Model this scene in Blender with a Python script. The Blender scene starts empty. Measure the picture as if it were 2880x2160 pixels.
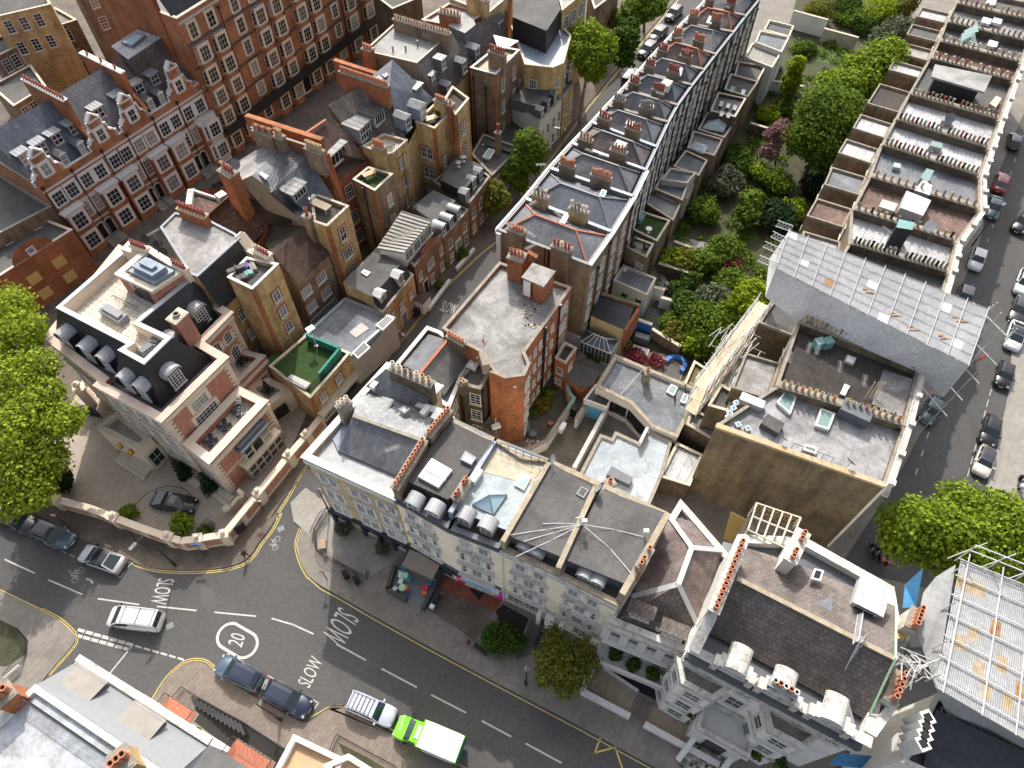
import bpy,math,random
import numpy as np
from mathutils import Vector,Matrix
rnd=random.Random(11)
nrs=np.random.RandomState(5)
scene=bpy.context.scene
COL=scene.collection
FPX,HC=1998.0,68.0
PIT=math.atan2(FPX,1365.0)
cP,sP=math.cos(PIT),math.sin(PIT)
GA=math.radians(58.5)
def W(x,y,z=0.0):
 u=(x-1440)/FPX;v=(y-1080)/FPX
 dx,dy,dz=u,cP-v*sP,-sP-v*cP
 t=(z-HC)/dz
 return Vector((dx*t,dy*t,z))
class View:
 def __init__(s,ox,oy,w,n=2212):
  s.ox,s.oy,s.k=ox,oy,w/n
 def __call__(s,x,y,z=0.0):
  return W(s.ox+x*s.k,s.oy+y*s.k,z)
 def L(s,pts,z=0.0):
  return[s(p[0],p[1],p[2]if len(p)>2 else z)for p in pts]
z1=View(0,0,960);z2=View(960,0,960);z3=View(1920,0,960)
z4=View(0,720,960);z5=View(960,720,960);z6=View(1920,720,960)
z7=View(0,1440,960);z8=View(960,1440,960);z9=View(1920,1440,960)
a1=View(2400,200,480);a2=View(2400,560,480);a3=View(2400,1100,480)
a4=View(560,840,480);a5=View(1340,640,480);a6=View(1300,960,480)
a7=View(100,960,480);a8=View(480,1160,480)
b1=View(680,340,480);b2=View(1040,60,480);b3=View(880,560,480);b4=View(480,440,480)
b5=View(240,620,480,1269);b6=View(1600,640,480,1269);b7=View(1600,960,480,1269);b8=View(0,0,480,1269)
c1=View(200,1480,400);c2=View(920,1860,400);c3=View(580,1780,400);c4=View(0,1400,400)
fd=View(0,0,2212)
def xy(p):return Vector((p[0],p[1]))
def area2(poly):
 return sum(poly[i][0]*poly[(i+1)%len(poly)][1]-poly[(i+1)%len(poly)][0]*poly[i][1]for i in range(len(poly)))
def ccw(poly):
 poly=[Vector((p[0],p[1]))for p in poly]
 return poly if area2(poly)>0 else poly[::-1]
def inset(poly,d):
 n=len(poly);s=1 if area2(poly)>0 else-1
 out=[]
 for i in range(n):
  a,b,c=xy(poly[i-1]),xy(poly[i]),xy(poly[(i+1)%n])
  e1=(b-a).normalized();e2=(c-b).normalized()
  n1=Vector((-e1.y,e1.x))*s;n2=Vector((-e2.y,e2.x))*s
  k=1+n1.dot(n2)
  m=(n1+n2)/max(k,0.25)
  out.append(b+m*d)
 return out
def lerp(a,b,t):return a+(b-a)*t
MATS={}
def M(name):
 return MATS[name]
class MB:
 def __init__(s):s.v=[];s.f=[];s.m=[]
 def face(s,pts,m=0):
  i=len(s.v);s.v+=[(p[0],p[1],p[2])for p in pts]
  s.f.append(tuple(range(i,i+len(pts))));s.m.append(m)
 def prism(s,poly,za,zb,m=0,mt=None,bottom=False,sides=True):
  p=ccw(poly);n=len(p)
  if sides:
   for i in range(n):
    a,b=p[i],p[(i+1)%n]
    s.face([(a.x,a.y,za),(b.x,b.y,za),(b.x,b.y,zb),(a.x,a.y,zb)],m)
  s.face([(q.x,q.y,zb)for q in p],m if mt is None else mt)
  if bottom:s.face([(q.x,q.y,za)for q in reversed(p)],m)
 def ring(s,poly,d,za,zb,m=0,out=0.0):
  p=ccw(poly);n=len(p)
  o=inset(p,-out)if out else p
  q=inset(p,d)
  for i in range(n):
   j=(i+1)%n
   s.face([(o[i].x,o[i].y,za),(o[j].x,o[j].y,za),(o[j].x,o[j].y,zb),(o[i].x,o[i].y,zb)],m)
   s.face([(q[j].x,q[j].y,za),(q[i].x,q[i].y,za),(q[i].x,q[i].y,zb),(q[j].x,q[j].y,zb)],m)
   s.face([(o[i].x,o[i].y,zb),(o[j].x,o[j].y,zb),(q[j].x,q[j].y,zb),(q[i].x,q[i].y,zb)],m)
   if out:s.face([(q[i].x,q[i].y,za),(q[j].x,q[j].y,za),(o[j].x,o[j].y,za),(o[i].x,o[i].y,za)],m)
 def box(s,x,y,z,sx,sy,sz,ang=0.0,m=0,mt=None):
  c,n=math.cos(ang),math.sin(ang)
  p=[Vector((x+a*sx/2*c-b*sy/2*n,y+a*sx/2*n+b*sy/2*c))for a,b in((-1,-1),(1,-1),(1,1),(-1,1))]
  s.prism(p,z,z+sz,m,mt,True)
 def beam(s,p,q,w,h,m=0,up=None):
  p=Vector(p);q=Vector(q);d=(q-p)
  if d.length<1e-6:return
  d.normalize()
  up=Vector(up)if up else(Vector((0,0,1))if abs(d.z)<.95 else Vector((1,0,0)))
  r=d.cross(up).normalized();u=r.cross(d).normalized()
  o=[(-1,-1),(1,-1),(1,1),(-1,1)]
  A=[p+r*(a*w/2)+u*(b*h/2)for a,b in o];B=[q+r*(a*w/2)+u*(b*h/2)for a,b in o]
  for i in range(4):
   j=(i+1)%4
   s.face([A[i],A[j],B[j],B[i]][::-1],m)
  s.face(A,m);s.face(B[::-1],m)
 def tube(s,p,q,r,n=6,m=0,r2=None,cap=True):
  p=Vector(p);q=Vector(q);d=(q-p)
  if d.length<1e-6:return
  d.normalize();up=Vector((0,0,1))if abs(d.z)<.95 else Vector((1,0,0))
  a=d.cross(up).normalized();b=d.cross(a).normalized()
  r2=r if r2 is None else r2
  A=[p+(a*math.cos(t)+b*math.sin(t))*r for t in[2*math.pi*i/n for i in range(n)]]
  B=[q+(a*math.cos(t)+b*math.sin(t))*r2 for t in[2*math.pi*i/n for i in range(n)]]
  for i in range(n):
   j=(i+1)%n;s.face([A[i],A[j],B[j],B[i]],m)
  if cap:s.face(A[::-1],m);s.face(B,m)
 def lathe(s,c,prof,n=10,m=0):
  c=Vector(c)
  R=[[c+Vector((r*math.cos(2*math.pi*i/n),r*math.sin(2*math.pi*i/n),z))for i in range(n)]for r,z in prof]
  for k in range(len(R)-1):
   for i in range(n):
    j=(i+1)%n;s.face([R[k][i],R[k][j],R[k+1][j],R[k+1][i]],m)
  if prof[-1][0]>.001:s.face(R[-1],m)
 def mesh(s,name,mats,org=(0,0,0),smooth=False):
  me=bpy.data.meshes.new(name)
  ox,oy,oz=org
  me.from_pydata([(x-ox,y-oy,z-oz)for x,y,z in s.v],[],s.f)
  for mm in mats:me.materials.append(M(mm)if isinstance(mm,str)else mm)
  if len(s.f):
   me.polygons.foreach_set('material_index',s.m)
   uvl=me.uv_layers.new(name='UVMap')
   uv=np.zeros(len(me.loops)*2,dtype=np.float32);k=0
   cg,sg=math.cos(GA),math.sin(GA)
   for f in s.f:
    A=Vector(s.v[f[0]]);B=Vector(s.v[f[1]]);Cc=Vector(s.v[f[2]])
    n=(B-A).cross(Cc-A)
    if len(f)>4 and n.length<1e-6:n=(Cc-B).cross(Vector(s.v[f[3]])-B)
    n=n.normalized()if n.length>1e-9 else Vector((0,0,1))
    if abs(n.z)>.96:t=Vector((cg,sg,0));w=Vector((-sg,cg,0))
    else:
     t=Vector((-n.y,n.x,0)).normalized();w=n.cross(t)
    for i in f:
     p=Vector(s.v[i]);uv[k]=p.dot(t);uv[k+1]=p.dot(w);k+=2
   uvl.data.foreach_set('uv',uv)
  if smooth:me.polygons.foreach_set('use_smooth',[True]*len(me.polygons))
  me.update()
  return me
 def build(s,name,mats,parent=None,smooth=False,org=None):
  if isinstance(mats,str):mats=[mats]
  o0=ORG.get(parent.name,Vector((0,0,0)))if parent else(Vector(org)if org is not None else Vector((0,0,0)))
  o=bpy.data.objects.new(name,s.mesh(name,mats,o0,smooth))
  COL.objects.link(o)
  if parent:
   o.parent=parent;ORG[o.name]=o0
  elif org is not None:
   o.location=o0
  return o
ORG={}
def put(name,me,parent,loc,rz=0.0,scale=None):
 o=bpy.data.objects.new(name,me);COL.objects.link(o)
 if parent:
  o.parent=parent;o.location=Vector(loc)-ORG[parent.name]
  ORG[o.name]=Vector(loc)
 else:o.location=loc
 o.rotation_euler=(0,0,rz)
 if scale:o.scale=scale
 return o
def tag(o,label=None,cat=None,group=None,kind=None):
 if label:o['label']=label
 if cat:o['category']=cat
 if group:o['group']=group
 if kind:o['kind']=kind
 return o
def thing(name,label,cat,loc,group=None):
 o=bpy.data.objects.new(name,None);COL.objects.link(o)
 o.location=Vector((loc[0],loc[1],loc[2]if len(loc)>2 else 0));ORG[o.name]=o.location.copy()
 o.empty_display_size=.5
 return tag(o,label,cat,group)
def struct(name,mb,mats,label=None):
 o=mb.build(name,mats);o['kind']='structure'
 if label:o['label']=label
 return o
WC={}
def win_mesh(w,h,cols=2,rows=4,sur=None,sw=.16,sill=True,arch=0.0,fr='white_paint',bars=.035,meet=True,glass='window_glass',deep=.0):
 key=(round(w,2),round(h,2),cols,rows,sur,sw,sill,arch,fr,bars,meet,glass)
 if key in WC:return WC[key]
 b=MB();f=.075
 def rect(x0,x1,za,zb,ya,yb,m):
  b.box((x0+x1)/2,(ya+yb)/2,za,x1-x0,yb-ya,zb-za,0,m)
 def arcz(x):return h-arch+arch*math.sqrt(max(0,1-(2*x/w)**2))if arch else h
 N=8
 if arch:
  top=[(w/2*math.cos(math.pi*i/N),h-arch+arch*math.sin(math.pi*i/N))for i in range(N+1)]
  pts=[(-w/2,0),(w/2,0)]+top
  b.face([(x,.012,z)for x,z in pts][::-1],1)
  for i in range(N):
   (x0,za),(x1,zb)=top[i],top[i+1]
   b.beam((x0,.03,za),(x1,.03,zb),.06,f*1.3,0,up=(0,1,0))
  if sur:
   for i in range(N):
    (x0,za),(x1,zb)=top[i],top[i+1];k=1+sw/w
    b.beam((x0*k,.04,za+sw*.5),(x1*k,.04,zb+sw*.5),.08,sw,2,up=(0,1,0))
 else:
  b.face([(w/2,.012,0),(-w/2,.012,0),(-w/2,.012,h),(w/2,.012,h)],1)
  rect(-w/2,w/2,h-f,h,0,.06,0)
 hs=h-arch
 rect(-w/2,-w/2+f,0,hs,0,.06,0);rect(w/2-f,w/2,0,hs,0,.06,0)
 rect(-w/2+f,w/2-f,0,f*1.2,0,.062,0)
 for i in range(1,cols):
  x=-w/2+w*i/cols;rect(x-bars/2,x+bars/2,f,arcz(x)-f*.5,0,.045,0)
 for j in range(1,rows):
  z=h*j/rows;t=bars*1.8 if(meet and rows%2==0 and j==rows//2)else bars
  if z<arcz(w/2*.95):rect(-w/2+f,w/2-f,z-t/2,z+t/2,0,.05,0)
 if sur:
  rect(-w/2-sw,-w/2,-.02,hs,0,.05,2);rect(w/2,w/2+sw,-.02,hs,0,.05,2)
  if not arch:rect(-w/2-sw,w/2+sw,h,h+sw*1.2,0,.055,2)
 if sill:rect(-w/2-.1,w/2+.1,-.12,-.001,0,.16,3)
 me=b.mesh('window',[fr,glass,sur or 'white_paint','stone_light' if sur!='white_stone' else 'white_stone'])
 WC[key]=me
 return me
def nang(n):return math.atan2(-n[0],n[1])
class House:
 def __init__(s,name,label,cat,poly,zt,zb=0.0,wall='brick_brown',roof='felt_grey',par=.5,pt=.3,cop='stone_light',group=None,roofz=None,cw=.05):
  s.poly=[xy(p)for p in poly];s.zt=zt;s.zb=zb
  s.sg=1 if area2(s.poly)>0 else-1
  c=sum(s.poly,Vector((0,0)))/len(s.poly)
  s.root=thing(name,label,cat,(c.x,c.y,zb),group)
  b=MB();p=ccw(s.poly);n=len(p)
  for i in range(n):
   u,v=p[i],p[(i+1)%n]
   b.face([(u.x,u.y,zb),(v.x,v.y,zb),(v.x,v.y,zt),(u.x,u.y,zt)])
  if par>0:
   q=inset(p,pt)
   for i in range(n):
    u,v=q[i],q[(i+1)%n]
    b.face([(v.x,v.y,zt-par),(u.x,u.y,zt-par),(u.x,u.y,zt),(v.x,v.y,zt)])
   s.wall=b.build('wall',wall,s.root)
   k=MB();k.ring(p,pt,zt+.004,zt+.1,0,cw);k.build('coping',cop,s.root)
   s.rz=zt-par
   if roof:
    k=MB();k.face([(u.x,u.y,s.rz)for u in q]);s.roof=k.build('roof',roof,s.root)
  else:
   s.wall=b.build('wall',wall,s.root);s.rz=zt
   if roof:
    k=MB();k.prism(inset(p,-.06),zt+.002,zt+.12,0,None,True);s.roof=k.build('roof',roof,s.root)
 def edge(s,i):
  a=s.poly[i];b=s.poly[(i+1)%len(s.poly)]
  d=(b-a);n=Vector((d.y,-d.x)).normalized()*s.sg
  return a,b,n,d.length
 def win(s,i,us,zs,w=1.0,h=1.7,name='window',**kw):
  a,b,n,L=s.edge(i);me=win_mesh(w,h,**kw)
  for z in zs:
   for u in us:
    p=lerp(a,b,u)
    put(name,me,s.root,(p.x,p.y,z),nang(n))
 def door(s,i,u,z,w=1.0,h=2.2,m='black_paint',fr='white_paint'):
  a,b,n,L=s.edge(i);p=lerp(a,b,u);r=nang(n)
  k=MB();k.box(0,.03,0,w+.3,.1,h+.2,0,1);k.box(0,.08,0,w,.06,h,0,0);k.box(w*.32,.13,h*.5,.08,.05,.08,0,2)
  put('door',k.mesh('door',[m,fr,'metal']),s.root,(p.x,p.y,z),r)
 def band(s,i,z,h=.25,d=.12,m='stone_light',u0=0,u1=1,name='cornice'):
  a,b,n,L=s.edge(i);p=lerp(a,b,u0)+n*(d/2-.02);q=lerp(a,b,u1)+n*(d/2-.02)
  k=MB();k.beam((p.x,p.y,z),(q.x,q.y,z),d+.04,h);return k.build(name,m,s.root)
 def pipe(s,i,u,z0=None,z1=None,m='black_paint',r=.07):
  a,b,n,L=s.edge(i);p=lerp(a,b,u)+n*.12
  k=MB();k.tube((p.x,p.y,s.zb if z0 is None else z0),(p.x,p.y,(s.zt-.4)if z1 is None else z1),r,6)
  zz=(s.zt-.4)if z1 is None else z1
  k.box(p.x,p.y,zz,.3,.3,.25,0)
  return k.build('drainpipe',m,s.root)
 def part(s,name,mb,m,smooth=False):return mb.build(name,m,s.root,smooth)
POT={}
def pot_mesh(col='terracotta',h=.55,r=.16):
 key=(col,h,r)
 if key not in POT:
  b=MB();b.lathe((0,0,0),[(r*1.05,0),(r*1.05,.06),(r*.85,.1),(r*.78,h-.12),(r*1.0,h-.08),(r*1.0,h),(r*.7,h),(r*.66,h-.25)],9)
  b.face([(r*.67*math.cos(t),r*.67*math.sin(t),h-.2)for t in[2*math.pi*i/9 for i in range(9)]],1)
  POT[key]=b.mesh('chimney_pot',[col,'soot'],smooth=False)
 return POT[key]
def chimney(hs,p,q,th,z0,z1,n=4,wall='brick_brown',pot='terracotta',ph=.55,pr=.16,cap='stone_dark',name='chimney',jit=.0,skip=()):
 p,q=xy(p),xy(q);d=(q-p);L=d.length;d=d.normalized();nn=Vector((-d.y,d.x))
 def quad(e):return[p-d*e+nn*(th/2+e),p-d*e-nn*(th/2+e),q+d*e-nn*(th/2+e),q+d*e+nn*(th/2+e)]
 b=MB();b.prism(quad(0),z0,z1-.2,0);b.prism(quad(.06),z1-.32,z1-.2,0,None,True)
 b.prism(quad(.09),z1-.196,z1-.05,1,None,True);b.prism(quad(-.05),z1-.05,z1,1)
 ch=b.build(name,[wall,cap],hs.root)
 if isinstance(pot,str):pot=[pot]
 for k in range(n):
  if k in skip:continue
  t=(k+.5)/n;c=lerp(p,q,t)
  hh=ph if not jit else round(ph*(1+jit*(rnd.randint(-1,1))),2)
  put('chimney_pot',pot_mesh(pot[k%len(pot)],hh,pr),ch,(c.x,c.y,z1-.01),rnd.random())
 return ch
def skylight(hs,pts,h=.22,fr='white_paint',glass='sky_glass',name='skylight',dome=False,f=.12):
 z=pts[0].z;p=ccw(pts);b=MB();b.ring(p,f,z,z+h,0)
 q=inset(p,f)
 if dome:
  c=sum(q,Vector((0,0)))/len(q)
  for i in range(len(q)):
   u,v=q[i],q[(i+1)%len(q)]
   b.face([(u.x,u.y,z+h-.02),(v.x,v.y,z+h-.02),(c.x,c.y,z+h+dome)],1)
 else:b.face([(u.x,u.y,z+h-.03)for u in q],1)
 return b.build(name,[fr,glass],hs.root if hasattr(hs,'root')else hs)
DC={}
def dormer(hs,pos,n,w,h,depth,style='flat',roof='lead',cheek='lead_dark',cols=2,rows=2,fr='white_paint',drop=0.0,ww=None,name='dormer',back=0.0):
 key=(w,h,depth,style,roof,cheek,cols,rows,fr,back)
 if key not in DC:
  b=MB();x=w/2
  b.box(0,-depth/2,-back,w,depth,h+back,0,1)
  if style=='flat':
   b.box(0,-depth/2+.1,h+.002,w+.3,depth+.25,.12,0,0)
   for i in range(-1,2):b.box(i*w*.33,-depth/2+.1,h+.122,.05,depth+.2,.04,0,0)
  elif style=='shed':
   b.face([(-x-.15,.2,h-.05),(x+.15,.2,h-.05),(x+.15,-depth,h+.45),(-x-.15,-depth,h+.45)],0)
   b.face([(-x,0,h),(-x,-depth,h),(-x,-depth,h+.43)],1);b.face([(x,0,h),(x,-depth,h),(x,-depth,h+.43)],1)
   b.face([(-x-.15,.2,h-.05),(-x-.15,.2,h-.15),(x+.15,.2,h-.15),(x+.15,.2,h-.05)],0)
  elif style=='gable':
   r=w*.38;e=.14
   b.face([(-x-e,.15,h-.05),(0,.15,h+r),(0,-depth,h+r),(-x-e,-depth,h-.05)][::-1],0)
   b.face([(x+e,.15,h-.05),(0,.15,h+r),(0,-depth,h+r),(x+e,-depth,h-.05)],0)
   b.face([(-x-e,.13,h-.05),(x+e,.13,h-.05),(0,.13,h+r)],2)
  elif style=='arch':
   N=8;r=x+.12
   for i in range(N):
    t0,t1=math.pi*i/N,math.pi*(i+1)/N
    A=(r*math.cos(t0),h-.1+r*.75*math.sin(t0));B=(r*math.cos(t1),h-.1+r*.75*math.sin(t1))
    b.face([(A[0],.2,A[1]),(B[0],.2,B[1]),(B[0],-depth,B[1]),(A[0],-depth,A[1])][::-1],0)
    k=.86
    b.face([(A[0],.2,A[1]),(A[0]*k,.2,h-.1+(A[1]-h+.1)*k),(B[0]*k,.2,h-.1+(B[1]-h+.1)*k),(B[0],.2,B[1])],0)
    b.face([(A[0],-depth,A[1]),(B[0],-depth,B[1]),(0,-depth,h-.1)],0)
    b.face([(A[0]*k,.0,h-.1+(A[1]-h+.1)*k),(B[0]*k,.0,h-.1+(B[1]-h+.1)*k),(0,.0,h-.1)],2)
  DC[key]=b.mesh('dormer',[roof,cheek,fr])
 r=nang(n)
 d=put(name,DC[key],hs.root,pos,r)
 ww=ww or w*.84
 me=win_mesh(ww,h*.86,cols=cols,rows=rows,sill=True,fr=fr,bars=.05)
 p=Vector(pos)+Vector((n[0],n[1],0))*.005+Vector((0,0,h*.07))
 put('window',me,d,p,r)
 wobj=d.children[0];wobj.location=(0,.005,h*.07);wobj.rotation_euler=(0,0,0)
 return d
def aerial(hs,p,h=1.8,n=8,L=1.2,ang=None,m='lead'):
 p=Vector(p);b=MB();b.tube(p,p+Vector((0,0,h)),.025,4)
 a=rnd.random()*6 if ang is None else ang
 d=Vector((math.cos(a),math.sin(a),0));e=Vector((-d.y,d.x,0));t=p+Vector((0,0,h*.95))
 L*=.8;b.beam(t-d*L/2,t+d*L/2,.025,.025)
 for i in range(n):
  c=t+d*(L*(i/(n-1)-.5));b.beam(c-e*.24,c+e*.24,.016,.016)
 return b.build('aerial',m,hs.root)
def dish(hs,p,r=.4,az=0.0,m='grey_metal'):
 p=Vector(p);b=MB();b.tube(p,p+Vector((0,0,.7)),.03,5)
 c=p+Vector((0,0,.8));d=Vector((math.cos(az),math.sin(az),.6)).normalized()
 u=d.cross(Vector((0,0,1))).normalized();v=u.cross(d)
 R=[]
 for k,(rr,dd)in enumerate(((.02,-.12),(.5,-.08),(1,0))):
  R.append([c+d*(dd*r*2)+(u*math.cos(t)+v*math.sin(t))*(r*rr)for t in[2*math.pi*i/12 for i in range(12)]])
 for k in range(2):
  for i in range(12):b.face([R[k][i],R[k][(i+1)%12],R[k+1][(i+1)%12],R[k+1][i]])
 b.tube(c+d*r,c-v*r*.9,.02,4)
 return b.build('satellite_dish',m,hs.root)
def nt(name):
 m=bpy.data.materials.new(name);m.use_nodes=True;MATS[name]=m
 t=m.node_tree;return m,t,t.nodes['Principled BSDF']
def N(t,typ,**kw):
 n=t.nodes.new(typ)
 for k,v in kw.items():
  if k in n.inputs:n.inputs[k].default_value=v
  else:setattr(n,k,v)
 return n
def ramp(t,fac,stops):
 r=t.nodes.new('ShaderNodeValToRGB');e=r.color_ramp.elements
 while len(e)<len(stops):e.new(.5)
 for k,(p,c)in enumerate(stops):
  e[k].position=p;e[k].color=(*c,1)if len(c)==3 else c
 t.links.new(fac,r.inputs[0]);return r.outputs[0]
def g(v):return(v,v,v)
def mix(t,f,a,b,mode='MIX'):
 n=t.nodes.new('ShaderNodeMix');n.data_type='RGBA';n.blend_type=mode
 for sock,v in((n.inputs[0],f),(n.inputs[6],a),(n.inputs[7],b)):
  if hasattr(v,'links')or hasattr(v,'is_linked'):t.links.new(v,sock)
  elif isinstance(v,(int,float)):sock.default_value=v
  else:sock.default_value=(*v,1)if len(v)==3 else v
 return n.outputs[2]
def noise(t,scale,detail=4,rough=.6,vec=None,dist=0.0):
 n=N(t,'ShaderNodeTexNoise');n.inputs['Scale'].default_value=scale;n.inputs['Detail'].default_value=detail
 n.inputs['Roughness'].default_value=rough;n.inputs['Distortion'].default_value=dist
 if vec is None:
  gp=N(t,'ShaderNodeNewGeometry');vec=gp.outputs['Position']
 t.links.new(vec,n.inputs['Vector']);return n.outputs[0]
def uvs(t,sx=1,sy=1):
 u=N(t,'ShaderNodeUVMap');mp=N(t,'ShaderNodeMapping');mp.inputs['Scale'].default_value=(sx,sy,1)
 t.links.new(u.outputs[0],mp.inputs[0]);return mp.outputs[0]
def brickmat(name,c1,c2,mortar,bw=.23,bh=.078,ms=.012,stain=.55,stc=None,rough=.9,patch=.35,streak=.35,off=.5,pscale=.35,c3=None,mott=.28):
 k_={'brick_yellow':1.35,'brick_cream':1.3,'brick_mansion':1.12,'brick_garden':1.2,'brick_orange':1.12,'brick_bright':1.1}.get(name,1.3 if name[:5]=='brick' else(.72 if name[:5]=='slaty' or name[:6]in('paving','deck_d')else.9))
 c1,c2,mortar=(tuple(v*k_ for v in c)for c in(c1,c2,mortar))
 m,t,bs=nt(name)
 uv=uvs(t)
 b=N(t,'ShaderNodeTexBrick');b.offset=off
 b.inputs['Color1'].default_value=(*c1,1);b.inputs['Color2'].default_value=(*c2,1);b.inputs['Mortar'].default_value=(*mortar,1)
 b.inputs['Scale'].default_value=1;b.inputs['Mortar Size'].default_value=ms;b.inputs['Brick Width'].default_value=bw;b.inputs['Row Height'].default_value=bh
 b.inputs['Bias'].default_value=0.0
 t.links.new(uv,b.inputs['Vector'])
 col=b.outputs[0]
 f1=ramp(t,noise(t,pscale,5,.65),[(.35,g(1-patch)),(.65,g(1.0+patch*.35))])
 col=mix(t,1.0,col,f1,'MULTIPLY')
 f3=ramp(t,noise(t,2.3,3,.7),[(.3,g(1-mott)),(.7,g(1+mott*.65))])
 col=mix(t,1.0,col,f3,'MULTIPLY')
 if streak:
  v=uvs(t,.9,.07);f2=ramp(t,noise(t,1.0,4,.6,v),[(.42,g(1)),(.68,g(1-streak))])
  col=mix(t,1.0,col,f2,'MULTIPLY')
 if stc:
  f4=ramp(t,noise(t,.5,6,.7,dist=.6),[(.5,g(0)),(.68,g(stain))])
  col=mix(t,f4,col,stc)
 if c3:
  f5=ramp(t,noise(t,1.7,5,.75),[(.56,g(0)),(.66,g(.85))]);col=mix(t,f5,col,c3)
 t.links.new(col,bs.inputs['Base Color']);bs.inputs['Roughness'].default_value=rough
 return m
def plain(name,c,rough=.6,var=.12,scale=1.2,metal=0.0,dirt=None,df=.5,dscale=.6,spec=.5,lo=.5,hi=.72,grain=0):
 m,t,bs=nt(name)
 f=ramp(t,noise(t,scale,5,.65),[(.3,g(1-var)),(.7,g(1+var*.6))])
 col=mix(t,1.0,c,f,'MULTIPLY')
 if grain:
  f=ramp(t,noise(t,9,3,.8),[(.3,g(1-grain)),(.7,g(1+grain))]);col=mix(t,1.0,col,f,'MULTIPLY')
 if dirt:
  d=ramp(t,noise(t,dscale,7,.7,dist=.4),[(lo,g(0)),(hi,g(df))]);col=mix(t,d,col,dirt)
 t.links.new(col,bs.inputs['Base Color'])
 bs.inputs['Roughness'].default_value=rough;bs.inputs['Metallic'].default_value=metal
 bs.inputs['Specular IOR Level'].default_value=spec
 return m
def blotch(name,stops,scale=.5,detail=9,rough=.72,c2=None,s2=2.0,r=.9,seam=None,dist=.5):
 k_={'felt_grey':.55,'sheet_white':.56,'sheet_shade_tone':1.0,'asphalt':.78,'felt_dark':.8,'roof_white':.85}.get(name,.72)
 stops=[(p,tuple(v*k_ for v in c))for p,c in stops]
 m,t,bs=nt(name)
 col=ramp(t,noise(t,scale,detail,rough,dist=dist),stops)
 f=ramp(t,noise(t,3.1,5,.75),[(.3,g(.78)),(.7,g(1.2))]);col=mix(t,1.0,col,f,'MULTIPLY')
 if c2:
  d=ramp(t,noise(t,s2,6,.7,dist=1.0),[(.58,g(0)),(.66,g(.8))]);col=mix(t,d,col,c2)
 if seam:
  b=N(t,'ShaderNodeTexBrick');b.inputs['Color1'].default_value=(1,1,1,1);b.inputs['Color2'].default_value=(.9,.9,.9,1);b.inputs['Mortar'].default_value=(seam[2],)*3+(1,)
  b.inputs['Scale'].default_value=1;b.inputs['Mortar Size'].default_value=.03;b.inputs['Brick Width'].default_value=seam[0];b.inputs['Row Height'].default_value=seam[1]
  t.links.new(uvs(t),b.inputs['Vector']);col=mix(t,1.0,col,b.outputs[0],'MULTIPLY')
 t.links.new(col,bs.inputs['Base Color']);bs.inputs['Roughness'].default_value=r
 return m
brickmat('brick_brown',(.25,.17,.10),(.18,.12,.07),(.2,.165,.12),streak=.4,stc=(.06,.05,.04),stain=.5)
brickmat('brick_dark',(.13,.09,.055),(.085,.062,.042),(.10,.085,.065),streak=.4,stc=(.045,.038,.03))
brickmat('brick_olive',(.20,.155,.095),(.14,.108,.066),(.13,.11,.075),streak=.5,patch=.5,stc=(.27,.19,.075),stain=.45,pscale=.15)
brickmat('brick_mixed',(.27,.145,.075),(.20,.105,.055),(.2,.14,.09))
brickmat('brick_yellow',(.50,.335,.135),(.38,.245,.095),(.38,.29,.16),streak=.35,stc=(.15,.10,.05),stain=.4)
brickmat('brick_cream',(.46,.38,.22),(.38,.30,.16),(.40,.34,.24),streak=.2,stc=(.24,.19,.11),stain=.35)
brickmat('brick_orange',(.43,.135,.04),(.33,.095,.032),(.28,.15,.08),streak=.25,stc=(.2,.07,.03),stain=.3)
brickmat('brick_red',(.38,.115,.05),(.28,.075,.035),(.24,.12,.08),streak=.25,stc=(.16,.055,.03),stain=.35)
brickmat('brick_bright',(.50,.18,.07),(.42,.14,.052),(.34,.2,.12),streak=.2,stc=(.24,.09,.04),stain=.3)
brickmat('brick_mansion',(.42,.145,.085),(.34,.11,.065),(.42,.26,.19),ms=.014,streak=.08,patch=.15)
brickmat('brick_garden',(.40,.16,.10),(.33,.12,.08),(.40,.27,.2),streak=.1,patch=.15)
brickmat('slate_grey',(.20,.21,.23),(.16,.168,.185),(.09,.09,.10),.34,.26,.012,stc=(.17,.17,.17),streak=.3,rough=.6,patch=.3)
brickmat('slate_blue',(.15,.17,.21),(.12,.137,.17),(.07,.08,.095),.34,.26,.012,streak=.3,rough=.55,patch=.25)
brickmat('slate_light',(.37,.385,.39),(.29,.305,.315),(.2,.2,.2),.34,.26,.014,streak=.3,rough=.6,patch=.25)  # paler copy of the grey slate, with sunlight put into the colour
brickmat('slate_pale',(.24,.24,.235),(.20,.20,.195),(.12,.12,.12),.36,.3,.014,streak=.15,rough=.7,patch=.15)
brickmat('slate_black',(.03,.034,.042),(.024,.027,.033),(.014,.015,.018),.34,.24,.01,streak=.15,rough=.5,patch=.2)
brickmat('slate_brown',(.20,.165,.145),(.155,.13,.115),(.07,.06,.055),.42,.34,.02,stc=(.2,.19,.19),streak=.25,rough=.85,patch=.3,stain=.4)
brickmat('slate_purple',(.20,.155,.145),(.16,.125,.12),(.09,.07,.065),.34,.26,.012,stc=(.27,.22,.21),streak=.45,rough=.8)
brickmat('tile_brown',(.13,.075,.055),(.095,.055,.042),(.045,.03,.025),.26,.2,.02,streak=.3,patch=.35,c3=(.30,.12,.06))
brickmat('tile_rust',(.15,.09,.065),(.11,.068,.05),(.05,.035,.03),.26,.2,.02,streak=.3,patch=.3)
brickmat('tile_moss',(.075,.065,.04),(.06,.05,.032),(.03,.027,.02),.26,.2,.02,streak=.3,patch=.4)
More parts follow.
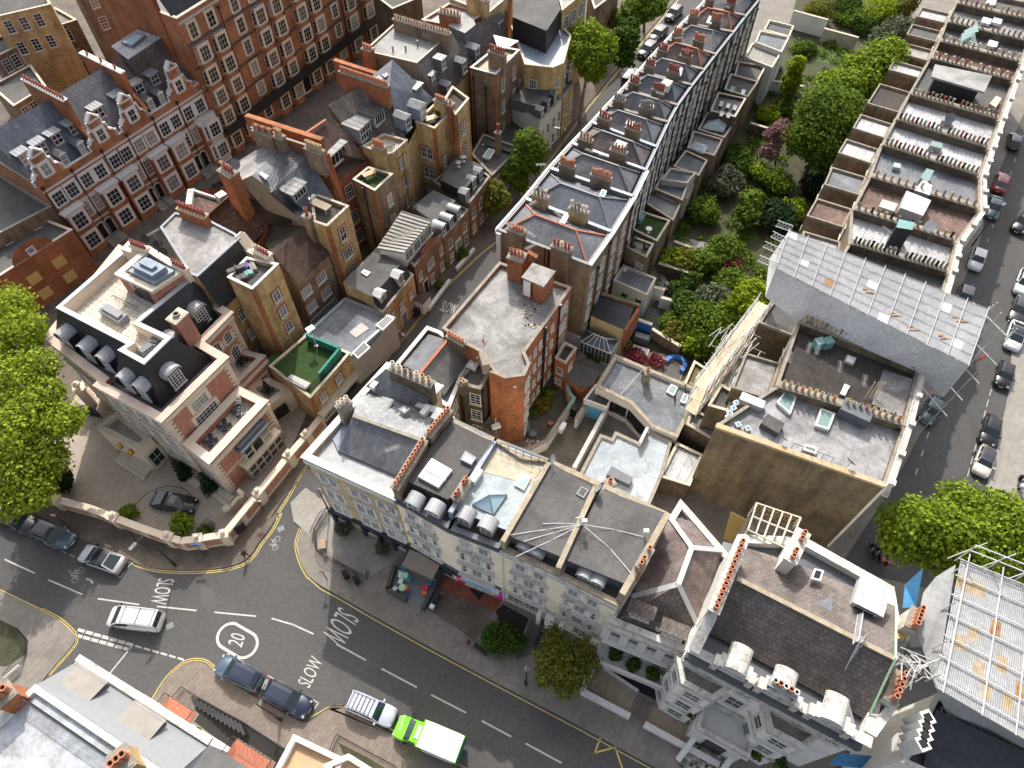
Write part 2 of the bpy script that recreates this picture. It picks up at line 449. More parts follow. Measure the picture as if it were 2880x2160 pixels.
brickmat('paving',(.30,.27,.235),(.255,.23,.20),(.17,.155,.135),.75,.6,.012,stc=(.2,.18,.155),streak=0,patch=.2,rough=.9,mott=.12)
brickmat('paving_light',(.40,.375,.335),(.34,.32,.285),(.25,.23,.21),.9,.7,.012,streak=0,patch=.15,mott=.1)
brickmat('paving_old',(.205,.165,.13),(.16,.13,.105),(.10,.085,.07),.7,.6,.014,stc=(.13,.105,.085),streak=0,patch=.3,mott=.15)
brickmat('paving_brick',(.27,.22,.185),(.225,.185,.155),(.15,.125,.105),.6,.4,.014,streak=0,patch=.15,mott=.1)
brickmat('setts',(.48,.41,.33),(.41,.35,.28),(.30,.26,.21),.25,.2,.012,streak=0,patch=.12,mott=.1)
brickmat('tile_terrace',(.62,.565,.475),(.58,.53,.445),(.42,.37,.31),.6,.6,.014,streak=0,patch=.15,off=0)
brickmat('deck_brown',(.19,.12,.095),(.155,.10,.08),(.075,.05,.04),3.5,.14,.012,streak=.2,patch=.3,stc=(.26,.18,.15),stain=.5)
brickmat('deck_dark',(.085,.07,.06),(.068,.057,.05),(.03,.026,.023),3.5,.14,.016,streak=.2,patch=.3)
brickmat('red_tiles',(.30,.095,.06),(.25,.075,.05),(.18,.07,.05),.3,.3,.014,streak=0)
brickmat('checker_tiles',(.62,.57,.48),(.03,.03,.03),(.15,.13,.11),.28,.28,.01,streak=0,patch=.2,off=0)
plain('stone_light',(.50,.445,.35),.85,.15,1.5,dirt=(.27,.23,.17),df=.6,dscale=.8)
plain('stone_cream',(.66,.56,.43),.8,.1,1.0,dirt=(.40,.32,.22),df=.5,dscale=.5)
plain('stone_pink',(.50,.40,.325),.8,.1,1.3,dirt=(.36,.28,.22),df=.5)
plain('stone_dark',(.27,.24,.195),.9,.25,2.0,dirt=(.12,.105,.085),df=.8,dscale=1.2)
plain('stone_mossy',(.33,.28,.20),.9,.25,2.0,dirt=(.13,.115,.08),df=.8,dscale=1.5)
plain('stone_orange',(.42,.34,.22),.9,.2,2.0,dirt=(.50,.30,.06),df=.8,dscale=.9)
plain('white_stone',(.62,.61,.58),.7,.08,1.5,dirt=(.48,.46,.42),df=.5,dscale=1.3)
plain('white_dirty',(.55,.53,.485),.8,.12,1.5,dirt=(.25,.23,.19),df=.8,dscale=1.6,lo=.5,hi=.62)
plain('white_paint',(.70,.70,.68),.45,.06,2.0)
plain('white_fibre',(.68,.68,.67),.4,.03,1.0)
plain('stucco_cream',(.86,.77,.62),.75,.07,.6,dirt=(.52,.46,.36),df=.45,dscale=.8)
plain('stucco_white',(.82,.79,.72),.75,.08,.7,dirt=(.46,.43,.37),df=.45,dscale=1.0)
plain('render_grey',(.42,.40,.375),.85,.1,.8,dirt=(.3,.28,.25),df=.4)
plain('render_mud',(.235,.20,.155),.9,.2,.9,dirt=(.12,.10,.07),df=.7,dscale=.8)
plain('render_white',(.62,.61,.59),.8,.08,.8,dirt=(.4,.39,.36),df=.5)
plain('render_yellow',(.56,.45,.235),.8,.08,.8)
plain('lead',(.30,.31,.32),.5,.2,1.5,dirt=(.22,.225,.23),df=.6,dscale=1.0)
plain('lead_dark',(.10,.108,.122),.55,.25,1.5)
plain('lead_blue',(.19,.23,.285),.45,.2,1.2,dirt=(.3,.34,.38),df=.5)
plain('lead_pale',(.42,.43,.44),.55,.15,1.2,dirt=(.34,.35,.36),df=.6)
plain('zinc_brown',(.21,.19,.165),.55,.2,1.0,dirt=(.30,.27,.22),df=.6)
plain('terracotta',(.46,.19,.105),.8,.15,4)
plain('pot_buff',(.45,.34,.19),.85,.2,4)
plain('pot_grey',(.24,.21,.17),.85,.3,4)
plain('pot_red',(.30,.085,.06),.8,.2,4)
plain('pot_pale',(.62,.55,.44),.85,.2,4)
plain('ridge_orange',(.36,.13,.075),.85,.25,4)
plain('soot',(.012,.012,.012),.9,.0,1)  # general black; also paints the shade in hollows
plain('black_paint',(.012,.012,.014),.4,.1,2)
plain('iron',(.02,.02,.022),.5,.1,2)
plain('metal',(.55,.56,.57),.35,.1,3,metal=.6)
plain('grey_metal',(.17,.18,.19),.5,.1,3)
plain('scaffold',(.62,.62,.60),.45,.15,3,metal=.3)
plain('wood',(.44,.30,.17),.7,.2,3)
plain('wood_pale',(.62,.49,.34),.7,.15,3)
plain('board_yellow',(.60,.42,.14),.8,.1,2)
plain('board_ply',(.46,.33,.16),.85,.2,3)
plain('green_felt',(.022,.18,.125),.8,.15,2)
plain('fake_grass',(.022,.052,.008),.95,.25,1.1,grain=.25)
plain('lawn',(.055,.095,.018),.95,.35,.9,grain=.3)
plain('soil',(.05,.05,.024),.95,.3,1.0,dirt=(.05,.07,.02),df=.7,dscale=.4,grain=.3)
plain('yard',(.115,.10,.08),.95,.3,.7,dirt=(.055,.06,.025),df=.75,dscale=.45,grain=.2)
plain('gravel',(.33,.27,.19),.95,.15,1.5,dirt=(.2,.16,.1),df=.5,grain=.3)
plain('blue_paint',(.04,.15,.46),.6,.1,1)
plain('blue_dark',(.022,.03,.05),.6,.15,1)
plain('tarp_blue',(.045,.20,.38),.6,.25,2)
plain('tarp_grey',(.12,.13,.14),.55,.15,3)
plain('purple',(.10,.06,.19),.8,.1,2)
plain('wicker',(.06,.055,.05),.7,.2,6)
plain('canvas_grey',(.22,.225,.235),.6,.15,2)
plain('awning',(.235,.20,.16),.85,.1,1)
plain('line_white',(.45,.44,.41),.7,.2,5,dirt=(.2,.2,.2),df=.6,dscale=3)
plain('line_yellow',(.60,.45,.12),.7,.2,4,dirt=(.22,.19,.1),df=.5,dscale=3)
plain('rubber',(.015,.015,.016),.8,.1,3)
plain('alloy',(.45,.46,.47),.3,.05,3,metal=.8)
plain('lamp_red',(.5,.02,.02),.25,.0,1)
plain('lamp_white',(.42,.44,.47),.15,.0,1)
plain('plate_yellow',(.75,.5,.03),.5,0,1)
plain('plate_white',(.75,.75,.72),.5,0,1)
plain('sign_red',(.55,.02,.03),.5,0,1)
plain('sign_blue',(.02,.13,.5),.5,0,1)
plain('sign_sky',(.10,.36,.62),.5,.05,1)
plain('magenta',(.58,.05,.38),.5,0,1)
plain('crimson',(.55,.02,.06),.5,.05,1)
plain('mint',(.42,.68,.42),.5,.05,1)
plain('teal',(.03,.38,.46),.5,.05,1)
plain('orange_plastic',(.80,.23,.04),.5,.05,1)
plain('teal_fade',(.16,.30,.29),.8,.2,2)
plain('gold',(.45,.26,.05),.35,.2,3,metal=.7)
plain('basement_shade',(.02,.018,.016),.9,.1,1)  # near-black that paints the shade inside sunken areas
plain('skin',(.55,.33,.24),.6,.05,3)
plain('cloth_black',(.015,.015,.018),.85,.1,3)
plain('cloth_tan',(.42,.30,.2),.85,.1,3)
plain('hair',(.03,.02,.012),.7,.1,8)
plain('bark',(.16,.125,.09),.9,.3,3)
plain('bark_pale',(.26,.225,.16),.9,.3,2,dirt=(.14,.11,.075),df=.8,dscale=1.5)
plain('awning_frame',(.05,.055,.06),.6,.1,2)
plain('yellow_tape',(.75,.55,.05),.5,0,1)
blotch('concrete_roof',[(.30,(.12,.118,.11)),(.44,(.22,.215,.205)),(.54,(.33,.325,.31)),(.68,(.50,.49,.47))],.28,10,.7,(.15,.115,.07),1.1)
blotch('concrete_pale',[(.30,(.17,.165,.155)),(.45,(.27,.26,.245)),(.56,(.38,.365,.345)),(.7,(.52,.505,.48))],.45,10,.72)
blotch('felt_grey',[(.3,(.115,.112,.108)),(.5,(.165,.162,.155)),(.7,(.215,.21,.20))],.35,6,.6,seam=(6.0,1.0,.82))
blotch('felt_dark',[(.3,(.065,.062,.058)),(.5,(.095,.09,.085)),(.7,(.13,.125,.115))],.4,6,.65,seam=(5.0,1.0,.8))
blotch('felt_blue',[(.3,(.12,.13,.145)),(.48,(.20,.215,.235)),(.7,(.32,.335,.35))],.35,7,.7,seam=(7.0,1.1,.8))
blotch('roof_palegrey',[(.3,(.24,.235,.22)),(.5,(.40,.395,.375)),(.7,(.47,.465,.45))],.25,5,.55)
blotch('roof_bluegrey',[(.25,(.29,.325,.35)),(.48,(.44,.49,.53)),(.7,(.55,.60,.64))],.3,8,.62,(.22,.225,.22),.9)
blotch('roof_lightblue',[(.25,(.34,.39,.40)),(.5,(.44,.50,.515)),(.7,(.50,.56,.575))],.5,8,.65,(.36,.34,.28),1.4)
blotch('roof_white',[(.3,(.32,.325,.33)),(.47,(.46,.465,.47)),(.7,(.60,.605,.61))],.5,8,.65,seam=(9.0,.95,.55))
blotch('roof_silver',[(.3,(.18,.18,.18)),(.44,(.29,.29,.29)),(.54,(.40,.40,.40)),(.7,(.54,.54,.535))],.4,9,.7,seam=(7.0,1.6,.75))
blotch('roof_moss',[(.3,(.10,.075,.03)),(.5,(.19,.13,.045)),(.7,(.25,.17,.06))],.6,8,.7,(.12,.11,.05),2.0)
blotch('roof_cream',[(.3,(.42,.36,.25)),(.5,(.56,.50,.37)),(.7,(.62,.56,.43))],.8,8,.7)
blotch('roof_purple',[(.3,(.115,.085,.08)),(.5,(.17,.13,.12)),(.7,(.22,.17,.155))],.4,7,.65,seam=(5.0,.9,.8))
blotch('roof_dustblue',[(.3,(.30,.29,.26)),(.45,(.46,.485,.51)),(.58,(.60,.65,.70)),(.7,(.72,.76,.80))],.4,9,.72)
blotch('asphalt',[(.3,(.075,.073,.071)),(.5,(.09,.088,.086)),(.7,(.106,.103,.10))],.12,9,.7,dist=.2)
blotch('asphalt_worn',[(.3,(.09,.087,.083)),(.5,(.105,.101,.097)),(.7,(.12,.116,.11))],.15,9,.7,dist=.2)
blotch('kerb',[(.3,(.22,.20,.18)),(.6,(.32,.30,.27))],1.0,6,.6)
blotch('sheet_white',[(.3,(.48,.49,.505)),(.5,(.57,.58,.59)),(.7,(.66,.665,.67))],.35,6,.6)
blotch('sheet_shade_tone',[(.3,(.50,.505,.51)),(.5,(.58,.585,.59)),(.7,(.64,.645,.65))],.3,5,.55)  # sheeting toned for its shaded hanging side, reused on some roof squares
blotch('rust_sheet',[(.35,(.33,.12,.045)),(.5,(.45,.27,.13)),(.65,(.55,.42,.28))],.9,8,.7)
blotch('rust_tan',[(.35,(.42,.31,.17)),(.6,(.55,.46,.33))],.9,8,.7)
def glassmat(name,c,c2=None,rough=.06,spec=.6):
 m,t,bs=nt(name)
 if c2:
  oi=N(t,'ShaderNodeObjectInfo')
  col=ramp(t,oi.outputs['Random'],[(.0,c),(.5,c),(.56,lerp(Vector(c),Vector(c2),.35)),(.78,c),(.84,c2),(1.0,c2)])
  n=ramp(t,noise(t,.8,2),[(.3,g(.7)),(.7,g(1.3))]);col=mix(t,1.0,col,n,'MULTIPLY')
  t.links.new(col,bs.inputs['Base Color'])
 else:bs.inputs['Base Color'].default_value=(*c,1)
 bs.inputs['Roughness'].default_value=rough;bs.inputs['Specular IOR Level'].default_value=spec
glassmat('window_glass',(.018,.022,.024),(.30,.29,.26),.08,.5)
glassmat('sky_glass',(.30,.36,.37),None,.12,.6)
glassmat('sky_white',(.66,.67,.70),None,.3,.5)
glassmat('glass_blue',(.36,.50,.55),None,.1,.7)
glassmat('glass_dark',(.012,.016,.018),None,.05,.6)
glassmat('car_glass',(.016,.026,.03),None,.04,.8)
glassmat('glass_green',(.16,.25,.235),None,.1,.6)
glassmat('glass_pane',(.06,.075,.085),None,.06,.9)
def paint(name,c,rough=.25,metal=.0):
 m,t,bs=nt(name);bs.inputs['Base Color'].default_value=(*c,1)
 bs.inputs['Roughness'].default_value=rough;bs.inputs['Metallic'].default_value=metal
 bs.inputs['Coat Weight'].default_value=.6;bs.inputs['Coat Roughness'].default_value=.06
for nme,c in dict(car_white=(.60,.61,.62),car_silver=(.40,.41,.42),car_black=(.009,.01,.013),car_navy=(.012,.018,.04),car_blue=(.055,.085,.12),car_teal=(.06,.10,.12),car_grey=(.13,.14,.15),car_red=(.22,.012,.03),car_lilac=(.46,.48,.56),car_green=(.16,.58,.012),car_cream=(.60,.58,.50),car_charcoal=(.03,.033,.037),car_petrol=(.03,.07,.085)).items():
 paint(nme,c,.3 if c[0]>.3 else.2,.0)
def leafmat(name,a,b,c,tr=.35):
 m,t,bs=nt(name)
 at=N(t,'ShaderNodeAttribute');at.attribute_name='tone'
 n=noise(t,.55,3,.6)
 ad=N(t,'ShaderNodeMath',operation='MULTIPLY_ADD');ad.inputs[1].default_value=.45
 t.links.new(n,ad.inputs[0]);t.links.new(at.outputs['Fac'],ad.inputs[2])
 col=ramp(t,ad.outputs[0],[(.22,a),(.58,b),(1.0,c)])
 t.links.new(col,bs.inputs['Base Color']);bs.inputs['Roughness'].default_value=.75;bs.inputs['Specular IOR Level'].default_value=.12
 tl=N(t,'ShaderNodeBsdfTranslucent');t.links.new(col,tl.inputs[0])
 ms=N(t,'ShaderNodeMixShader');ms.inputs[0].default_value=tr
 t.links.new(bs.outputs[0],ms.inputs[1]);t.links.new(tl.outputs[0],ms.inputs[2])
 t.links.new(ms.outputs[0],t.nodes['Material Output'].inputs[0])
leafmat('leaf_bright',(0.064,0.108,0.009),(0.149,0.222,0.015),(0.271,0.358,0.032))
leafmat('leaf_plane',(0.089,0.130,0.012),(0.202,0.277,0.020),(0.374,0.432,0.046))
leafmat('leaf_mid',(0.037,0.073,0.010),(0.086,0.144,0.015),(0.160,0.231,0.026))
leafmat('leaf_deep',(0.022,0.050,0.009),(0.051,0.099,0.014),(0.106,0.173,0.024))
leafmat('leaf_dark',(0.010,0.022,0.010),(0.021,0.045,0.017),(0.041,0.076,0.026))
leafmat('leaf_olive',(0.050,0.064,0.011),(0.118,0.134,0.021),(0.242,0.218,0.032))
leafmat('leaf_yellow',(0.060,0.060,0.013),(0.145,0.119,0.022),(0.462,0.294,0.029))
leafmat('leaf_grey',(0.042,0.056,0.033),(0.093,0.113,0.067),(0.163,0.184,0.109))
leafmat('leaf_pink',(0.090,0.059,0.048),(0.217,0.117,0.115),(0.360,0.210,0.217))
leafmat('leaf_red',(0.072,0.015,0.018),(0.198,0.035,0.049),(0.367,0.098,0.130))
leafmat('leaf_lime',(0.084,0.133,0.008),(0.185,0.256,0.011),(0.326,0.402,0.022))
def leaves(name,blobs,n,size,mat,parent=None,seed=0,droop=.3,fill=.35):
 """one crown: many small leaf clumps spread through ellipsoid lobes"""
 r=np.random.RandomState(seed+17)
 B=np.array([[b[0],b[1],b[2],b[3],b[4]if len(b)>4 else b[3]*.85]for b in blobs],float)
 wgt=B[:,3]**2;wgt/=wgt.sum()
 k=r.choice(len(B),n,p=wgt)
 d=r.normal(size=(n,3));d/=np.linalg.norm(d,axis=1)[:,None]
 rad=np.where(r.rand(n)<fill,r.rand(n)**.5,.82+.26*r.rand(n))
 nl=max(24,n//90);lump=r.normal(size=(nl,3));lump/=np.linalg.norm(lump,axis=1)[:,None]
 li=r.randint(0,nl,n);lb=r.rand(n)<.62
 d=np.where(lb[:,None],lump[li]+d*.28,d);d/=np.linalg.norm(d,axis=1)[:,None]
 lr=.62+.58*r.rand(nl);rad=np.where(lb,rad*lr[li],rad*.92)
 P=B[k,:3]+d*rad[:,None]*np.stack([B[k,3],B[k,3],B[k,4]],1)
 tone=.22+.5*r.rand(n)+.12*(lr[li]-1.0)*lb
 nr=d*.6+r.normal(size=(n,3))*.55+np.array([0,0,.35]);nr/=np.linalg.norm(nr,axis=1)[:,None]
 a=np.cross(nr,r.normal(size=(n,3)));a/=np.linalg.norm(a,axis=1)[:,None];b=np.cross(nr,a)
 s=size*(.45+1.0*r.rand(n))[:,None]
 c0=P-a*s*.5;c1=P+b*s*.42-nr*s*.06;c2=P+a*s*.55-nr*s*droop*.3;c3=P-b*s*.42-nr*s*.06
 V=np.stack([c0,c1,c2,c3],1).reshape(-1,3)
 o0=np.array(ORG[parent.name])if parent else np.zeros(3)
 V=V-o0
 me=bpy.data.meshes.new(name)
 me.vertices.add(len(V));me.vertices.foreach_set('co',V.ravel().astype(np.float32))
 me.loops.add(len(V));me.loops.foreach_set('vertex_index',np.arange(len(V),dtype=np.int32))
 me.polygons.add(n);me.polygons.foreach_set('loop_start',np.arange(0,4*n,4,dtype=np.int32));me.polygons.foreach_set('loop_total',np.full(n,4,dtype=np.int32))
 me.update(calc_edges=True)
 at=me.attributes.new('tone','FLOAT','POINT');at.data.foreach_set('value',np.repeat(tone,4).astype(np.float32))
 me.materials.append(M(mat))
 o=bpy.data.objects.new(name,me);COL.objects.link(o)
 if parent:o.parent=parent;ORG[o.name]=ORG[parent.name]
 return o
SEED=[0]
def tree(name,label,base,blobs,n,size,mat,group=None,trunk=.25,bark='bark',cat='tree',lean=None,limbs=6,fill=.35):
 SEED[0]+=1;r=random.Random(SEED[0])
 t=thing(name,label,cat,base,group)
 b=MB();base=Vector(base)
 c=sum((Vector(q[:3])for q in blobs),Vector((0,0,0)))/len(blobs)
 zlo=min(q[2]-(q[4]if len(q)>4 else q[3]*.85)for q in blobs)
 fork=Vector((lerp(base.x,c.x,.55),lerp(base.y,c.y,.55),max(base.z+.3,lerp(zlo,c.z,.25))))
 mid=lerp(base,fork,.5)+Vector((r.uniform(-.15,.15),r.uniform(-.15,.15),0))
 b.tube(base,mid,trunk,8,0,trunk*.82);b.tube(mid,fork,trunk*.82,8,0,trunk*.66)
 for k in range(limbs):
  q=blobs[k%len(blobs)]
  e=Vector((q[0]+r.uniform(-.5,.5)*q[3],q[1]+r.uniform(-.5,.5)*q[3],q[2]+r.uniform(-.1,.5)*q[3]))
  m2=lerp(fork,e,.5)+Vector((r.uniform(-.3,.3),r.uniform(-.3,.3),.25))
  b.tube(fork,m2,trunk*.5,6,0,trunk*.32);b.tube(m2,e,trunk*.32,5,0,trunk*.1)
  for j in range(2):
   e2=m2+Vector((r.uniform(-1,1),r.uniform(-1,1),r.uniform(.1,.9)))*q[3]*.6;b.tube(m2,e2,trunk*.2,4,0,trunk*.06)
 b.build('trunk',bark,t)
 leaves('crown',blobs,n,size,mat,t,SEED[0],fill=fill)
 return t
def bush(name,label,c,r,h,n,size,mat,cat='shrub',group=None,extra=(),fill=.3):
 SEED[0]+=1;rr=random.Random(SEED[0])
 t=thing(name,label,cat,c,group)
 bl=[(c[0],c[1],c[2]+h*.5,r,h*.52)]
 for k in range(3):
  a=rr.uniform(0,6.28);bl.append((c[0]+math.cos(a)*r*.55,c[1]+math.sin(a)*r*.55,c[2]+h*rr.uniform(.35,.7),r*rr.uniform(.45,.65),h*.36))
 bl+=list(extra)
 b=MB()
 for k in range(4):
  a=rr.uniform(0,6.28);b.tube((c[0],c[1],c[2]-.05),(c[0]+math.cos(a)*r*.5,c[1]+math.sin(a)*r*.5,c[2]+h*.7),.05,4,0,.015)
 b.build('stem','bark',t)
 leaves('foliage',bl,n,size,mat,t,SEED[0],fill=fill)
 return t
def vloft(sts,smooth=True):
 """closed rings, one per station: list of [(y,z)...]"""
 b=MB();R=[[(x,y,z)for y,z in ring]for x,ring in sts]
 n=len(R[0])
 for k in range(len(R)-1):
  for i in range(n):
   j=(i+1)%n;b.face([R[k][i],R[k][j],R[k+1][j],R[k+1][i]])
 b.face(R[0][::-1]);b.face(R[-1])
 return b
def weld(me,d=.002,sub=0):
 bm=bmesh_new(me);import bmesh
 bmesh.ops.remove_doubles(bm,verts=bm.verts,dist=d);bmesh.ops.recalc_face_normals(bm,faces=bm.faces)
 bm.to_mesh(me);bm.free();me.update()
def bmesh_new(me):
 import bmesh
 bm=bmesh.new();bm.from_mesh(me);return bm
VM={}
SPEC={'suv':(4.6,1.88,1.68,.98,1.05,.25,.41,.86,.97,1.05),'hatch':(4.15,1.78,1.48,.88,.95,.25,.42,.80,.96,.97),'saloon':(4.75,1.86,1.45,.86,.93,.27,.44,.70,.88,.98),'coupe':(4.7,1.88,1.5,.88,.96,.22,.40,.68,.93,1.0),'estate':(4.5,1.78,1.62,.95,1.0,.25,.38,.93,.985,1.02),'mpv':(4.9,1.92,1.88,1.05,1.12,.17,.31,.93,.985,1.12),'mini':(3.85,1.73,1.42,.90,.95,.27,.42,.84,.96,.95),'van':(5.1,1.94,1.95,1.12,1.2,.13,.29,.96,.99,1.2)}
def car(label,view,rear,front,kind,body,zref=.7,group=None,roof=None,glassroof=False,plate='plate_white',name='parked_car',cat='car',rack=0,sidewin=True,L=None,stripe=None,rearplate='plate_yellow',z0=0.0,bags=False):
 p=view(rear[0],rear[1],zref);q=view(front[0],front[1],zref)
 d=(q-p);ang=math.atan2(d.y,d.x);c=(p+q)/2
 t=thing(name,label,cat,(c.x,c.y,z0),group);t.rotation_euler=(0,0,ang)
 L0,Wd,Hh,hz,bz,ws,rf,rr,tb,rb=SPEC[kind];Lx=L or L0
 key=(kind,round(Lx,2));hw=Wd/2
 X=lambda f:Lx/2-f*Lx
 def ring(w,zt,zb,rd=.10):
  return[(-w*.90,zb),(-w*.985,zb+.14),(-w,zb+.36),(-w*.985,zt-rd),(-w*.90,zt),(0,zt+.025),(w*.90,zt),(w*.985,zt-rd),(w,zb+.36),(w*.985,zb+.14),(w*.90,zb)]
 if key not in VM:
  st=[(X(0.0),ring(hw*.70,hz*.70,.34,.08)),(X(.018),ring(hw*.86,hz*.80,.24)),(X(.06),ring(hw*.96,hz*.90,.2)),(X(.14),ring(hw,hz*.97,.2)),(X(ws),ring(hw,bz,.2)),(X(.45),ring(hw*1.0,bz,.2)),(X(.62),ring(hw,bz,.2)),(X(.80),ring(hw*1.0,lerp(bz,rb,.6),.2)),(X(.93),ring(hw*.97,rb,.22)),(X(.982),ring(hw*.90,rb*.93,.26)),(X(1.0),ring(hw*.78,rb*.80,.36))]
  b=vloft(st);me=b.mesh('body',['car_white'],smooth=True);weld(me)
  hi=hw*.93;ht=hw*.76 if kind not in('van','mpv','estate')else hw*.84
  A=[(X(ws),hi,bz),(X(rf),ht,Hh-.05),(X(rr),ht*.97,Hh-.07),(X(tb),hi*.95,rb)]
  cb=MB();mid=lerp(X(rf),X(rr),.45)
  for s in(1,-1):
   P=[Vector((x,s*y,z))for x,y,z in A];m=Vector((mid,s*ht*1.01,Hh-.03))
   f=[P[0],P[1],m,P[2],P[3]];cb.face(f if s<0 else f[::-1])
  cb.face([(A[0][0],-hi,bz),(A[0][0],hi,bz),(A[1][0],ht,A[1][2]),(A[1][0],-ht,A[1][2])])
  cb.face([(A[3][0],A[3][1],rb),(A[3][0],-A[3][1],rb),(A[2][0],-A[2][1],A[2][2]),(A[2][0],A[2][1],A[2][2])])
  cab=cb.mesh('cabin',['car_white'])
  ro=MB();zt=Hh
  nn=4;xs=[lerp(X(rf),X(rr),i/nn)for i in range(nn+1)];zs=[Hh-.045,Hh-.012,Hh,Hh-.015,Hh-.06]
  for i in range(nn):
   for(y0,y1,e0,e1)in((-ht,-ht*.6,-.03,0),(-ht*.6,ht*.6,0,0),(ht*.6,ht,0,-.03)):
    ro.face([(xs[i],y1,zs[i]+e1),(xs[i],y0,zs[i]+e0),(xs[i+1],y0,zs[i+1]+e0),(xs[i+1],y1,zs[i+1]+e1)][::-1])
  rof=ro.mesh('roof',['car_white'],smooth=True)
  def pane(pts,k0=.90,lift=.012):
   P=[Vector(p)for p in pts];c=sum(P,Vector((0,0,0)))/len(P)
   n=(P[1]-P[0]).cross(P[2]-P[0]).normalized()
   if n.z<0 and abs(n.y)<.5:n=-n
   if n.dot(Vector((0,c.y,.3))if abs(n.y)>.5 else Vector((c.x,0,.3)))<0:n=-n
   return[c+(p-c)*k0+n*lift for p in P],n
  def glass(nm,quads,k0=.9):
   g_=MB()
   for q_ in quads:
    P,n=pane(q_,k0)
    if(P[1]-P[0]).cross(P[2]-P[0]).dot(n)<0:P=P[::-1]
    g_.face(P)
   return g_.mesh(nm,['car_glass'])
  wsn=glass('windscreen',[[(A[0][0],-hi,bz),(A[0][0],hi,bz),(A[1][0],ht,A[1][2]),(A[1][0],-ht,A[1][2])]],.92)
  rwn=glass('rear_window',[[(A[3][0],A[3][1],rb),(A[3][0],-A[3][1],rb),(A[2][0],-A[2][1],A[2][2]),(A[2][0],A[2][1],A[2][2])]],.86)
  def side(s):
   out=[];cuts=[0,.5,1.0]if kind!='van' else[0,.36]
   lo=[Vector((lerp(A[0][0],A[3][0],.06+.86*u),s*lerp(hi,A[3][1],u),lerp(bz,rb,u)+.02))for u in cuts]
   up=[Vector((lerp(A[1][0],A[2][0],.03+.94*u),s*lerp(ht,A[2][1],u),lerp(A[1][2],A[2][2],u)-.03))for u in cuts]
   return[[lo[i],lo[i+1],up[i+1],up[i]]for i in range(len(cuts)-1)]
  sw=[glass('side_window',side(s),.9)for s in(1,-1)]
  w=MB();R=.33 if kind not in('suv','van')else.36
  w.tube((0,-.11,0),(0,.11,0),R,14,0);w.tube((0,.105,0),(0,.125,0),R*.62,10,1);wm=w.mesh('wheel',['rubber','alloy'])
  def lamp(x0,x1,y0,y1,za,zb,m):
   l=MB();l.box((x0+x1)/2,(y0+y1)/2,za,abs(x1-x0),abs(y1-y0),zb-za);return l.mesh('lamp',[m])
  hl=lamp(-.09,.09,-.15,.15,-.05,.05,'lamp_white');tl=lamp(-.06,.06,-.2,.2,-.09,.09,'lamp_red')
  mr=MB();mr.box(0,0,0,.16,.24,.14);mrm=mr.mesh('mirror',['car_black'])
  pl=MB();pl.box(0,0,0,.03,.52,.12);plm=pl.mesh('number_plate',['plate_white'])
  VM[key]=(me,cab,rof,wsn,rwn,sw,wm,hl,tl,mrm,plm,R)
 me,cab,rof,wsn,rwn,sw,wm,hl,tl,mrm,plm,R=VM[key]
 def add(nm,mesh,mat=None,loc=(0,0,0),rot=(0,0,0)):
  o=bpy.data.objects.new(nm,mesh);COL.objects.link(o);o.parent=t;o.location=loc;o.rotation_euler=rot
  if mat:
   o.material_slots[0].link='OBJECT';o.material_slots[0].material=M(mat)
  return o
 add('body',me,body);add('cabin',cab,body);add('roof',rof,roof or body);add('windscreen',wsn);add('rear_window',rwn)
 if sidewin:
  for s_ in sw:add('side_window',s_)
 for fx in(.185,.80):
  for s in(1,-1):add('wheel',wm,None,(X(fx),s*(hw-.1),R),(0,0,0 if s>0 else math.pi))
 for s in(1,-1):
  add('headlight',hl,None,(X(.045),s*hw*.66,hz*.82),(0,.5,-s*.35));add('tail_light',tl,None,(X(.975),s*hw*.68,rb*.82),(0,-.35,s*.2))
  add('mirror',mrm,body if body not in('car_white','car_silver')else 'car_black',(X(ws+.055),s*(hw+.09),bz-.02))
 add('number_plate',plm,'plate_white',(X(0)-.0,0,.42));add('number_plate',plm,rearplate,(X(1.0),0,rb*.62))
 if rack:
  k=MB();w_=hw*.74
  for s in(1,-1):k.tube((X(rf+.05),s*w_,Hh+.06),(X(rr-.02),s*w_,Hh+.06),.03,5)
  for i in range(rack):
   x=lerp(X(rf+.08),X(rr-.04),i/max(1,rack-1));k.tube((x,-w_,Hh+.1),(x,w_,Hh+.1),.035,5)
   for s in(1,-1):k.tube((x,s*w_,Hh-.05),(x,s*w_,Hh+.1),.03,4)
  o=k.build('roof_rack','grey_metal');o.parent=t
 return t
def textmesh(s,size,ext=0.0):
 cu=bpy.data.curves.new('t','FONT');cu.body=s;cu.size=size;cu.extrude=ext;cu.align_x='CENTER';cu.align_y='CENTER';cu.resolution_u=3
 o=bpy.data.objects.new('t',cu);COL.objects.link(o)
 dg=bpy.context.evaluated_depsgraph_get();dg.update()
 me=bpy.data.meshes.new_from_object(o.evaluated_get(dg));bpy.data.objects.remove(o);bpy.data.curves.remove(cu)
 return me
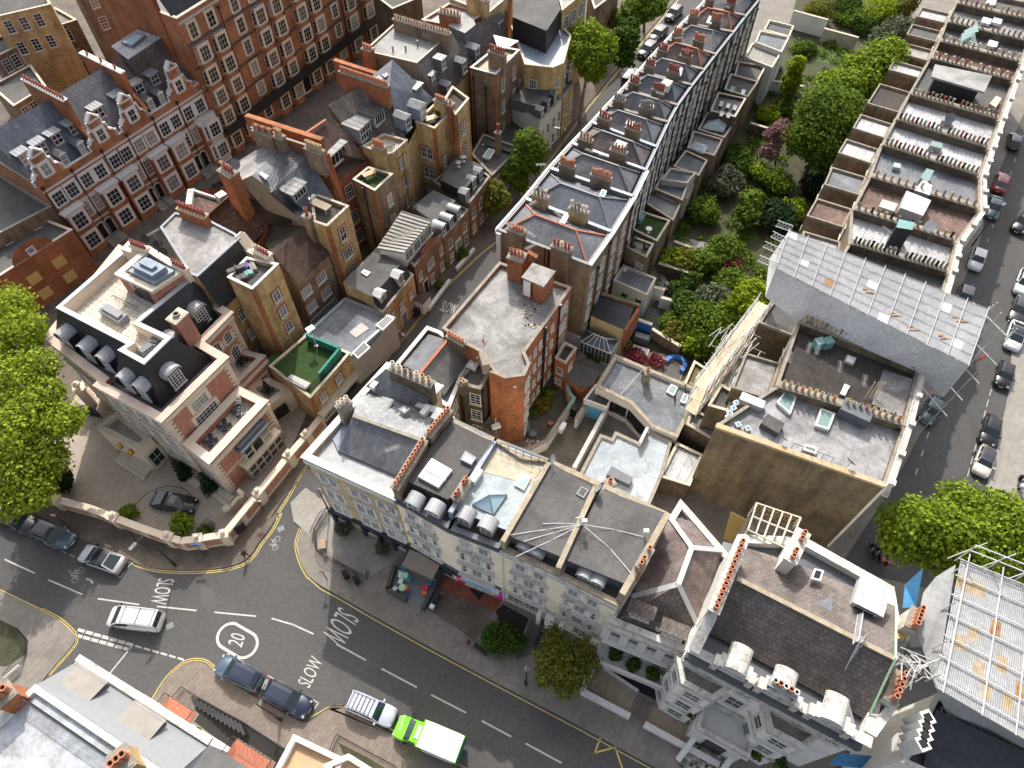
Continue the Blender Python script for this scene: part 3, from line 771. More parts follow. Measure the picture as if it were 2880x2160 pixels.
def bike_mesh_parts(t,body='car_black',seatm='rubber',top=None):
 """motor scooter, x forward"""
 b=MB();b.tube((.62,-.06,.28),(.62,.06,.28),.28,14);b.tube((.62,-.07,.28),(.62,.07,.28),.14,8,1);o=b.mesh('wheel',['rubber','alloy'])
 for x in(.62,-.62):
  w=bpy.data.objects.new('wheel',o);COL.objects.link(w);w.parent=t;w.location=(x-.62,0,0)
 b=MB();b.beam((-.75,0,.62),(-.15,0,.58),.34,.34);b.beam((-.2,0,.35),(.35,0,.33),.36,.12);b.beam((.38,0,.3),(.5,0,.95),.34,.1);b.beam((.5,0,.5),(.85,0,.52),.2,.08)
 o=b.build('body',body);o.parent=t
 b=MB();b.box(-.42,0,.8,.75,.3,.1);o=b.build('seat',seatm);o.parent=t
 b=MB();b.tube((.42,-.35,1.05),(.42,.35,1.05),.025,5);b.tube((.5,0,.6),(.42,0,1.05),.04,5);b.box(.5,0,.9,.12,.22,.16);o=b.build('handlebar','iron');o.parent=t
 if top:
  b=MB();b.box(-.85,0,.85,.4,.42,.34);o=b.build('top_box',top);o.parent=t
cam=bpy.data.cameras.new('camera');co=bpy.data.objects.new('camera',cam);COL.objects.link(co)
co.location=(0,0,HC);co.rotation_euler=(math.pi/2-PIT,0,0)
cam.sensor_fit='HORIZONTAL';cam.sensor_width=36.0;cam.lens=36.0*FPX/2880;cam.clip_end=2000;cam.clip_start=.5
scene.camera=co
SUN_EL=math.radians(44);sdir=Vector((-.07*math.cos(SUN_EL),.9975*math.cos(SUN_EL),math.sin(SUN_EL)))
sl=bpy.data.lights.new('sun','SUN');so=bpy.data.objects.new('sun',sl);COL.objects.link(so)
sl.energy=2.5;sl.angle=math.radians(.6);sl.color=(1.0,.95,.87)
so.rotation_euler=(-sdir).to_track_quat('-Z','Y').to_euler();so.location=(0,40,120)
wd=bpy.data.worlds.new('World');scene.world=wd;wd.use_nodes=True
wt=wd.node_tree;sky=wt.nodes.new('ShaderNodeTexSky');sky.sky_type='NISHITA';sky.sun_disc=False
sky.sun_elevation=SUN_EL;sky.sun_rotation=math.radians(-4);sky.air_density=.75;sky.dust_density=5.0;sky.ozone_density=.6
bg=wt.nodes['Background'];bg.inputs[1].default_value=.15;hs_=wt.nodes.new('ShaderNodeHueSaturation');hs_.inputs['Saturation'].default_value=.5;wt.links.new(sky.outputs[0],hs_.inputs['Color']);wt.links.new(hs_.outputs[0],bg.inputs[0])
scene.view_settings.view_transform='Standard';scene.view_settings.look='None';scene.view_settings.exposure=.92;scene.view_settings.gamma=1
b=MB();b.face([(-900,-400,-.03),(900,-400,-.03),(900,1400,-.03),(-900,1400,-.03)]);struct('ground',b,'paving_old')
def sheet(name,pts,z,mat,kind='structure',label=None):
 b=MB();b.face([(p.x,p.y,z)for p in ccw(pts)]);o=b.build(name,mat);o['kind']=kind
 if label:o['label']=label
 return o
def slab(name,pts,zt,mat,kerb='kerb',zb=-.02,edge=None):
 b=MB();b.prism(pts,zb,zt,1,0);o=b.build(name,[mat,kerb]);o['kind']='structure';return o
def line(b,pts,w,z=.008,m=0):
 for i in range(len(pts)-1):
  p,q=xy(pts[i]),xy(pts[i+1]);d=(q-p)
  if d.length<1e-4:continue
  d.normalize();n=Vector((-d.y,d.x))*w/2;e=d*w*.25
  b.face([(v.x,v.y,z)for v in(p-n-e,q-n+e,q+n+e,p+n-e)],m)
def offs(pts,d):
 out=[]
 for i,p in enumerate(pts):
  a=xy(pts[max(0,i-1)]);c=xy(pts[min(len(pts)-1,i+1)]);t=(c-a).normalized()
  out.append(xy(p)+Vector((-t.y,t.x))*d)
 return out
def smooth(pts,n=3):
 pts=[xy(p)for p in pts];out=[]
 for i in range(len(pts)-1):
  p0,p1,p2,p3=pts[max(0,i-1)],pts[i],pts[i+1],pts[min(len(pts)-1,i+2)]
  for k in range(n):
   t=k/n;out.append(.5*((2*p1)+(p2-p0)*t+(2*p0-5*p1+4*p2-p3)*t*t+(3*p1-p0-3*p2+p3)*t**3))
 return out+[pts[-1]]
K_nw=smooth([c4(-900,-320),c4(0,-10),c4(530,255),c4(840,400),c4(1180,605),c4(1400,700),c4(2060,985),z7(860,328),z7(940,352),z7(1030,368),z7(1200,377),z7(1400,368),z7(1540,338),z7(1620,285),z7(1680,200),z7(1750,108),z7(1800,8),a8(1300,1370),a8(1500,1060),a8(1640,830),a8(1750,665)])
A_=Vector((math.cos(GA),math.sin(GA)));B_=Vector((A_.y,-A_.x))
K_w=[a8(1750,665),z5(-30,960),z5(250,700),z5(480,412),z5(700,160),z5(890,-20),z2(1010,1545),z2(1340,1030),z2(1590,690),z2(1830,400),z2(2090,90),fd(1925,-30),fd(2010,-130)]
K_w=[xy(p)for p in K_w]
K_ne=smooth([a8(1830,760),a8(2080,1010),z7(2120,-150),z7(2025,10),z7(1955,110),z7(1930,200),z7(1945,300),z7(2000,410),z7(2080,480),z7(2212,552),z8(200,668),z8(560,868),z8(1000,1105),z8(1500,1365),z8(2000,1640),z8(3000,2190)])
b=MB();b.face([(-900,-400,0),(900,-400,0),(900,1400,0),(-900,1400,0)]);struct('road',b,'asphalt')
E_w=[p+B_*8.0 for p in K_w]
R_w=[a3(-200,2300),a3(330,1500),a3(640,980),a3(900,480),a3(1130,40),a2(1390,1150),a2(1620,600),a1(1800,1500),a1(2050,900),a1(2330,300),fd(3000,-40)]
R_w=[xy(p)-B_*0 for p in R_w]
blk=list(K_ne)+[xy(z8(3300,2100)),xy(z9(1000,900))]+R_w[:1]+[]
NEpoly=[xy(p)for p in K_ne[:-1]]+[xy(z8(2900,2130)),xy(z9(1350,1100)),xy(z9(1600,500))]+R_w+[R_w[-1]+A_*60]+[E_w[-1]+A_*60]+E_w[::-1][:-2]
slab('pavement',NEpoly,.12,'paving')
NWpoly=[xy(p)for p in K_nw]+K_w[1:]+[K_w[-1]+A_*80,K_w[-1]+A_*80-B_*220,xy(K_nw[0])-B_*80+A_*60]
slab('pavement',NWpoly,.12,'paving_old')
SW=smooth([z7(-500,270),z7(0,512),z7(150,582),z7(270,640),z7(360,690),z7(430,740),z7(478,790),z7(486,830),z7(460,880),z7(310,1052),z7(180,1240)])
slab('pavement',SW+[xy(z7(-400,1900)),xy(z7(-900,800))],.12,'paving')
SK=smooth([z7(860,1400),z7(988,1222),z7(1060,1110),z7(1130,1035),z7(1200,985),z7(1260,970),z7(1330,985),z7(1400,1030),c3(60,560),c3(200,640),c3(700,965),c3(1100,1180),c3(1400,1350),c3(1540,1390),c3(1640,1370),c3(1750,1290),c3(1870,1205),c3(2000,1168),c3(2120,1180),c2(30,760),c2(110,725),c2(200,722),c2(330,765),c2(1060,1160),c2(2000,1655),c2(3200,2300)])
slab('pavement',SK+[xy(c2(3000,4000)),xy(z7(600,2600))],.12,'paving_brick')
RE=[a3(1500,1900),a3(1700,1290),a3(1850,770),a3(2010,0),a2(2060,1800),a2(2300,900),a2(2600,200),a1(2900,900),fd(3300,0)]
slab('pavement',[xy(p)for p in RE]+[xy(fd(3700,0)),xy(a3(3500,1900))],.12,'paving_light')
def dash(b,p,q,w,m=0):line(b,[p,q],w,.008,m)
mk=MB()
for v,p,q in[(c4,(78,960),(537,1172)),(c4,(755,1278),(1280,1503)),(c1,(420,1128),(1052,1218)),(c1,(1338,1247),(1945,1310)),(z7,(1393,650),(1657,675)),(z7,(1762,690),(1900,730)),(z7,(1900,730),(2030,790)),(z8,(-30,857),(158,960)),(z8,(262,1016),(487,1135)),(z8,(585,1186),(806,1300)),(z8,(911,1354),(1099,1455)),(z8,(1196,1501),(1424,1625)),(z8,(1520,1680),(1740,1800)),(c4,(-560,640),(-130,860))]:
 dash(mk,v(*p),v(*q),.14)
struct('road_marking',mk,'line_white')
mk=MB()
for i in range(7):
 t=i/6.0;
 for(p0,p1,n)in(((527,768),(840,857),7),):
  c=(lerp(p0[0],p1[0],t),lerp(p0[1],p1[1],t));dash(mk,z7(c[0]-18,c[1]-5),z7(c[0]+18,c[1]+5),.28)
 c=(lerp(510,822,t),lerp(803,888,t));dash(mk,z7(c[0]-18,c[1]-5),z7(c[0]+18,c[1]+5),.28)
for i in range(6):
 t=i/5.0;c=(lerp(897,1172,t),lerp(873,952,t));dash(mk,z7(c[0]-18,c[1]-6),z7(c[0]+18,c[1]+6),.16)
dash(mk,z7(853,872),z7(692,1070),.12)
struct('road_marking',mk,'line_white')
mk=MB()
for i in range(10):
 x=lerp(36,1262,i/9.0);y=lerp(408,965,i/9.0);dash(mk,c4(x-35,y-17),c4(x+35,y+17),.07)
for p,q in[((1810,1205),(1875,1238)),((1875,1238),(1940,1150)),((1990,1080),(2060,1000))]:dash(mk,c4(*p),c4(*q),.07)
for x,y in[(540,432),(686,512),(845,598),(1003,687),(1166,775),(1330,865),(1500,957)]:dash(mk,c3(x-43,y-24),c3(x+43,y+24),.08)
for p,q in[((335,322),(290,380)),((335,322),(365,340)),((1655,1040),(1745,1088)),((1745,1088),(1685,1180))]:dash(mk,c3(*p),c3(*q),.09)
for i in range(11):
 t=i/10.0;p=lerp(xy(a3(1450,1210)),xy(a3(1850,-250)),t);dash(mk,p-A_*.55,p+A_*.55,.09)
for i in range(14):
 p=lerp(xy(a3(820,1040)),xy(a3(1035,350)),i/3.0)
 if i<7:dash(mk,p-A_*.45,p+A_*.45,.09)
for i in range(12):
 p=lerp(xy(a2(1545,1130)),xy(a2(1810,345)),i/4.0);dash(mk,p-A_*.4,p+A_*.4,.08)
struct('road_marking',mk,'line_white')
mk=MB()
def dbl(pts,d0,d1,w=.075):
 for d in(d0,d1):line(mk,offs(pts,d),w,.008)
n0=len(K_nw)
dbl(smooth([c4(2060,1012),z7(900,352),z7(1030,384),z7(1200,393),z7(1400,385),z7(1560,350),z7(1640,295),z7(1700,205),z7(1770,115),z7(1822,8),a8(1350,1380),a8(1540,1080),a8(1660,850),a8(1775,680)]),-.08,.12)
dbl(smooth([a8(1990,1090),a8(1840,1230),a8(1760,1340),z7(1965,60),z7(1930,150),z7(1918,230),z7(1950,340),z7(2000,430)]),-.1,.1)
line(mk,offs([z7(2000,430),z7(2080,500),z7(2212,572),z8(200,690),z8(560,890),z8(1000,1125),z8(1500,1388),z8(2000,1660)],0),.08)
dbl(smooth([z7(270,630),z7(370,682),z7(440,735),z7(490,790),z7(498,835),z7(470,885),z7(318,1055)]),-.09,.09)
line(mk,[z7(-300,360),z7(0,503),z7(270,632)],.08)
dbl(smooth([z7(988,1215),z7(1060,1100),z7(1130,1022),z7(1200,970),z7(1270,955),z7(1340,968),z7(1405,1022)]),-.09,.09)
line(mk,smooth([c3(1620,1310),c3(1760,1235),c3(1880,1160),c3(2010,1125),c3(2190,1135)]),.08)
line(mk,smooth([c2(0,725),c2(90,688),c2(200,680),c2(310,700)]),.08);line(mk,[c2(960,1040),c2(2060,1610),c2(2700,1940)],.07)
dbl([p+B_*.35 for p in K_w[2:]],-.1,.1)
line(mk,[z8(1678,1468),z8(1642,1560),z8(1775,1525),z8(1830,1690)],.13)
struct('road_marking',mk,'line_yellow')
def road_text(s,c,right,up,z=.009,mat='line_white',size=1.0):
 """letters laid on the road; right/up are vectors for the letters' own axes"""
 me=textmesh(s,1.0);R=Vector((right.x,right.y,0));U=Vector((up.x,up.y,0))
 for v in me.vertices:
  p=R*v.co.x+U*v.co.y;v.co=Vector((c.x,c.y,z))+p
 me.materials.clear();me.materials.append(M(mat));me.update()
 o=bpy.data.objects.new('road_marking',me);COL.objects.link(o);o['kind']='structure';o['label']='painted '+('number' if s.isdigit()else 'word')+' '+s+' on the asphalt'
 return o
def rtext(s,v,left,right,bot,top):
 """left/right: mid-ends of the word, bot/top: points below/above its middle (pixels)"""
 l,r,bo,to=(xy(v(*q))for q in(left,right,bot,top))
 me=textmesh(s,1.0);xs=[q.co.x for q in me.vertices];ys=[q.co.y for q in me.vertices]
 w=max(xs)-min(xs);h=max(ys)-min(ys);bpy.data.meshes.remove(me)
 c=(l+r)/2;road_text(s,c,(r-l)/w,(to-bo)/h)
rtext('SLOW',c1,(1475,815),(1335,1205),(1255,1040),(1510,1060))
rtext('SLOW',c3,(1520,825),(1740,405),(1730,660),(1540,560))
rtext('SLOW',z8,(44,648),(-69,834),(-76,696),(60,786))
rtext('SLOW',b3,(1665,1385),(1850,1440),(1730,1480),(1790,1345))
rtext('20',c3,(455,205),(520,20),(598,150),(380,85))
rtext('SL',z2,(1545,870),(1640,905),(1575,905),(1610,870))
mk=MB()
o_,i_=[],[]
cc=xy(z7(1538,832));ax=(xy(z7(1655,905))-xy(z7(1420,760)));La=ax.length;ax.normalize();ay=Vector((-ax.y,ax.x))
hw_,r_=La*.5,1.28
for k in range(24):
 t=2*math.pi*k/24;sgn=1 if math.cos(t)>=0 else-1
 for R_,lst in((r_,o_),(r_-.26,i_)):
  lst.append(cc+ax*(sgn*(hw_-r_)+R_*math.cos(t))+ay*(R_*math.sin(t)))
for k in range(24):
 j=(k+1)%24;mk.face([(q.x,q.y,.008)for q in(o_[k],o_[j],i_[j],i_[k])])
struct('road_marking',mk,'line_white')
def bike_mark(v,c,e,s=1.0):
 mk=MB();c=xy(v(*c));d=(xy(v(*e))-c).normalized();n=Vector((-d.y,d.x))
 P=lambda x,y:c+d*x*s+n*y*s
 for wx in(-.55,.55):
  pts=[P(wx+.36*math.cos(t),.36*math.sin(t))for t in[2*math.pi*k/14 for k in range(15)]];line(mk,pts,.05*s)
 for p,q in[((-.55,0),(-.1,.0)),((-.1,0),(.35,.55)),((-.55,0),(-.2,.5)),((-.2,.5),(.35,.5)),((-.1,0),(-.25,.7)),((.55,0),(.35,.65)),((.35,.65),(.55,.75)),((-.4,.7),(-.1,.7))]:line(mk,[P(*p),P(*q)],.05*s)
 struct('road_marking',mk,'line_white')
bike_mark(c4,(1210,1200),(1270,1100),.85);bike_mark(z7,(1790,202),(1800,160),.8)
mk=MB()
line(mk,[c4(1345,1262),c4(1400,1275),c4(1430,1305)],.16);mk.face([(*xy(c4(1400,1325)),.008),(*xy(c4(1450,1290)),.008),(*xy(c4(1450,1335)),.008)])
line(mk,smooth([c4(1075,1125),c4(1075,1150),c4(1110,1170),c4(1155,1165)]),.07)
struct('road_marking',mk,'line_white')
mk=MB()
for v,x,y,s in((z7,1100,738,.55),(c1,1548,1530,.0),(z8,1120,1080,.5),(z8,750,895,.35),(z8,828,925,.3),(z7,1820,108,.55)):
 if s:p=v(x,y);mk.box(p.x,p.y,.121 if v is z8 else.004,s*1.2,s,.005,.5)
struct('manhole_cover',mk,'grey_metal')
mk=MB()
for q in([a8(1665,1180),a8(1730,1100),a8(1800,1150),a8(1735,1230)],[a8(1720,1110),a8(1790,1060),a8(1840,1100),a8(1790,1160)],[a8(1770,1060),a8(1800,1020),a8(1890,1060),a8(1850,1100)]):
 mk.face([(p.x,p.y,.006)for p in ccw(q)])
for q in([a8(1380,1530),a8(1415,1480),a8(1460,1500),a8(1430,1545)],):mk.face([(p.x,p.y,.006)for p in ccw(q)])
struct('road_repair',mk,'paving_light')
mk=MB()
for v,q in((z7,[(1780,900),(2130,1000),(2212,1200),(1900,1130)]),(z8,[(540,1250),(700,1330),(660,1420),(480,1340)])):
 mk.face([(p.x,p.y,.004)for p in ccw([v(*e)for e in q])])
for q in((760,1600,840,1640),(1330,1990,1450,2040),(180,1690,260,1730),(560,1640,600,1700),(1560,2090,1700,2140),(2690,1100,2720,1240)):
 c_=[W(q[0],q[1]),W(q[2],q[1]+18),W(q[2]+10,q[3]+22),W(q[0]+8,q[3])];mk.face([(p.x,p.y,.0045)for p in ccw(c_)])
struct('road_patch',mk,'asphalt_worn')
mk=MB()
for q in(((620,1660),(700,1700),(880,1712),(1040,1790)),((300,1650),(420,1690),(520,1700)),((1100,1840),(1300,1935),(1600,2090)),((760,1540),(720,1620),(690,1740)),((2650,900),(2640,1100),(2560,1300))):line(mk,smooth([W(*p)for p in q]),.07,.0055)
struct('sealed_crack',mk,'felt_dark')
ZC=13.2
F0=z5(350,1568,ZC);F1=z8(702,107,ZC);F2=z8(1033,236,ZC);F3=z8(1402,404,ZC);F4=z8(1792,604,ZC)
B0=z5(715,1055,ZC);B1=z5(1000,1190,ZC);B2=z5(1348,1325,ZC);B3=z5(1690,1480,ZC);B4=z8(2112,12,ZC)
YL=z5(-238,1300,ZC)
Yh=House('corner_house','yellow brick corner house with white arched windows and slate roof beside cream terrace','house',[YL,F0,B0,z5(660,1012,ZC),z5(522,964,ZC),z5(640,848,ZC),z5(300,706,ZC)],ZC,.12,'brick_cream','lead',.55,.4,'white_stone',cw=.25)
m=MB();R=lambda x,y,z:z5(x,y,z)
rf=[z5(75,1035,15.0),z5(535,1200,15.0)]
m.face([z5(-20,1262,12.95),z5(352,1420,12.95),rf[1],rf[0]][::1]);
o=m.build('roof_slope','slate_grey',Yh.root)
m=MB();m.face([rf[0],rf[1],z5(650,1075,13.0),z5(130,870,13.0)]);m.build('roof_slope','slate_light',Yh.root)  # far slope, its sunlit look painted by the paler slate
m=MB();m.face([z5(130,870,13.0),z5(535,985,13.0),z5(600,850,14.8),z5(290,730,14.8)]);m.build('roof_slope','slate_grey',Yh.root)
m=MB();m.face([z5(-20,1262,12.95),rf[0],z5(130,870,13.0),z5(-60,1180,12.8)]);m.build('roof_gable','lead_blue',Yh.root)
m=MB();m.face([z5(352,1420,12.95),z5(650,1075,13.0),rf[1]]);m.build('roof_gable','lead_blue',Yh.root)
m=MB();m.beam(rf[0]+Vector((0,0,.03)),rf[1]+Vector((0,0,.03)),.3,.12);m.beam(z5(210,1070,14.2),z5(335,950,13.3),.25,.1);m.build('ridge','stone_dark',Yh.root)
chimney(Yh,z5(318,712,16.0),z5(588,828,16.0),.75,12.6,16.0,7,'brick_dark',['pot_pale','pot_pale','pot_grey','pot_grey','pot_pale','pot_buff','pot_buff'],.8,.2)
chimney(Yh,z5(-25,985,15.6),z5(50,930,15.6),.7,12.6,15.6,3,'stone_mossy','pot_pale',.7,.2)
skylight(Yh,z5.L([(370,1000),(408,978),(450,998),(412,1028)],14.0),.2,'grey_metal','sky_glass')
for q in((222,840),(545,1010),(615,1040)):
 m=MB();p=z5(q[0],q[1],13.4);m.box(p.x,p.y,12.9,1.0,.45,.9,GA);m.box(p.x,p.y,13.81,1.06,.5,.04,GA);m.build('air_conditioner','white_paint',Yh.root)
aerial(Yh,z5(355,1340,14.0),2.6,10,1.4,.4)
W3=dict(sur='white_stone',sw=.2,arch=.5,cols=2,rows=4)
for z,h,kw in((9.3,1.75,W3),(5.9,1.9,dict(sur='white_stone',sw=.22,cols=2,rows=4)),(2.9,1.6,dict(sur='white_stone',sw=.2,cols=2,rows=4))):
 Yh.win(0,(.13,.235,.49,.60,.80,.90),(z,),.95,h,**kw)
for u0,u1 in((.08,.29),(.44,.65),(.75,.95)):
 Yh.band(0,5.55,.22,.3,'white_stone',u0,u1,'balconette');Yh.band(0,8.2,.25,.22,'white_stone',u0,u1)
Yh.band(0,12.85,.5,.35,'white_stone');Yh.band(6,12.85,.5,.35,'white_stone')
Yh.band(0,2.55,.55,.3,'blue_dark',0,1,'shop_fascia')
for u in(.03,.22,.42,.62,.80,.98):
 a,bb,n,L=Yh.edge(0);p=lerp(a,bb,u)+n*.22;m=MB();m.box(p.x,p.y,.12,.35,.35,2.3,nang(n));m.build('pilaster','blue_dark',Yh.root)
Yh.win(0,(.12,.52,.9),(.5,),1.9,1.9,cols=3,rows=2,sur='blue_dark',sw=.1)
Yh.win(6,(.2,.35),(9.3,5.9),.95,1.75,**W3)
def cunit(label,f0,f1,b1_,b0_,roofpts,roof,zr,wall='stucco_cream',pcol='stone_mossy'):
 h=House('terraced_house',label,'house',[f0,f1,b1_,b0_],ZC,.12,wall,'felt_dark',.45,.35,'lead_dark' if roof!='felt_grey' else 'stone_mossy','cream stucco houses of the terrace',cw=.12)
 m=MB();m.prism(roofpts,12.3,zr,0);m.build('mansard','lead_dark',h.root)
 m=MB();m.prism(inset(ccw(roofpts),-.1),zr+.003,zr+.1,0);m.build('flat_roof',roof,h.root)
 return h
ZR=14.5
C1=cunit('cream house with dark flat roof and two white roof lights beside yellow corner house',F0,F1,B1,B0,z5.L([(420,1450),(690,1572),(978,1215),(715,1085)],ZR),'felt_dark',ZR)
C2=cunit('cream house with glass pyramid roof light on pale blue roof',F1,F2,B2,B1,z5.L([(740,1640),(1145,1800),(1330,1345),(1000,1210)],13.9),'roof_lightblue',13.9)
C3=cunit('cream house with grey roof and white cables, on its left the pale blue roof',F2,F3,B3,B2,z8.L([(1085,150),(1425,285),(1640,-140),(1368,-305)],ZR),'felt_grey',ZR)
C4=cunit('cream house with plain grey roof at the end of the terrace beside the hipped villa',F3,F4,B4,B3,z8.L([(1455,305),(1830,455),(2085,10),(1690,-135)],ZR),'felt_grey',ZR)
def party(h,p,q,z0,z1,w,mat):
 m=MB();p=Vector(p);q=Vector(q);m.beam((p.x,p.y,(z0+z1)/2),(q.x,q.y,(z0+z1)/2),w,z1-z0);m.build('party_wall',mat,h.root)
chimney(C1,xy(z5(345,1500,15.6)),xy(z5(535,1190,15.6)),.62,12.5,15.6,12,'brick_brown','terracotta',.5,.17)
chimney(C1,xy(z5(560,1160,15.8)),xy(z5(700,990,15.8)),.62,12.5,15.8,8,'brick_brown','terracotta',.5,.17)
chimney(C2,xy(z5(735,1570,15.2)),xy(z5(820,1440,15.2)),.6,12.5,15.2,5,'brick_cream',['pot_red','terracotta','pot_red'],.5,.17,skip=(2,))
party(C2,z5(705,1660,14.6),z5(992,1196,14.6),12.5,14.6,.4,'lead_blue')
party(C3,z8(1045,190,14.9),z5(1345,1335,14.9),12.5,14.9,.4,'stone_mossy')
party(C4,z8(1405,360,15.0),z8(1650,-170,15.0),12.5,15.0,.42,'stone_mossy')
party(C4,z8(1820,530,15.2),z8(2115,10,15.2),12.5,15.2,.5,'stone_mossy')
chimney(C4,xy(z8(1935,350,16.2)),xy(z8(2005,225,16.2)),.6,13,16.0,4,'brick_yellow',['terracotta','terracotta','pot_buff','terracotta'],.6,.18,skip=(2,))
for h,q in((C1,((720,1066),(900,1172),(990,1188))),(C2,((1005,1195),(1170,1305),(1340,1325)))):
 for i in range(len(q)-1):party(h,z5(*q[i],14.3),z5(*q[i+1],14.3),12.3,14.35,.35,'stone_mossy')
s=skylight(C1,z5.L([(500,1440),(588,1322),(720,1398),(632,1512)],ZR+.1),.35,'white_paint','sky_white');
m=MB();m.beam(z5(545,1382,14.98),z5(676,1455,14.98),.06,.05);m.build('glazing_bar','white_paint',C1.root)
skylight(C1,z5.L([(772,1330),(805,1275),(876,1318),(843,1365)],ZR+.1),.35,'lead_blue','sky_glass')
skylight(C2,z5.L([(1120,1490),(1165,1408),(1230,1440),(1185,1525)],13.98),.25,'white_paint','glass_blue',dome=.12)
py=ccw(z5.L([(848,1617),(935,1490),(1075,1550),(985,1680)],14.06));ap=sum(py,Vector((0,0)))/4
m=MB();m.ring(py,.14,14.0,14.25,0)
for i in range(4):
 m.face([(py[i].x,py[i].y,14.22),(py[(i+1)%4].x,py[(i+1)%4].y,14.22),(ap.x,ap.y,15.1)],1)
 m.beam((py[i].x,py[i].y,14.24),(ap.x,ap.y,15.12),.1,.08,0)
m.build('roof_lantern',['lead_blue','glass_blue'],C2.root)
sheetp=ccw(z5.L([(895,1395),(990,1250),(1310,1370),(1225,1480)],14.0));m=MB();m.prism(sheetp,13.98,14.03);m.build('roof_terrace','roof_cream',C2.root)
m=MB()
for p,q in(((985,1232),(1330,1362)),):
 A=z5(*p,14.1);B=z5(*q,14.1)
 for i in range(8):c=lerp(A,B,i/7);m.tube(c,c+Vector((0,0,1.1)),.03,4)
 for z in(.5,1.05):m.tube(A+Vector((0,0,z)),B+Vector((0,0,z)),.025,4)
m.build('railing','iron',C2.root)
p=z5(875,1425,14.5);m=MB();m.box(p.x,p.y,14.0,1.3,.5,.7,GA);m.build('air_conditioner','white_paint',C2.root)
nF=Vector(((F4-F0).y,-(F4-F0).x)).normalized();nF=nF if nF.y<0 else-nF
for h,pts,k in((C1,[(472,1655),(603,1705)],1.0),):
 for q in pts:dormer(h,z5(q[0],q[1],12.7),nF,1.3,1.45,1.0,'arch','lead','lead',2,2)
for q in((800,90),(940,150)):dormer(C2,z8(q[0],q[1],12.6),nF,1.3,1.45,1.0,'arch','lead','lead',2,3)
for h,pts in((C3,[(1180,265),(1262,300)]),(C4,[(1565,445),(1648,485)])):
 for q in pts:dormer(h,z8(q[0],q[1],12.75),nF,1.1,1.05,1.0,'arch','lead','lead',2,2)
p0=z8(1560,65,15.6)
m=MB();m.tube(z8(1550,75,14.6),z8(1545,40,16.6),.04,5)
for k in range(7):m.beam(z8(1545,40,15.4+k*.18)+Vector((-.35,0,0)),z8(1545,40,15.4+k*.18)+Vector((.35,.2,0)),.03,.03)
m.build('aerial','metal',C4.root)
m=MB()
for tgt in((1085,150),(1180,190),(1305,75),(1130,290),(1880,400),(1955,160)):
 q=z8(*tgt,14.75);A=z8(1560,80,15.1);c=(A+q)/2+Vector((.3,.2,-.35));m.tube(A,c,.03,4);m.tube(c,q,.03,4)
m.build('cable','white_paint',C3.root)
for h,v,q,z in((C4,z8,(1965,150),14.8),(C4,z8,(1570,85),15.2)):
 m=MB();p=v(*q,z);m.tube(p,p+Vector((0,0,.8)),.09,6,0);m.box(p.x,p.y,p.z+.6,.4,.3,.4);m.build('aerial','white_paint',h.root)
dish(C4,z5(1660,1530,14.6),.45,2.6);dish(C1,z5(400,1450,15.2),.35,3.0);dish(C3,z5(1365,1345,14.8),.4,-.5,'metal')
skylight(C3,z5.L([(1520,1545),(1555,1495),(1605,1520),(1570,1575)],ZR+.1),.12,'grey_metal','felt_dark')
def group_(h,i,u,gz=True):
 a,bb,n,L=h.edge(i);k=1/L
 h.win(i,(u-.85*k,u+.85*k),(10.2,),.95,1.55,sur='white_stone',sw=.2,arch=.47,cols=2,rows=4)
 for z,hh in((7.0,1.9),(3.9,1.9)):
  h.win(i,(u-1.25*k,u+1.25*k),(z,),.5,hh,sur='white_stone',sw=.14,cols=1,rows=2);h.win(i,(u,),(z,),1.05,hh,sur='white_stone',sw=.14,cols=2,rows=4)
  h.band(i,z-.28,.2,.32,'white_dirty',u-1.8*k,u+1.8*k,'sill');h.band(i,z+hh+.3,.2,.25,'white_dirty',u-1.8*k,u+1.8*k,'cornice')
 h.band(i,9.9,.2,.28,'white_dirty',u-1.6*k,u+1.6*k,'sill')
group_(C1,0,.40);group_(C2,0,.46);group_(C3,0,.52);group_(C4,0,.46)
for h in(C3,C4):h.band(0,12.75,.55,.3,'white_dirty');h.band(0,3.35,.3,.28,'white_dirty')
for h in(C1,C2):h.band(0,12.75,.4,.2,'lead_dark');h.band(0,3.3,.25,.2,'lead_dark')
C3.win(0,(.3,.62),(1.0,),1.9,1.5,cols=3,rows=2);C4.win(0,(.62,),(1.0,),2.0,1.6,cols=3,rows=2)
C3.door(0,.88,.3,1.0,2.2,'white_paint');C4.door(0,.14,.3,1.0,2.2,'white_paint')
for h,i,us in((C3,0,(.80,.97)),(C4,0,(.05,.24))):
 for u in us:
  a,bb,n,L=h.edge(i);p=lerp(a,bb,u)+n*.4;m=MB();m.box(p.x,p.y,.12,.4,.7,3.0,nang(n));m.build('pilaster','stucco_white',h.root)
C3.pipe(0,.03,.2,12.5,'stucco_cream');
a,bb,n,L=C2.edge(0);r=nang(n);t=(bb-a).normalized()
def onC2(u,d,z):p=lerp(a,bb,u)+n*d;return Vector((p.x,p.y,z))
m=MB();m.beam(onC2(.12,.25,2.75),onC2(.96,.25,2.75),.45,.75);m.build('shop_fascia','white_paint',C2.root)
m=MB();m.beam(onC2(.14,.49,2.78),onC2(.80,.49,2.78),.04,.62);sg=m.build('shop_sign','sign_sky',C2.root)
me=textmesh('CENTRAL WASH',.62,.012);me.materials.clear();me.materials.append(M('white_paint'))
o=bpy.data.objects.new('lettering',me);COL.objects.link(o);o.parent=sg;p=onC2(.47,.53,2.78);o.location=p-ORG[sg.name]
o.rotation_euler=Matrix(((t.x,0,n.x),(t.y,0,n.y),(0,1,0))).to_euler()
o['label']='white letters reading CENTRAL WASH'
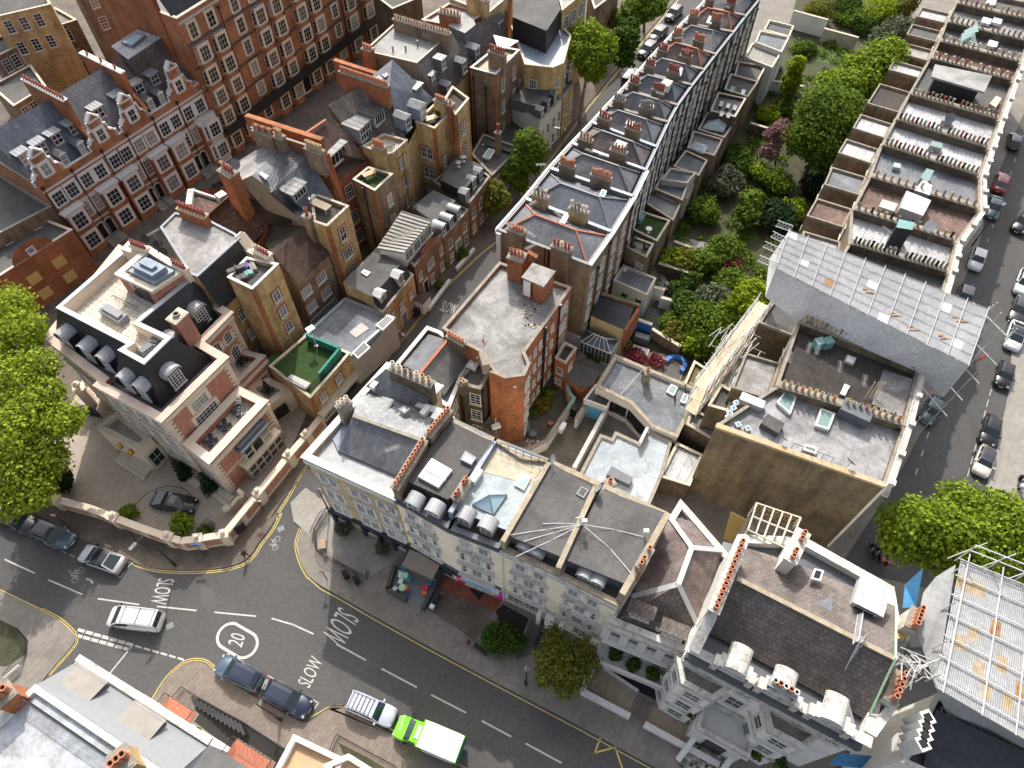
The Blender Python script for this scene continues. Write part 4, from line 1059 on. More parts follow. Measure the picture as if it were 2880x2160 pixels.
C2.win(0,(.30,.50,.70),(.55,),1.25,1.7,cols=1,rows=1);C2.door(0,.06,.15,.95,2.2,'crimson');C2.door(0,.93,.15,1.1,2.2,'magenta')
a1_,b1_,n1_,L1_=C1.edge(0)
C1.win(0,(.3,.7),(.5,),1.9,1.8,cols=2,rows=1,fr='blue_dark');C1.band(0,2.7,.6,.3,'blue_dark',0,1,'shop_fascia')
ZT=13.6
PL=[(z6,(215,1100),(1310,1490)),(z6,(600,850),(1440,1110)),(z6,(745,440),(1530,745)),(a2,(-70,600),(1235,985)),(a2,(-30,160),(1335,585)),(a1,(190,1400),(1640,1830)),(a1,(345,985),(1640,1400)),(a1,(525,655),(1760,1040)),(a1,(700,330),(1890,670)),(z3,(1590,395),(2140,545)),(z3,(1650,285),(2190,425)),(z3,(1700,160),(2235,290)),(z3,(1760,40),(2290,160)),(z3,(1815,-70),(2340,40))]
PW=[(xy(v(*a,ZT)),xy(v(*q,ZT)))for v,a,q in PL]
ROOFS=['roof_silver','deck_dark','felt_grey','roof_white','deck_brown','felt_blue','roof_white','roof_white','felt_grey','deck_brown','felt_grey','concrete_pale','felt_grey']
WHICH=['with the big bare brown brick end wall','with a dark boarded roof deck and a row of aerials','hidden under the temporary white scaffold roof','with white sheet roof just behind the scaffold roof','with brown deck and a white stair hood','with blue-grey flat roof and open roof hatch','with white sheet roof and red pot at its edge','with white sheet roof and a creeper on its back wing','with grey roof next to the dark rooftop room','with a black rooftop room under a pale slab roof','with grey roof and pink chimney pots','with an open glass roof hatch','at the far top edge of the photo']
RT=[]
for i in range(13):
 (r0,f0),(r1,f1)=PW[i],PW[i+1]
 h=House('terraced_house','right-hand terrace house '+WHICH[i],'house',[r0,f0,f1,r1],ZT,.0,'brick_brown' if i else 'brick_olive',ROOFS[i],.45,.25,'stone_dark',group='stucco houses of the right-hand terrace')
 RT.append(h)
 a,bb,n,L=h.edge(1);m=MB();q=[a+n*.03,bb+n*.03,bb+n*.25,a+n*.25];m.prism(q,0,ZT+.1);m.build('street_front','stucco_white',h.root)
 fw=win_mesh(1.1,1.9,cols=2,rows=2,sill=True)
 for z in(1.2,4.6,7.8,10.7):
  for u in(.27,.73):
   p=lerp(a,bb,u)+n*.25;put('window',fw,h.root,(p.x,p.y,z),nang(n))
 m=MB();p,q=a+n*.45,bb+n*.45;m.beam((p.x,p.y,ZT-1.3),(q.x,q.y,ZT-1.3),.75,.35);m.beam((p.x,p.y,ZT-.1)-Vector((n.x*.15,n.y*.15,0))if False else(p.x-n.x*.15,p.y-n.y*.15,ZT+.25),(q.x-n.x*.15,q.y-n.y*.15,ZT+.2),.4,.6);m.build('cornice','white_dirty',h.root)
 for u in(.02,.5):
  p=lerp(a,bb,u)+n*.3;m=MB();m.box(p.x,p.y,ZT+.62,.5,.5,.22,nang(n));m.build('parapet_pier','white_dirty',h.root)
 if 0<i:
  d=(r0-f0).normalized();w0=lerp(r0,r1,.06);w1=lerp(r0,r1,.62);ln=4.2 if i>2 else 3.5
  zz=10.6
  m=MB();qd=[w0,w1,w1+d*ln,w0+d*ln];m.prism(qd,0,zz);m.build('rear_wing','brick_olive' if i<3 else 'brick_brown',h.root)
  m=MB();m.ring(qd,.2,zz+.004,zz+.36,0);m.build('coping','stone_dark',h.root)
  m=MB();m.face([(p.x,p.y,zz+.02)for p in ccw(inset(qd,.28))]);m.build('wing_roof',['roof_white','concrete_pale','felt_grey','roof_white','deck_brown','felt_blue','roof_white','roof_white','deck_dark'][i%9],h.root)
  ed=inset(qd,-.0)
  me=win_mesh(.95,1.6,cols=2,rows=4)
  pm=lerp(w0+d*ln,w1+d*ln,.5);nn=d
  for z in(1.4,4.6,7.6):put('window',me,h.root,(pm.x,pm.y,z),nang(nn))
  me2=win_mesh(1.0,1.8,cols=2,rows=4);pm=lerp(r0,r1,.82)
  for z in(1.4,4.6,7.6,10.6):put('window',me2,h.root,(pm.x,pm.y,z),nang(nn))
POTS={1:(19,['pot_buff','pot_buff','pot_grey','terracotta','pot_buff']),2:(22,['pot_buff','pot_grey','pot_buff']),3:(22,['pot_grey','soot','pot_grey']),4:(15,['pot_grey','pot_buff','soot']),5:(14,['pot_buff','pot_grey']),6:(22,['pot_grey','pot_grey','pot_red','soot','pot_grey']),7:(22,['soot','pot_grey','pot_grey','pot_red']),8:(20,['pot_grey','pot_buff','pot_grey','pot_red']),9:(18,['pot_pale','pot_red']),10:(16,['pot_grey','pot_pale']),11:(15,['pot_grey']),12:(15,['pot_buff','pot_red'])}
for i,(n,cs)in POTS.items():
 r0,f0=PW[i];d=(f0-r0)
 chimney(RT[i]if i<13 else RT[12],r0+d*.02,r0+d*.95,.62,ZT-.8,ZT+.72,n,'brick_olive' if i<3 else 'brick_dark',cs,.68,.16,cap='stone_dark',name='chimney_wall',jit=.12,skip=(n//2,))
H1=RT[0]
m=MB();a,bb,n,L=H1.edge(0);m.beam((a.x,a.y,ZT+.05),(bb.x,bb.y,ZT+.05),.5,.3);m.build('coping','stone_orange',H1.root)
for q in([(628,1000),(600,960),(655,890),(730,925),(690,1040)][1:],[(848,1110),(885,1000),(980,1035),(938,1140)],[(770,1265),(785,1230),(868,1255),(855,1295)]):
 skylight(H1,z6.L(q,ZT-.4),.4 if q[0][0]<850 and q[0][1]<1200 else.35,'white_paint','glass_green',f=.16)
m=MB();p=z6(570,1110,ZT-.4);m.box(p.x,p.y,p.z,1.3,1.7,.7,.9,0);m.build('roof_hatch','felt_dark',H1.root)
m=MB();p=z6(1100,1040,ZT-.3);m.box(p.x,p.y,p.z,2.6,1.5,1.2,GA+1.57,0);m.build('stair_hood',['lead_dark'],H1.root)
for x,y in((343,960),(325,992),(302,1025),(292,1052),(355,1100),(418,1125)):
 m=MB();p=z6(x,y,ZT-.38);m.box(p.x,p.y,p.z,.45,.45,.3,.4,0);m.box(p.x,p.y,p.z+.301,.3,.3,.03,.4,1);m.build('roof_light',['white_paint','tarp_blue'],H1.root)
p=z6(440,960,ZT-.4);m=MB();m.box(p.x,p.y,p.z,2.2,.9,.7,-.5);m.build('timber_store','lead_pale',H1.root)
dish(H1,z6(640,1210,ZT-.2),.4,.6);dish(H1,z6(1070,1360,ZT-.2),.5,.6)
m=MB()
A=z6(700,1250,ZT);B=z6(955,1345,ZT)
for i in range(5):c=lerp(A,B,i/4);m.tube(c,c+Vector((0,0,1)),.03,4)
m.tube(A+Vector((0,0,1)),B+Vector((0,0,1)),.03,4);m.build('railing','iron',H1.root)
H2=RT[1]
m=MB();q=z6.L([(1225,960),(1300,740),(1490,800),(1420,1050)],ZT-.38);m.prism(q,ZT-.44,ZT-.34);m.build('roof_patch','concrete_roof',H2.root)
skylight(H2,z6.L([(1042,690),(1060,650),(1118,672),(1100,715)],ZT-.4),.3,'stone_light','sky_white',dome=.15)
skylight(H2,z6.L([(1030,870),(1045,835),(1080,850),(1062,882)],ZT-.4),.2,'white_paint','sky_white');skylight(H2,z6.L([(1015,900),(1028,872),(1062,885),(1048,912)],ZT-.4),.2,'white_paint','sky_white')
for x,y in((770,680),(825,690),(965,800),(1120,890),(650,740),(1450,1010)):aerial(H2,z6(x,y,ZT-.2),2.2,9,1.6,.9+rnd.random()*.4)
m=MB()
for x,y in((870,590),(925,585)):p=z6(x,y,ZT-.4);m.box(p.x,p.y,p.z,.9,.8,1.0,.3)
m.build('storage_box','teal_fade',H2.root)
for x in(1180,1205,1225,1245):
 m=MB();p=z6(x,920,ZT-.3);m.tube(p,p+Vector((.5,.7,1.6)),.05,5);m.build('leaning_pole','wood_pale',H2.root)
H5=RT[4]
m=MB();p=a2(810,80,ZT-.4);q=ccw(a2.L([(610,110),(690,-110),(1010,15),(905,215)],ZT+.9));m.prism(q,ZT-.4,ZT+.9);m.build('stair_hood','lead_pale',H5.root)
m=MB();q=ccw(a2.L([(330,95),(380,0),(580,60),(530,160)],ZT+.6));m.prism(q,ZT-.4,ZT+.6);m.build('roof_store','render_grey',H5.root)
H4=RT[3]
m=MB();q=ccw(a2.L([(555,365),(590,265),(795,300),(765,400)],ZT+2.4));m.prism(q,ZT-.4,ZT+2.4,0,1);m.build('stair_hood',['slate_black','teal_fade'],H4.root)
dish(H4,a2(950,420,ZT+1.3),.6,-2,'white_paint');aerial(H4,a2(310,620,ZT-.3),2.6,9,1.4);aerial(H4,a2(890,640,ZT-.3),2.8,10,1.5)
H6=RT[5]
m=MB();q=ccw(a1.L([(790,1540),(900,1410),(1030,1480),(990,1610)],ZT+.9));m.prism(q,ZT-.4,ZT+.9,0,1);m.build('roof_hatch',['lead_dark','lead_pale'],H6.root)
m=MB();q=ccw(a1.L([(870,1380),(950,1260),(1050,1290),(960,1450)],ZT+.8));m.prism(q,ZT-.4,ZT+.8,0,1);m.build('roof_hatch',['lead','glass_green'],H6.root)
m=MB();q=ccw(a1.L([(515,1250),(525,1190),(615,1210),(605,1265)],ZT));m.prism(q,ZT-.4,ZT+.1);m.build('roof_light','sky_glass',H6.root)
for h,q in((RT[6],[(990,960),(1020,900),(1165,935),(1150,1005)]),(RT[7],[(1150,640),(1175,580),(1310,600),(1290,650)])):
 m=MB();m.prism(ccw(a1.L(q,ZT+.3)),ZT-.4,ZT+.3,0,1);m.build('roof_light',['lead','glass_green'],h.root)
dish(RT[7],a1(1215,680,ZT),.6,-2.2)
H10=RT[8]
m=MB();q=ccw(a1.L([(1010,70),(1060,-90),(1800,60),(1700,270)],ZT+2.3));m.prism(q,ZT+2.05,ZT+2.3,0,None,True);m.build('rooftop_room_roof','roof_palegrey',H10.root)
m=MB();q2=ccw(inset(q,.6));m.prism(q2,ZT-.45,ZT+2.05);m.build('rooftop_room','slate_black',H10.root)
m=MB();q=ccw(a1.L([(1770,420),(1850,320),(1920,350),(1850,470)],ZT+.2));m.prism(q,ZT-.4,ZT+.2);m.build('bench','wood_pale',H10.root)
H12=RT[11]
m=MB();q=a1.L([],0);p=z3(1850,270,ZT-.3)
q=z3.L([(1800,275),(1810,215),(1890,195),(1910,300)],ZT+.5);m.prism(ccw(q),ZT-.4,ZT+.5);m.face([(v.x,v.y,v.z+.9)for v in z3.L([(1800,240),(1890,195),(1895,245),(1810,270)],ZT+.5)]);m.build('roof_hatch','glass_green',H12.root)
for i,(v,x,y)in enumerate(((z3,2000,300),(z3,1960,150),(z3,2030,150),(z3,1990,30))):
 m=MB();p=v(x,y,ZT-.3);m.box(p.x,p.y,p.z,1.6,1.2,.4,GA);m.build('roof_light','sky_white',RT[min(12,10+i//2+(1 if i>2 else 0))].root)
sr=thing('scaffold_roof','temporary white sheeted scaffold roof with rust patches over a terrace house','scaffold roof',z6(1200,350,0))
ZS1,ZS2=19.0,17.6
TL,TR,BR,BL=z6(690,-165,ZS1),z6(1978,345,ZS1),z6(1850,705,ZS2),z6(605,80,ZS2)
def PQ(u,v,dz=0):p=lerp(lerp(TL,TR,u),lerp(BL,BR,u),v);return p+Vector((0,0,dz))
m=MB();NU,NV=20,6
cols=[]
for i in range(NU):
 for j in range(NV):
  f=[PQ(i/NU,j/NV),PQ((i+1)/NU,j/NV),PQ((i+1)/NU,(j+1)/NV),PQ(i/NU,(j+1)/NV)]
  mi=0
  if(i,j)in((5,4),):mi=1
  elif(i*7+j*3)%23==0:mi=2
  m.face([p+Vector((0,0,.02*((i+j)%2)))for p in f][::-1],mi)
m.build('roof_sheet',['sheet_white','rust_sheet','sheet_shade_tone'],sr)
m=MB()
for(u,v,s)in((.47,.55,.018),(.72,.85,.014),(.9,.35,.02),(.62,.75,.012),(.86,.75,.012)):
 c=PQ(u,v,.1);
 for k in range(3):e=PQ(u+s*(k-1)*1.2,v+.03*(k%2),.05);m.face([e+Vector((-.3,-.05,0)),e+Vector((.25,-.15,0)),e+Vector((.35,.04,0)),e+Vector((-.2,.1,0))])
m.build('rust_stain','rust_sheet',sr)
m=MB()
for i in range(NU//2+1):u=i*2/NU;m.tube(PQ(u,-.03,.18),PQ(u,1.04,.18),.035,5)
for j in range(NV+1):m.tube(PQ(-.01,j/NV,.1),PQ(1.02,j/NV,.1),.02,4)
m.build('scaffold_tube','scaffold',sr)
low=[(535,265,13.9),(690,385,13.9),(860,450,14.2),(1060,545,14.2),(1300,655,14.2),(1510,745,13.8),(1690,915,12.0)]
topu=[0,.13,.28,.44,.66,.84,1.0]
m=MB()
for i in range(6):
 A,Bq=PQ(topu[i],1.0,-.05),PQ(topu[i+1],1.0,-.05);Lq,Rq=z6(*low[i]),z6(*low[i+1])
 m.face([Lq,Rq,Bq,A])
m.face([z6(535,265,13.9),PQ(0,1,-.05),PQ(0,0,-.05),z6(560,20,13.9)]);m.face([PQ(1,1,-.05),z6(1690,915,12.0),z6(1850,720,11),PQ(1,0,-.05)])
m.build('hanging_sheet','sheet_shade_tone',sr)  # same sheeting; its shaded side is handled by a separate colour
m=MB()
for k in range(4):
 p=z6(1940,400,18.0+0*k)+Vector((.35*k,-.9*k,0));m.tube(Vector((p.x,p.y,.1)),p+Vector((0,0,1.8)),.05,5)
for z in(6,9,12,15,18):p=z6(1960,380,18);m.tube(Vector((p.x-.6,p.y+1.5,z)),Vector((p.x+1.4,p.y-3.5,z)),.05,5)
m.tube(z6(1990,350,18),z6(2040,300,19.5),.05,5);m.tube(z6(1900,640,15),z6(1990,560,16),.05,5);m.build('scaffold_pole','scaffold',sr)
m=MB()
for(x0,y0,x1,y1)in((600,1465,700,1500),(570,1535,670,1585),(520,1600,640,1655),(485,1690,600,1740)):
 A=z3(x0,y0,17.5);B=z3(x1,y1,17.5);
 for dz in(0,.75):m.tube(A+Vector((0,0,dz)),B+Vector((0,0,dz)),.05,5)
 for k in range(5):
  p=lerp(A,B,k/5);q=lerp(A,B,(k+1)/5);m.tube(p,q+Vector((0,0,.75)),.03,4);m.tube(q+Vector((0,0,.75)),q,.03,4)
m.build('lattice_beam','scaffold',sr)
m=MB();p=z6(1930,672,7);m.box(p.x,p.y,p.z,1.3,.05,.8,.5,0);m.build('hazard_banner','sign_red',sr)
sc=thing('scaffold','boarded scaffold at the back of the terrace below the white scaffold roof','scaffold',z6(330,650,0))
m=MB();mb=MB()
S0,S1=z6(150,880,9.5),z6(560,330,9.5)
dd=(S1-S0);dl=dd.length;dn=Vector((-dd.y,dd.x,0)).normalized()
if dn.x>0:dn=-dn
for k in range(10):
 p=lerp(S0,S1,k/9)
 for s in(0,1.4):q=p+dn*s;m.tube((q.x,q.y,.1),(q.x,q.y,10.8),.045,5)
 for z in(5,7.4,9.5):m.tube((p.x,p.y,z),(p.x+dn.x*1.9,p.y+dn.y*1.9,z),.04,4)
for z in(5,7.4,9.5):
 for s in(0,1.4):
  for dz in(0,.6,1.1):m.tube(S0+dn*s+Vector((0,0,z-9.5+dz)),S1+dn*s+Vector((0,0,z-9.5+dz)),.04,4)
 A=S0+dn*.1;Bq=S1+dn*.1;mb.face([(A.x,A.y,z+.05),(Bq.x,Bq.y,z+.05),(Bq.x+dn.x*1.2,Bq.y+dn.y*1.2,z+.05),(A.x+dn.x*1.2,A.y+dn.y*1.2,z+.05)])
m.build('scaffold_pole','scaffold',sc);mb.build('scaffold_boards','wood_pale',sc)
m=MB();c=z6(330,620,9.5)
for k in range(26):
 p=c+Vector((rnd.uniform(-2.2,2.2),rnd.uniform(-2.5,2.5),rnd.uniform(.2,.9)));a_=rnd.choice((.95,-.55,.7));d=Vector((math.cos(a_),math.sin(a_),rnd.uniform(-.1,.1)))*rnd.uniform(.8,1.6);m.tube(p-d,p+d,.04,4)
m.build('stacked_tubes','scaffold',sc)
for nm,lab,v,pts,zt,wall,roof in(('outbuilding','low outbuilding with an orange moss covered flat roof','z6',[(-10,870),(75,680),(200,760),(130,905)],3.2,'brick_dark','roof_moss'),('back_extension','small back extension with dark flat roof beside big brown end wall','z6',[(165,970),(245,830),(330,880),(300,1010)],8.5,'brick_olive','felt_dark'),('back_extension','lower brick back extension with pale felt roof and a small window','z6',[(20,1090),(60,990),(250,1080),(190,1190)],4.6,'brick_dark','concrete_pale'),('shed','shed with ribbed pale sheet roof below the big brown end wall','z6',[(-150,1430),(-40,1210),(130,1290),(45,1490)],3.4,'brick_dark','roof_white')):
 h=House(nm,lab,'outbuilding',globals()[v].L(pts,zt),zt,.1,wall,roof,.25,.25,'stone_light')
zv=10.6
V_=House('villa','cream villa with purple hipped slate roof beside the cream terrace','house',[z8(1735,700,zv),z9(25,900,zv),z9(300,300,zv),z8(2200,-60,zv)],zv,.12,'stucco_cream','lead_dark',.4,.35,'white_dirty',cw=.2)
e=[z8(1880,550,zv),z8(1805,690,zv),z9(40,850,zv),z9(95,735,zv),z9(255,250,zv),z9(60,60,zv),z8(2118,20,zv)]
R1,R2=z8(2183,470,13.4),z9(58,232,13.4)
rA=z8(1885,548,zv+.3)
m=MB();m.face([e[0],R1,R2,e[6]][::1]);m.build('roof_slope','slate_purple',V_.root)
m=MB();m.face([e[0],e[1],e[2],e[3],R1]);m.build('roof_slope','slate_brown',V_.root)
m=MB();m.face([e[3],e[4],R2,R1]);m.build('roof_slope','slate_purple',V_.root)
m=MB();m.face([e[4],e[5],e[6],R2]);m.build('roof_slope','slate_purple',V_.root)
m=MB()
for p,q in((e[0],R1),(R1,R2),(R1,e[3]),(R2,e[4]),(R2,e[6])):m.beam(p+Vector((0,0,.06)),q+Vector((0,0,.06)),.42,.1)
m.build('hip_flashing','lead_pale',V_.root)
for q in((0,0),):
 for x,y in((2180,355),(2155,430),(2205,330)):
  m=MB();p=z8(x,y,12.2);m.box(p.x,p.y,12.0,.3,.3,.35,.4);m.build('roof_vent','lead_dark',V_.root)
ve=V_.edge(0);nv=ve[2]
for x,y in((1925,690),(2135,815)):dormer(V_,z8(x,y,10.75),nv,1.9,1.25,.9,'flat','slate_brown','slate_brown',4,2)
V_.win(0,(.14,.38,.62,.86),(7.2,),1.3,1.6,cols=1,rows=2,sur='white_stone',sw=.15);V_.win(0,(.14,.38,.62,.86),(3.6,.8),1.3,1.9,cols=2,rows=2,sur='white_stone',sw=.15)
V_.band(0,9.9,.7,.45,'white_dirty');V_.band(0,6.3,.4,.6,'white_stone');V_.band(0,3.0,.25,.3,'white_stone')
for u in(.02,.26,.5,.74,.98):
 a,bb,n,L=V_.edge(0);p=lerp(a,bb,u)+n*.15;m=MB();m.box(p.x,p.y,6.6,.7,.4,3.0,nang(n));m.build('pilaster','white_stone',V_.root)
a,bb,n,L=V_.edge(0);m=MB();q=[a+n*.05,bb+n*.05,bb+n*1.7,a+n*1.7];m.prism(q,3.1,3.35,0,None,True);m.build('balcony','white_stone',V_.root)
m=MB();A=a+n*1.65;B=bb+n*1.65
for i in range(34):
 p=lerp(A,B,i/33);m.box(p.x,p.y,3.35,.14,.14,.75,0)
m.beam((A.x,A.y,4.15),(B.x,B.y,4.15),.25,.12);m.build('balustrade','white_stone',V_.root)
m=MB()
for i in range(12):p=lerp(z9(315,190,1.0),z9(360,30,4.0),i/11);m.box(p.x,p.y,p.z,1.6,.3,.08,GA+1.57)
s_=m.build('stair','board_yellow',V_.root)
m=MB();A,Bq,Cq,Dq=z9(150,490,8.0),z9(265,190,8.0),z9(330,210,8.0),z9(210,500,8.0);m.prism([A,Bq,Cq,Dq],.1,8.0);m.build('link_block','grey_metal',V_.root)
zw=14.2
MW=House('mansion','white stucco mansion with a large brown slate roof and bay windows','house',[z9(45,885,zw),z9(1195,1490,zw),z9(1375,690,zw),z9(1345,500,zw),z9(790,190,zw),z9(372,170,zw)],zw,.1,'stucco_white','lead_dark',.7,.4,'white_dirty',cw=.3)
rz_=17.4
g0,g1=z9(352,432,rz_),z9(1372,950,rz_)
f0,f1=z9(160,775,13.9),z9(1190,1345,13.9);k0,k1=z9(400,228,14.2),z9(1375,600,14.2)
m=MB();m.face([f0,f1,g1,g0]);m.build('roof_slope','slate_brown',MW.root)
m=MB();m.face([g0,g1,k1,z9(700,320,14.6),k0]);m.build('roof_slope','slate_brown',MW.root)
m=MB();m.face([f0,g0,k0]);m.build('roof_gable','white_dirty',MW.root)
m=MB();m.face([f1,k1,g1]);m.build('roof_end','board_ply',MW.root)
m=MB();m.beam(g0+Vector((0,0,.05)),g1+Vector((0,0,.05)),.35,.14);m.build('ridge','stone_mossy',MW.root)
m=MB();m.beam(f1+Vector((0,0,.2)),g1+Vector((0,0,.2)),.12,.1);m.beam(g1+Vector((0,0,.2)),k1+Vector((0,0,.2)),.12,.1);m.build('roof_edge_strip','mint',MW.root)
m=MB();m.face([p+Vector((0,0,.04))for p in(z9(780,600,16.2),z9(960,555,15.7),z9(1230,850,16.6),z9(1130,830,16.8))]);m.face([p+Vector((0,0,.04))for p in(z9(960,555,15.7),z9(1180,700,15.7),z9(1330,900,16.9),z9(1230,850,16.6))]);m.build('slate_repair','slate_grey',MW.root)
chimney(MW,xy(z9(205,640,18.6)),xy(z9(388,185,18.6)),.7,13,18.6,13,'white_dirty','terracotta',.55,.19,cap='white_dirty')
m=MB();m.beam(z9(75,880,14.8),z9(190,650,16.6),.8,1.6);m.build('gable_parapet','white_dirty',MW.root)
chimney(MW,xy(z9(700,315,17.6)),xy(z9(790,125,17.6)),.85,13,17.6,5,'white_stone','terracotta',.55,.19,cap='white_dirty',skip=(2,))
dormer(MW,z9(1158,650,15.3),(z9(1372,600,14)-z9(1375,700,14)).normalized()if False else Vector((-.5,-.86)),1.9,1.2,2.2,'flat','lead_pale','lead_pale',2,2)
skylight(MW,[z9(822,440,15.7),z9(835,385,15.3),z9(895,400,15.3),z9(885,455,15.7)],.3,'white_paint','glass_dark')
for i,(p,q)in enumerate((((1030,1085,14.6),(1170,805,17.9)),((1115,850,17.6),(1145,660,15.9)),((1045,1245,14.3),(1090,1405,14.0)))):
 m=MB();A=z9(*p)+Vector((0,0,.2));B=z9(*q)+Vector((0,0,.2));sx=Vector((.25,.12,0));
 m.beam(A-sx,B-sx,.06,.08);m.beam(A+sx,B+sx,.06,.08)
 for k in range(16):c=lerp(A,B,(k+.5)/16);m.beam(c-sx,c+sx,.04,.04)
 o=m.build('ladder','metal');tag(o,['aluminium ladder lying on the brown slate roof below the ridge','short aluminium ladder on the far slope of the brown slate roof','short aluminium ladder standing in the gutter of the white mansion'][i],'ladder',None)
a,bb,n,L=MW.edge(0);rr=nang(n);tt=(bb-a).normalized()
for k,u in enumerate((.255,.51,.79)):
 p=lerp(a,bb,u);m=MB();m.box(p.x-n.x*.2,p.y-n.y*.2,zw-.6,2.1,.8,1.2,rr);m.box(p.x-n.x*.2,p.y-n.y*.2,zw+.6,2.3,1.0,.15,rr)
 N_=8
 for i in range(N_):
  t0,t1=math.pi*i/N_,math.pi*(i+1)/N_
  f=lambda t,d:Vector((p.x+tt.x*.82*math.cos(t)-n.x*d,p.y+tt.y*.82*math.cos(t)-n.y*d,zw+.7+.62*math.sin(t)))
  m.face([f(t0,-.25),f(t1,-.25),f(t1,1.7),f(t0,1.7)]);m.face([f(t0,-.25),f(t1,-.25),Vector((p.x+n.x*.25,p.y+n.y*.25,zw+.7))])
 m.build('dormer_gable','white_dirty',MW.root)
 for s in(-1,1):
  m=MB();q=p+tt*s*1.3;m.box(q.x,q.y,zw-.6,.45,.8,1.4,rr);m.build('parapet_pier','white_dirty',MW.root)
chimney(MW,xy(z9(575,1090,15.8)),xy(z9(745,1185,15.8)),.6,14.0,15.8,5,'lead_dark',['white_dirty','terracotta','white_dirty','terracotta','white_dirty'],.5,.2,cap='lead')
MW.band(0,13.2,.7,.5,'lead_dark');MW.band(0,12.6,.35,.6,'white_dirty')
for i in range(26):
 p=lerp(a,bb,(i+.5)/26)+n*.32;m=MB();m.box(p.x,p.y,12.75,.25,.35,.3,rr)
 if i%2==0:m.build('bracket','white_dirty',MW.root)
MW.win(0,(.09,.17,.40,.62,.70,.92),(10.2,),1.2,1.7,cols=2,rows=2,sur='white_stone',sw=.18);MW.win(0,(.40,.62),(6.6,),1.3,2.2,cols=2,rows=2,sur='white_stone',sw=.18)
def bay(hs,u,w,d,z0,z1,mat='stucco_white',cap='stone_dark',parm='white_dirty',lev=((.9,2.0),(4.4,2.0),(7.8,1.7))):
 p=lerp(a,bb,u);q=[p-tt*w/2,p-tt*w*.28+n*d,p+tt*w*.28+n*d,p+tt*w/2]
 m=MB();m.prism(q,z0,z1,0,1);by=m.build('bay_window',[mat,cap],hs.root)
 m=MB();m.ring(q,.3,z1-.25,z1+.55,0,.12);m.build('bay_parapet',parm,hs.root)
 for z in(3.7,7.2):
  if z<z1:m=MB();m.ring(q,.2,z,z+.35,0,.18);m.build('bay_cornice',parm,hs.root)
 c=sum(q,Vector((0,0)))/4
 for i in range(3):
  A,B=q[i],q[i+1];e=(B-A);nn=Vector((e.y,-e.x)).normalized()
  if nn.dot((A+B)/2-c)<0:nn=-nn
  me=win_mesh(min(e.length*.55,1.4),1.7,cols=2 if i==1 else 1,rows=2,sur='white_stone',sw=.14)
  for z,_ in lev:
   if z+1.7<z1:pp=(A+B)/2;put('window',me,hs.root,(pp.x,pp.y,z),nang(nn))
bay(MW,.15,4.3,1.5,.1,10.4);bay(MW,.68,4.3,1.5,.1,10.4)
m=MB();p=lerp(a,bb,.44)+n*1.3;m.box(p.x,p.y,.1,4.2,2.4,4.3,rr);m.box(p.x,p.y,4.4,4.7,2.9,.25,rr);m.build('porch','white_stone',MW.root)
m=MB();m.ring([lerp(a,bb,.44)+tt*s*2.2+n*d for s,d in((-1,.1),(1,.1),(1,2.6),(-1,2.6))],.25,4.65,5.4,0,.05);m.build('porch_balustrade','white_dirty',MW.root)
p=lerp(a,bb,.44)+n*2.56;m=MB();m.box(p.x,p.y,.8,1.7,.1,2.6,rr);m.build('door','black_paint',MW.root)
s0,s1=z9(300,1380,1.3),z9(60,1700,.15);dv=(s1-s0);hv=Vector((dv.x,dv.y)).normalized();sv=Vector((-hv.y,hv.x))
m=MB()
for i in range(16):
 p=lerp(s0,s1,i/15);m.box(p.x,p.y,0,dv.length/15*1.05,2.6,p.z,math.atan2(hv.y,hv.x))
st=m.build('front_steps','checker_tiles',MW.root)
for s in(-1,1):
 m=MB();A=s0+Vector((sv.x,sv.y,0))*s*1.55;B=s1+Vector((sv.x,sv.y,0))*s*1.55;m.beam(A+Vector((0,0,.1)),B+Vector((0,0,.1)),.45,1.6);m.build('step_wall','white_stone',MW.root)
m=MB();q=z9.L([(388,165),(445,-5),(722,88),(640,290)],13.0)
for i in range(6):
 t=i/5;m.beam(lerp(q[0],q[3],t)+Vector((0,0,1.6)),lerp(q[1],q[2],t)+Vector((0,0,1.6)),.12,.16)
for t in(0,.5,1):m.beam(lerp(q[0],q[1],t)+Vector((0,0,1.6)),lerp(q[3],q[2],t)+Vector((0,0,1.6)),.1,.12)
for c in q:m.beam(c-Vector((0,0,1)),c+Vector((0,0,1.6)),.14,.14)
m.build('pergola_frame','stone_light',MW.root)
m=MB();m.prism(ccw(q),6,12.9,0,1);m.build('rear_block',['brick_dark','deck_dark'],MW.root)
m=MB();
for i in range(7):c=lerp(q[1],q[2],i/6);m.tube(c,c+Vector((0,0,1.2)),.03,4)
for j in range(14):
 A=lerp(q[1],q[2],j/13);m.beam(A+Vector((0,0,0)),A+Vector((.25,0,1.2)),.03,.03);m.beam(A+Vector((.25,0,0)),A+Vector((0,0,1.2)),.03,.03)
m.build('trellis','wood',MW.root)
def wallrun(name,label,pts,h,w,mat,cop=None,z0=.1,cat='wall'):
 c=sum((xy(p)for p in pts),Vector((0,0)))/len(pts);t=thing(name,label,cat,(c.x,c.y,z0))
 m=MB();k=MB();pts=[xy(p)for p in pts]
 for i in range(len(pts)-1):
  p,q=pts[i],pts[i+1];d=(q-p).normalized()*w*.48
  p2=p-d*(0 if i==0 else 1);m.beam((p2.x,p2.y,z0+h/2),(q.x,q.y,z0+h/2),w,h);k.beam((p2.x,p2.y,z0+h+.06),(q.x,q.y,z0+h+.06+.002*i),w+.12,.12)
 m.build('wall',mat,t)
 if cop:k.build('coping',cop,t)
 return t
wallrun('boundary_wall','white boundary wall of the first front garden, left of the brown tiled path',[z8(1560,1160,.9),z8(1870,1325,.9)],.8,.4,'white_stone','white_stone')
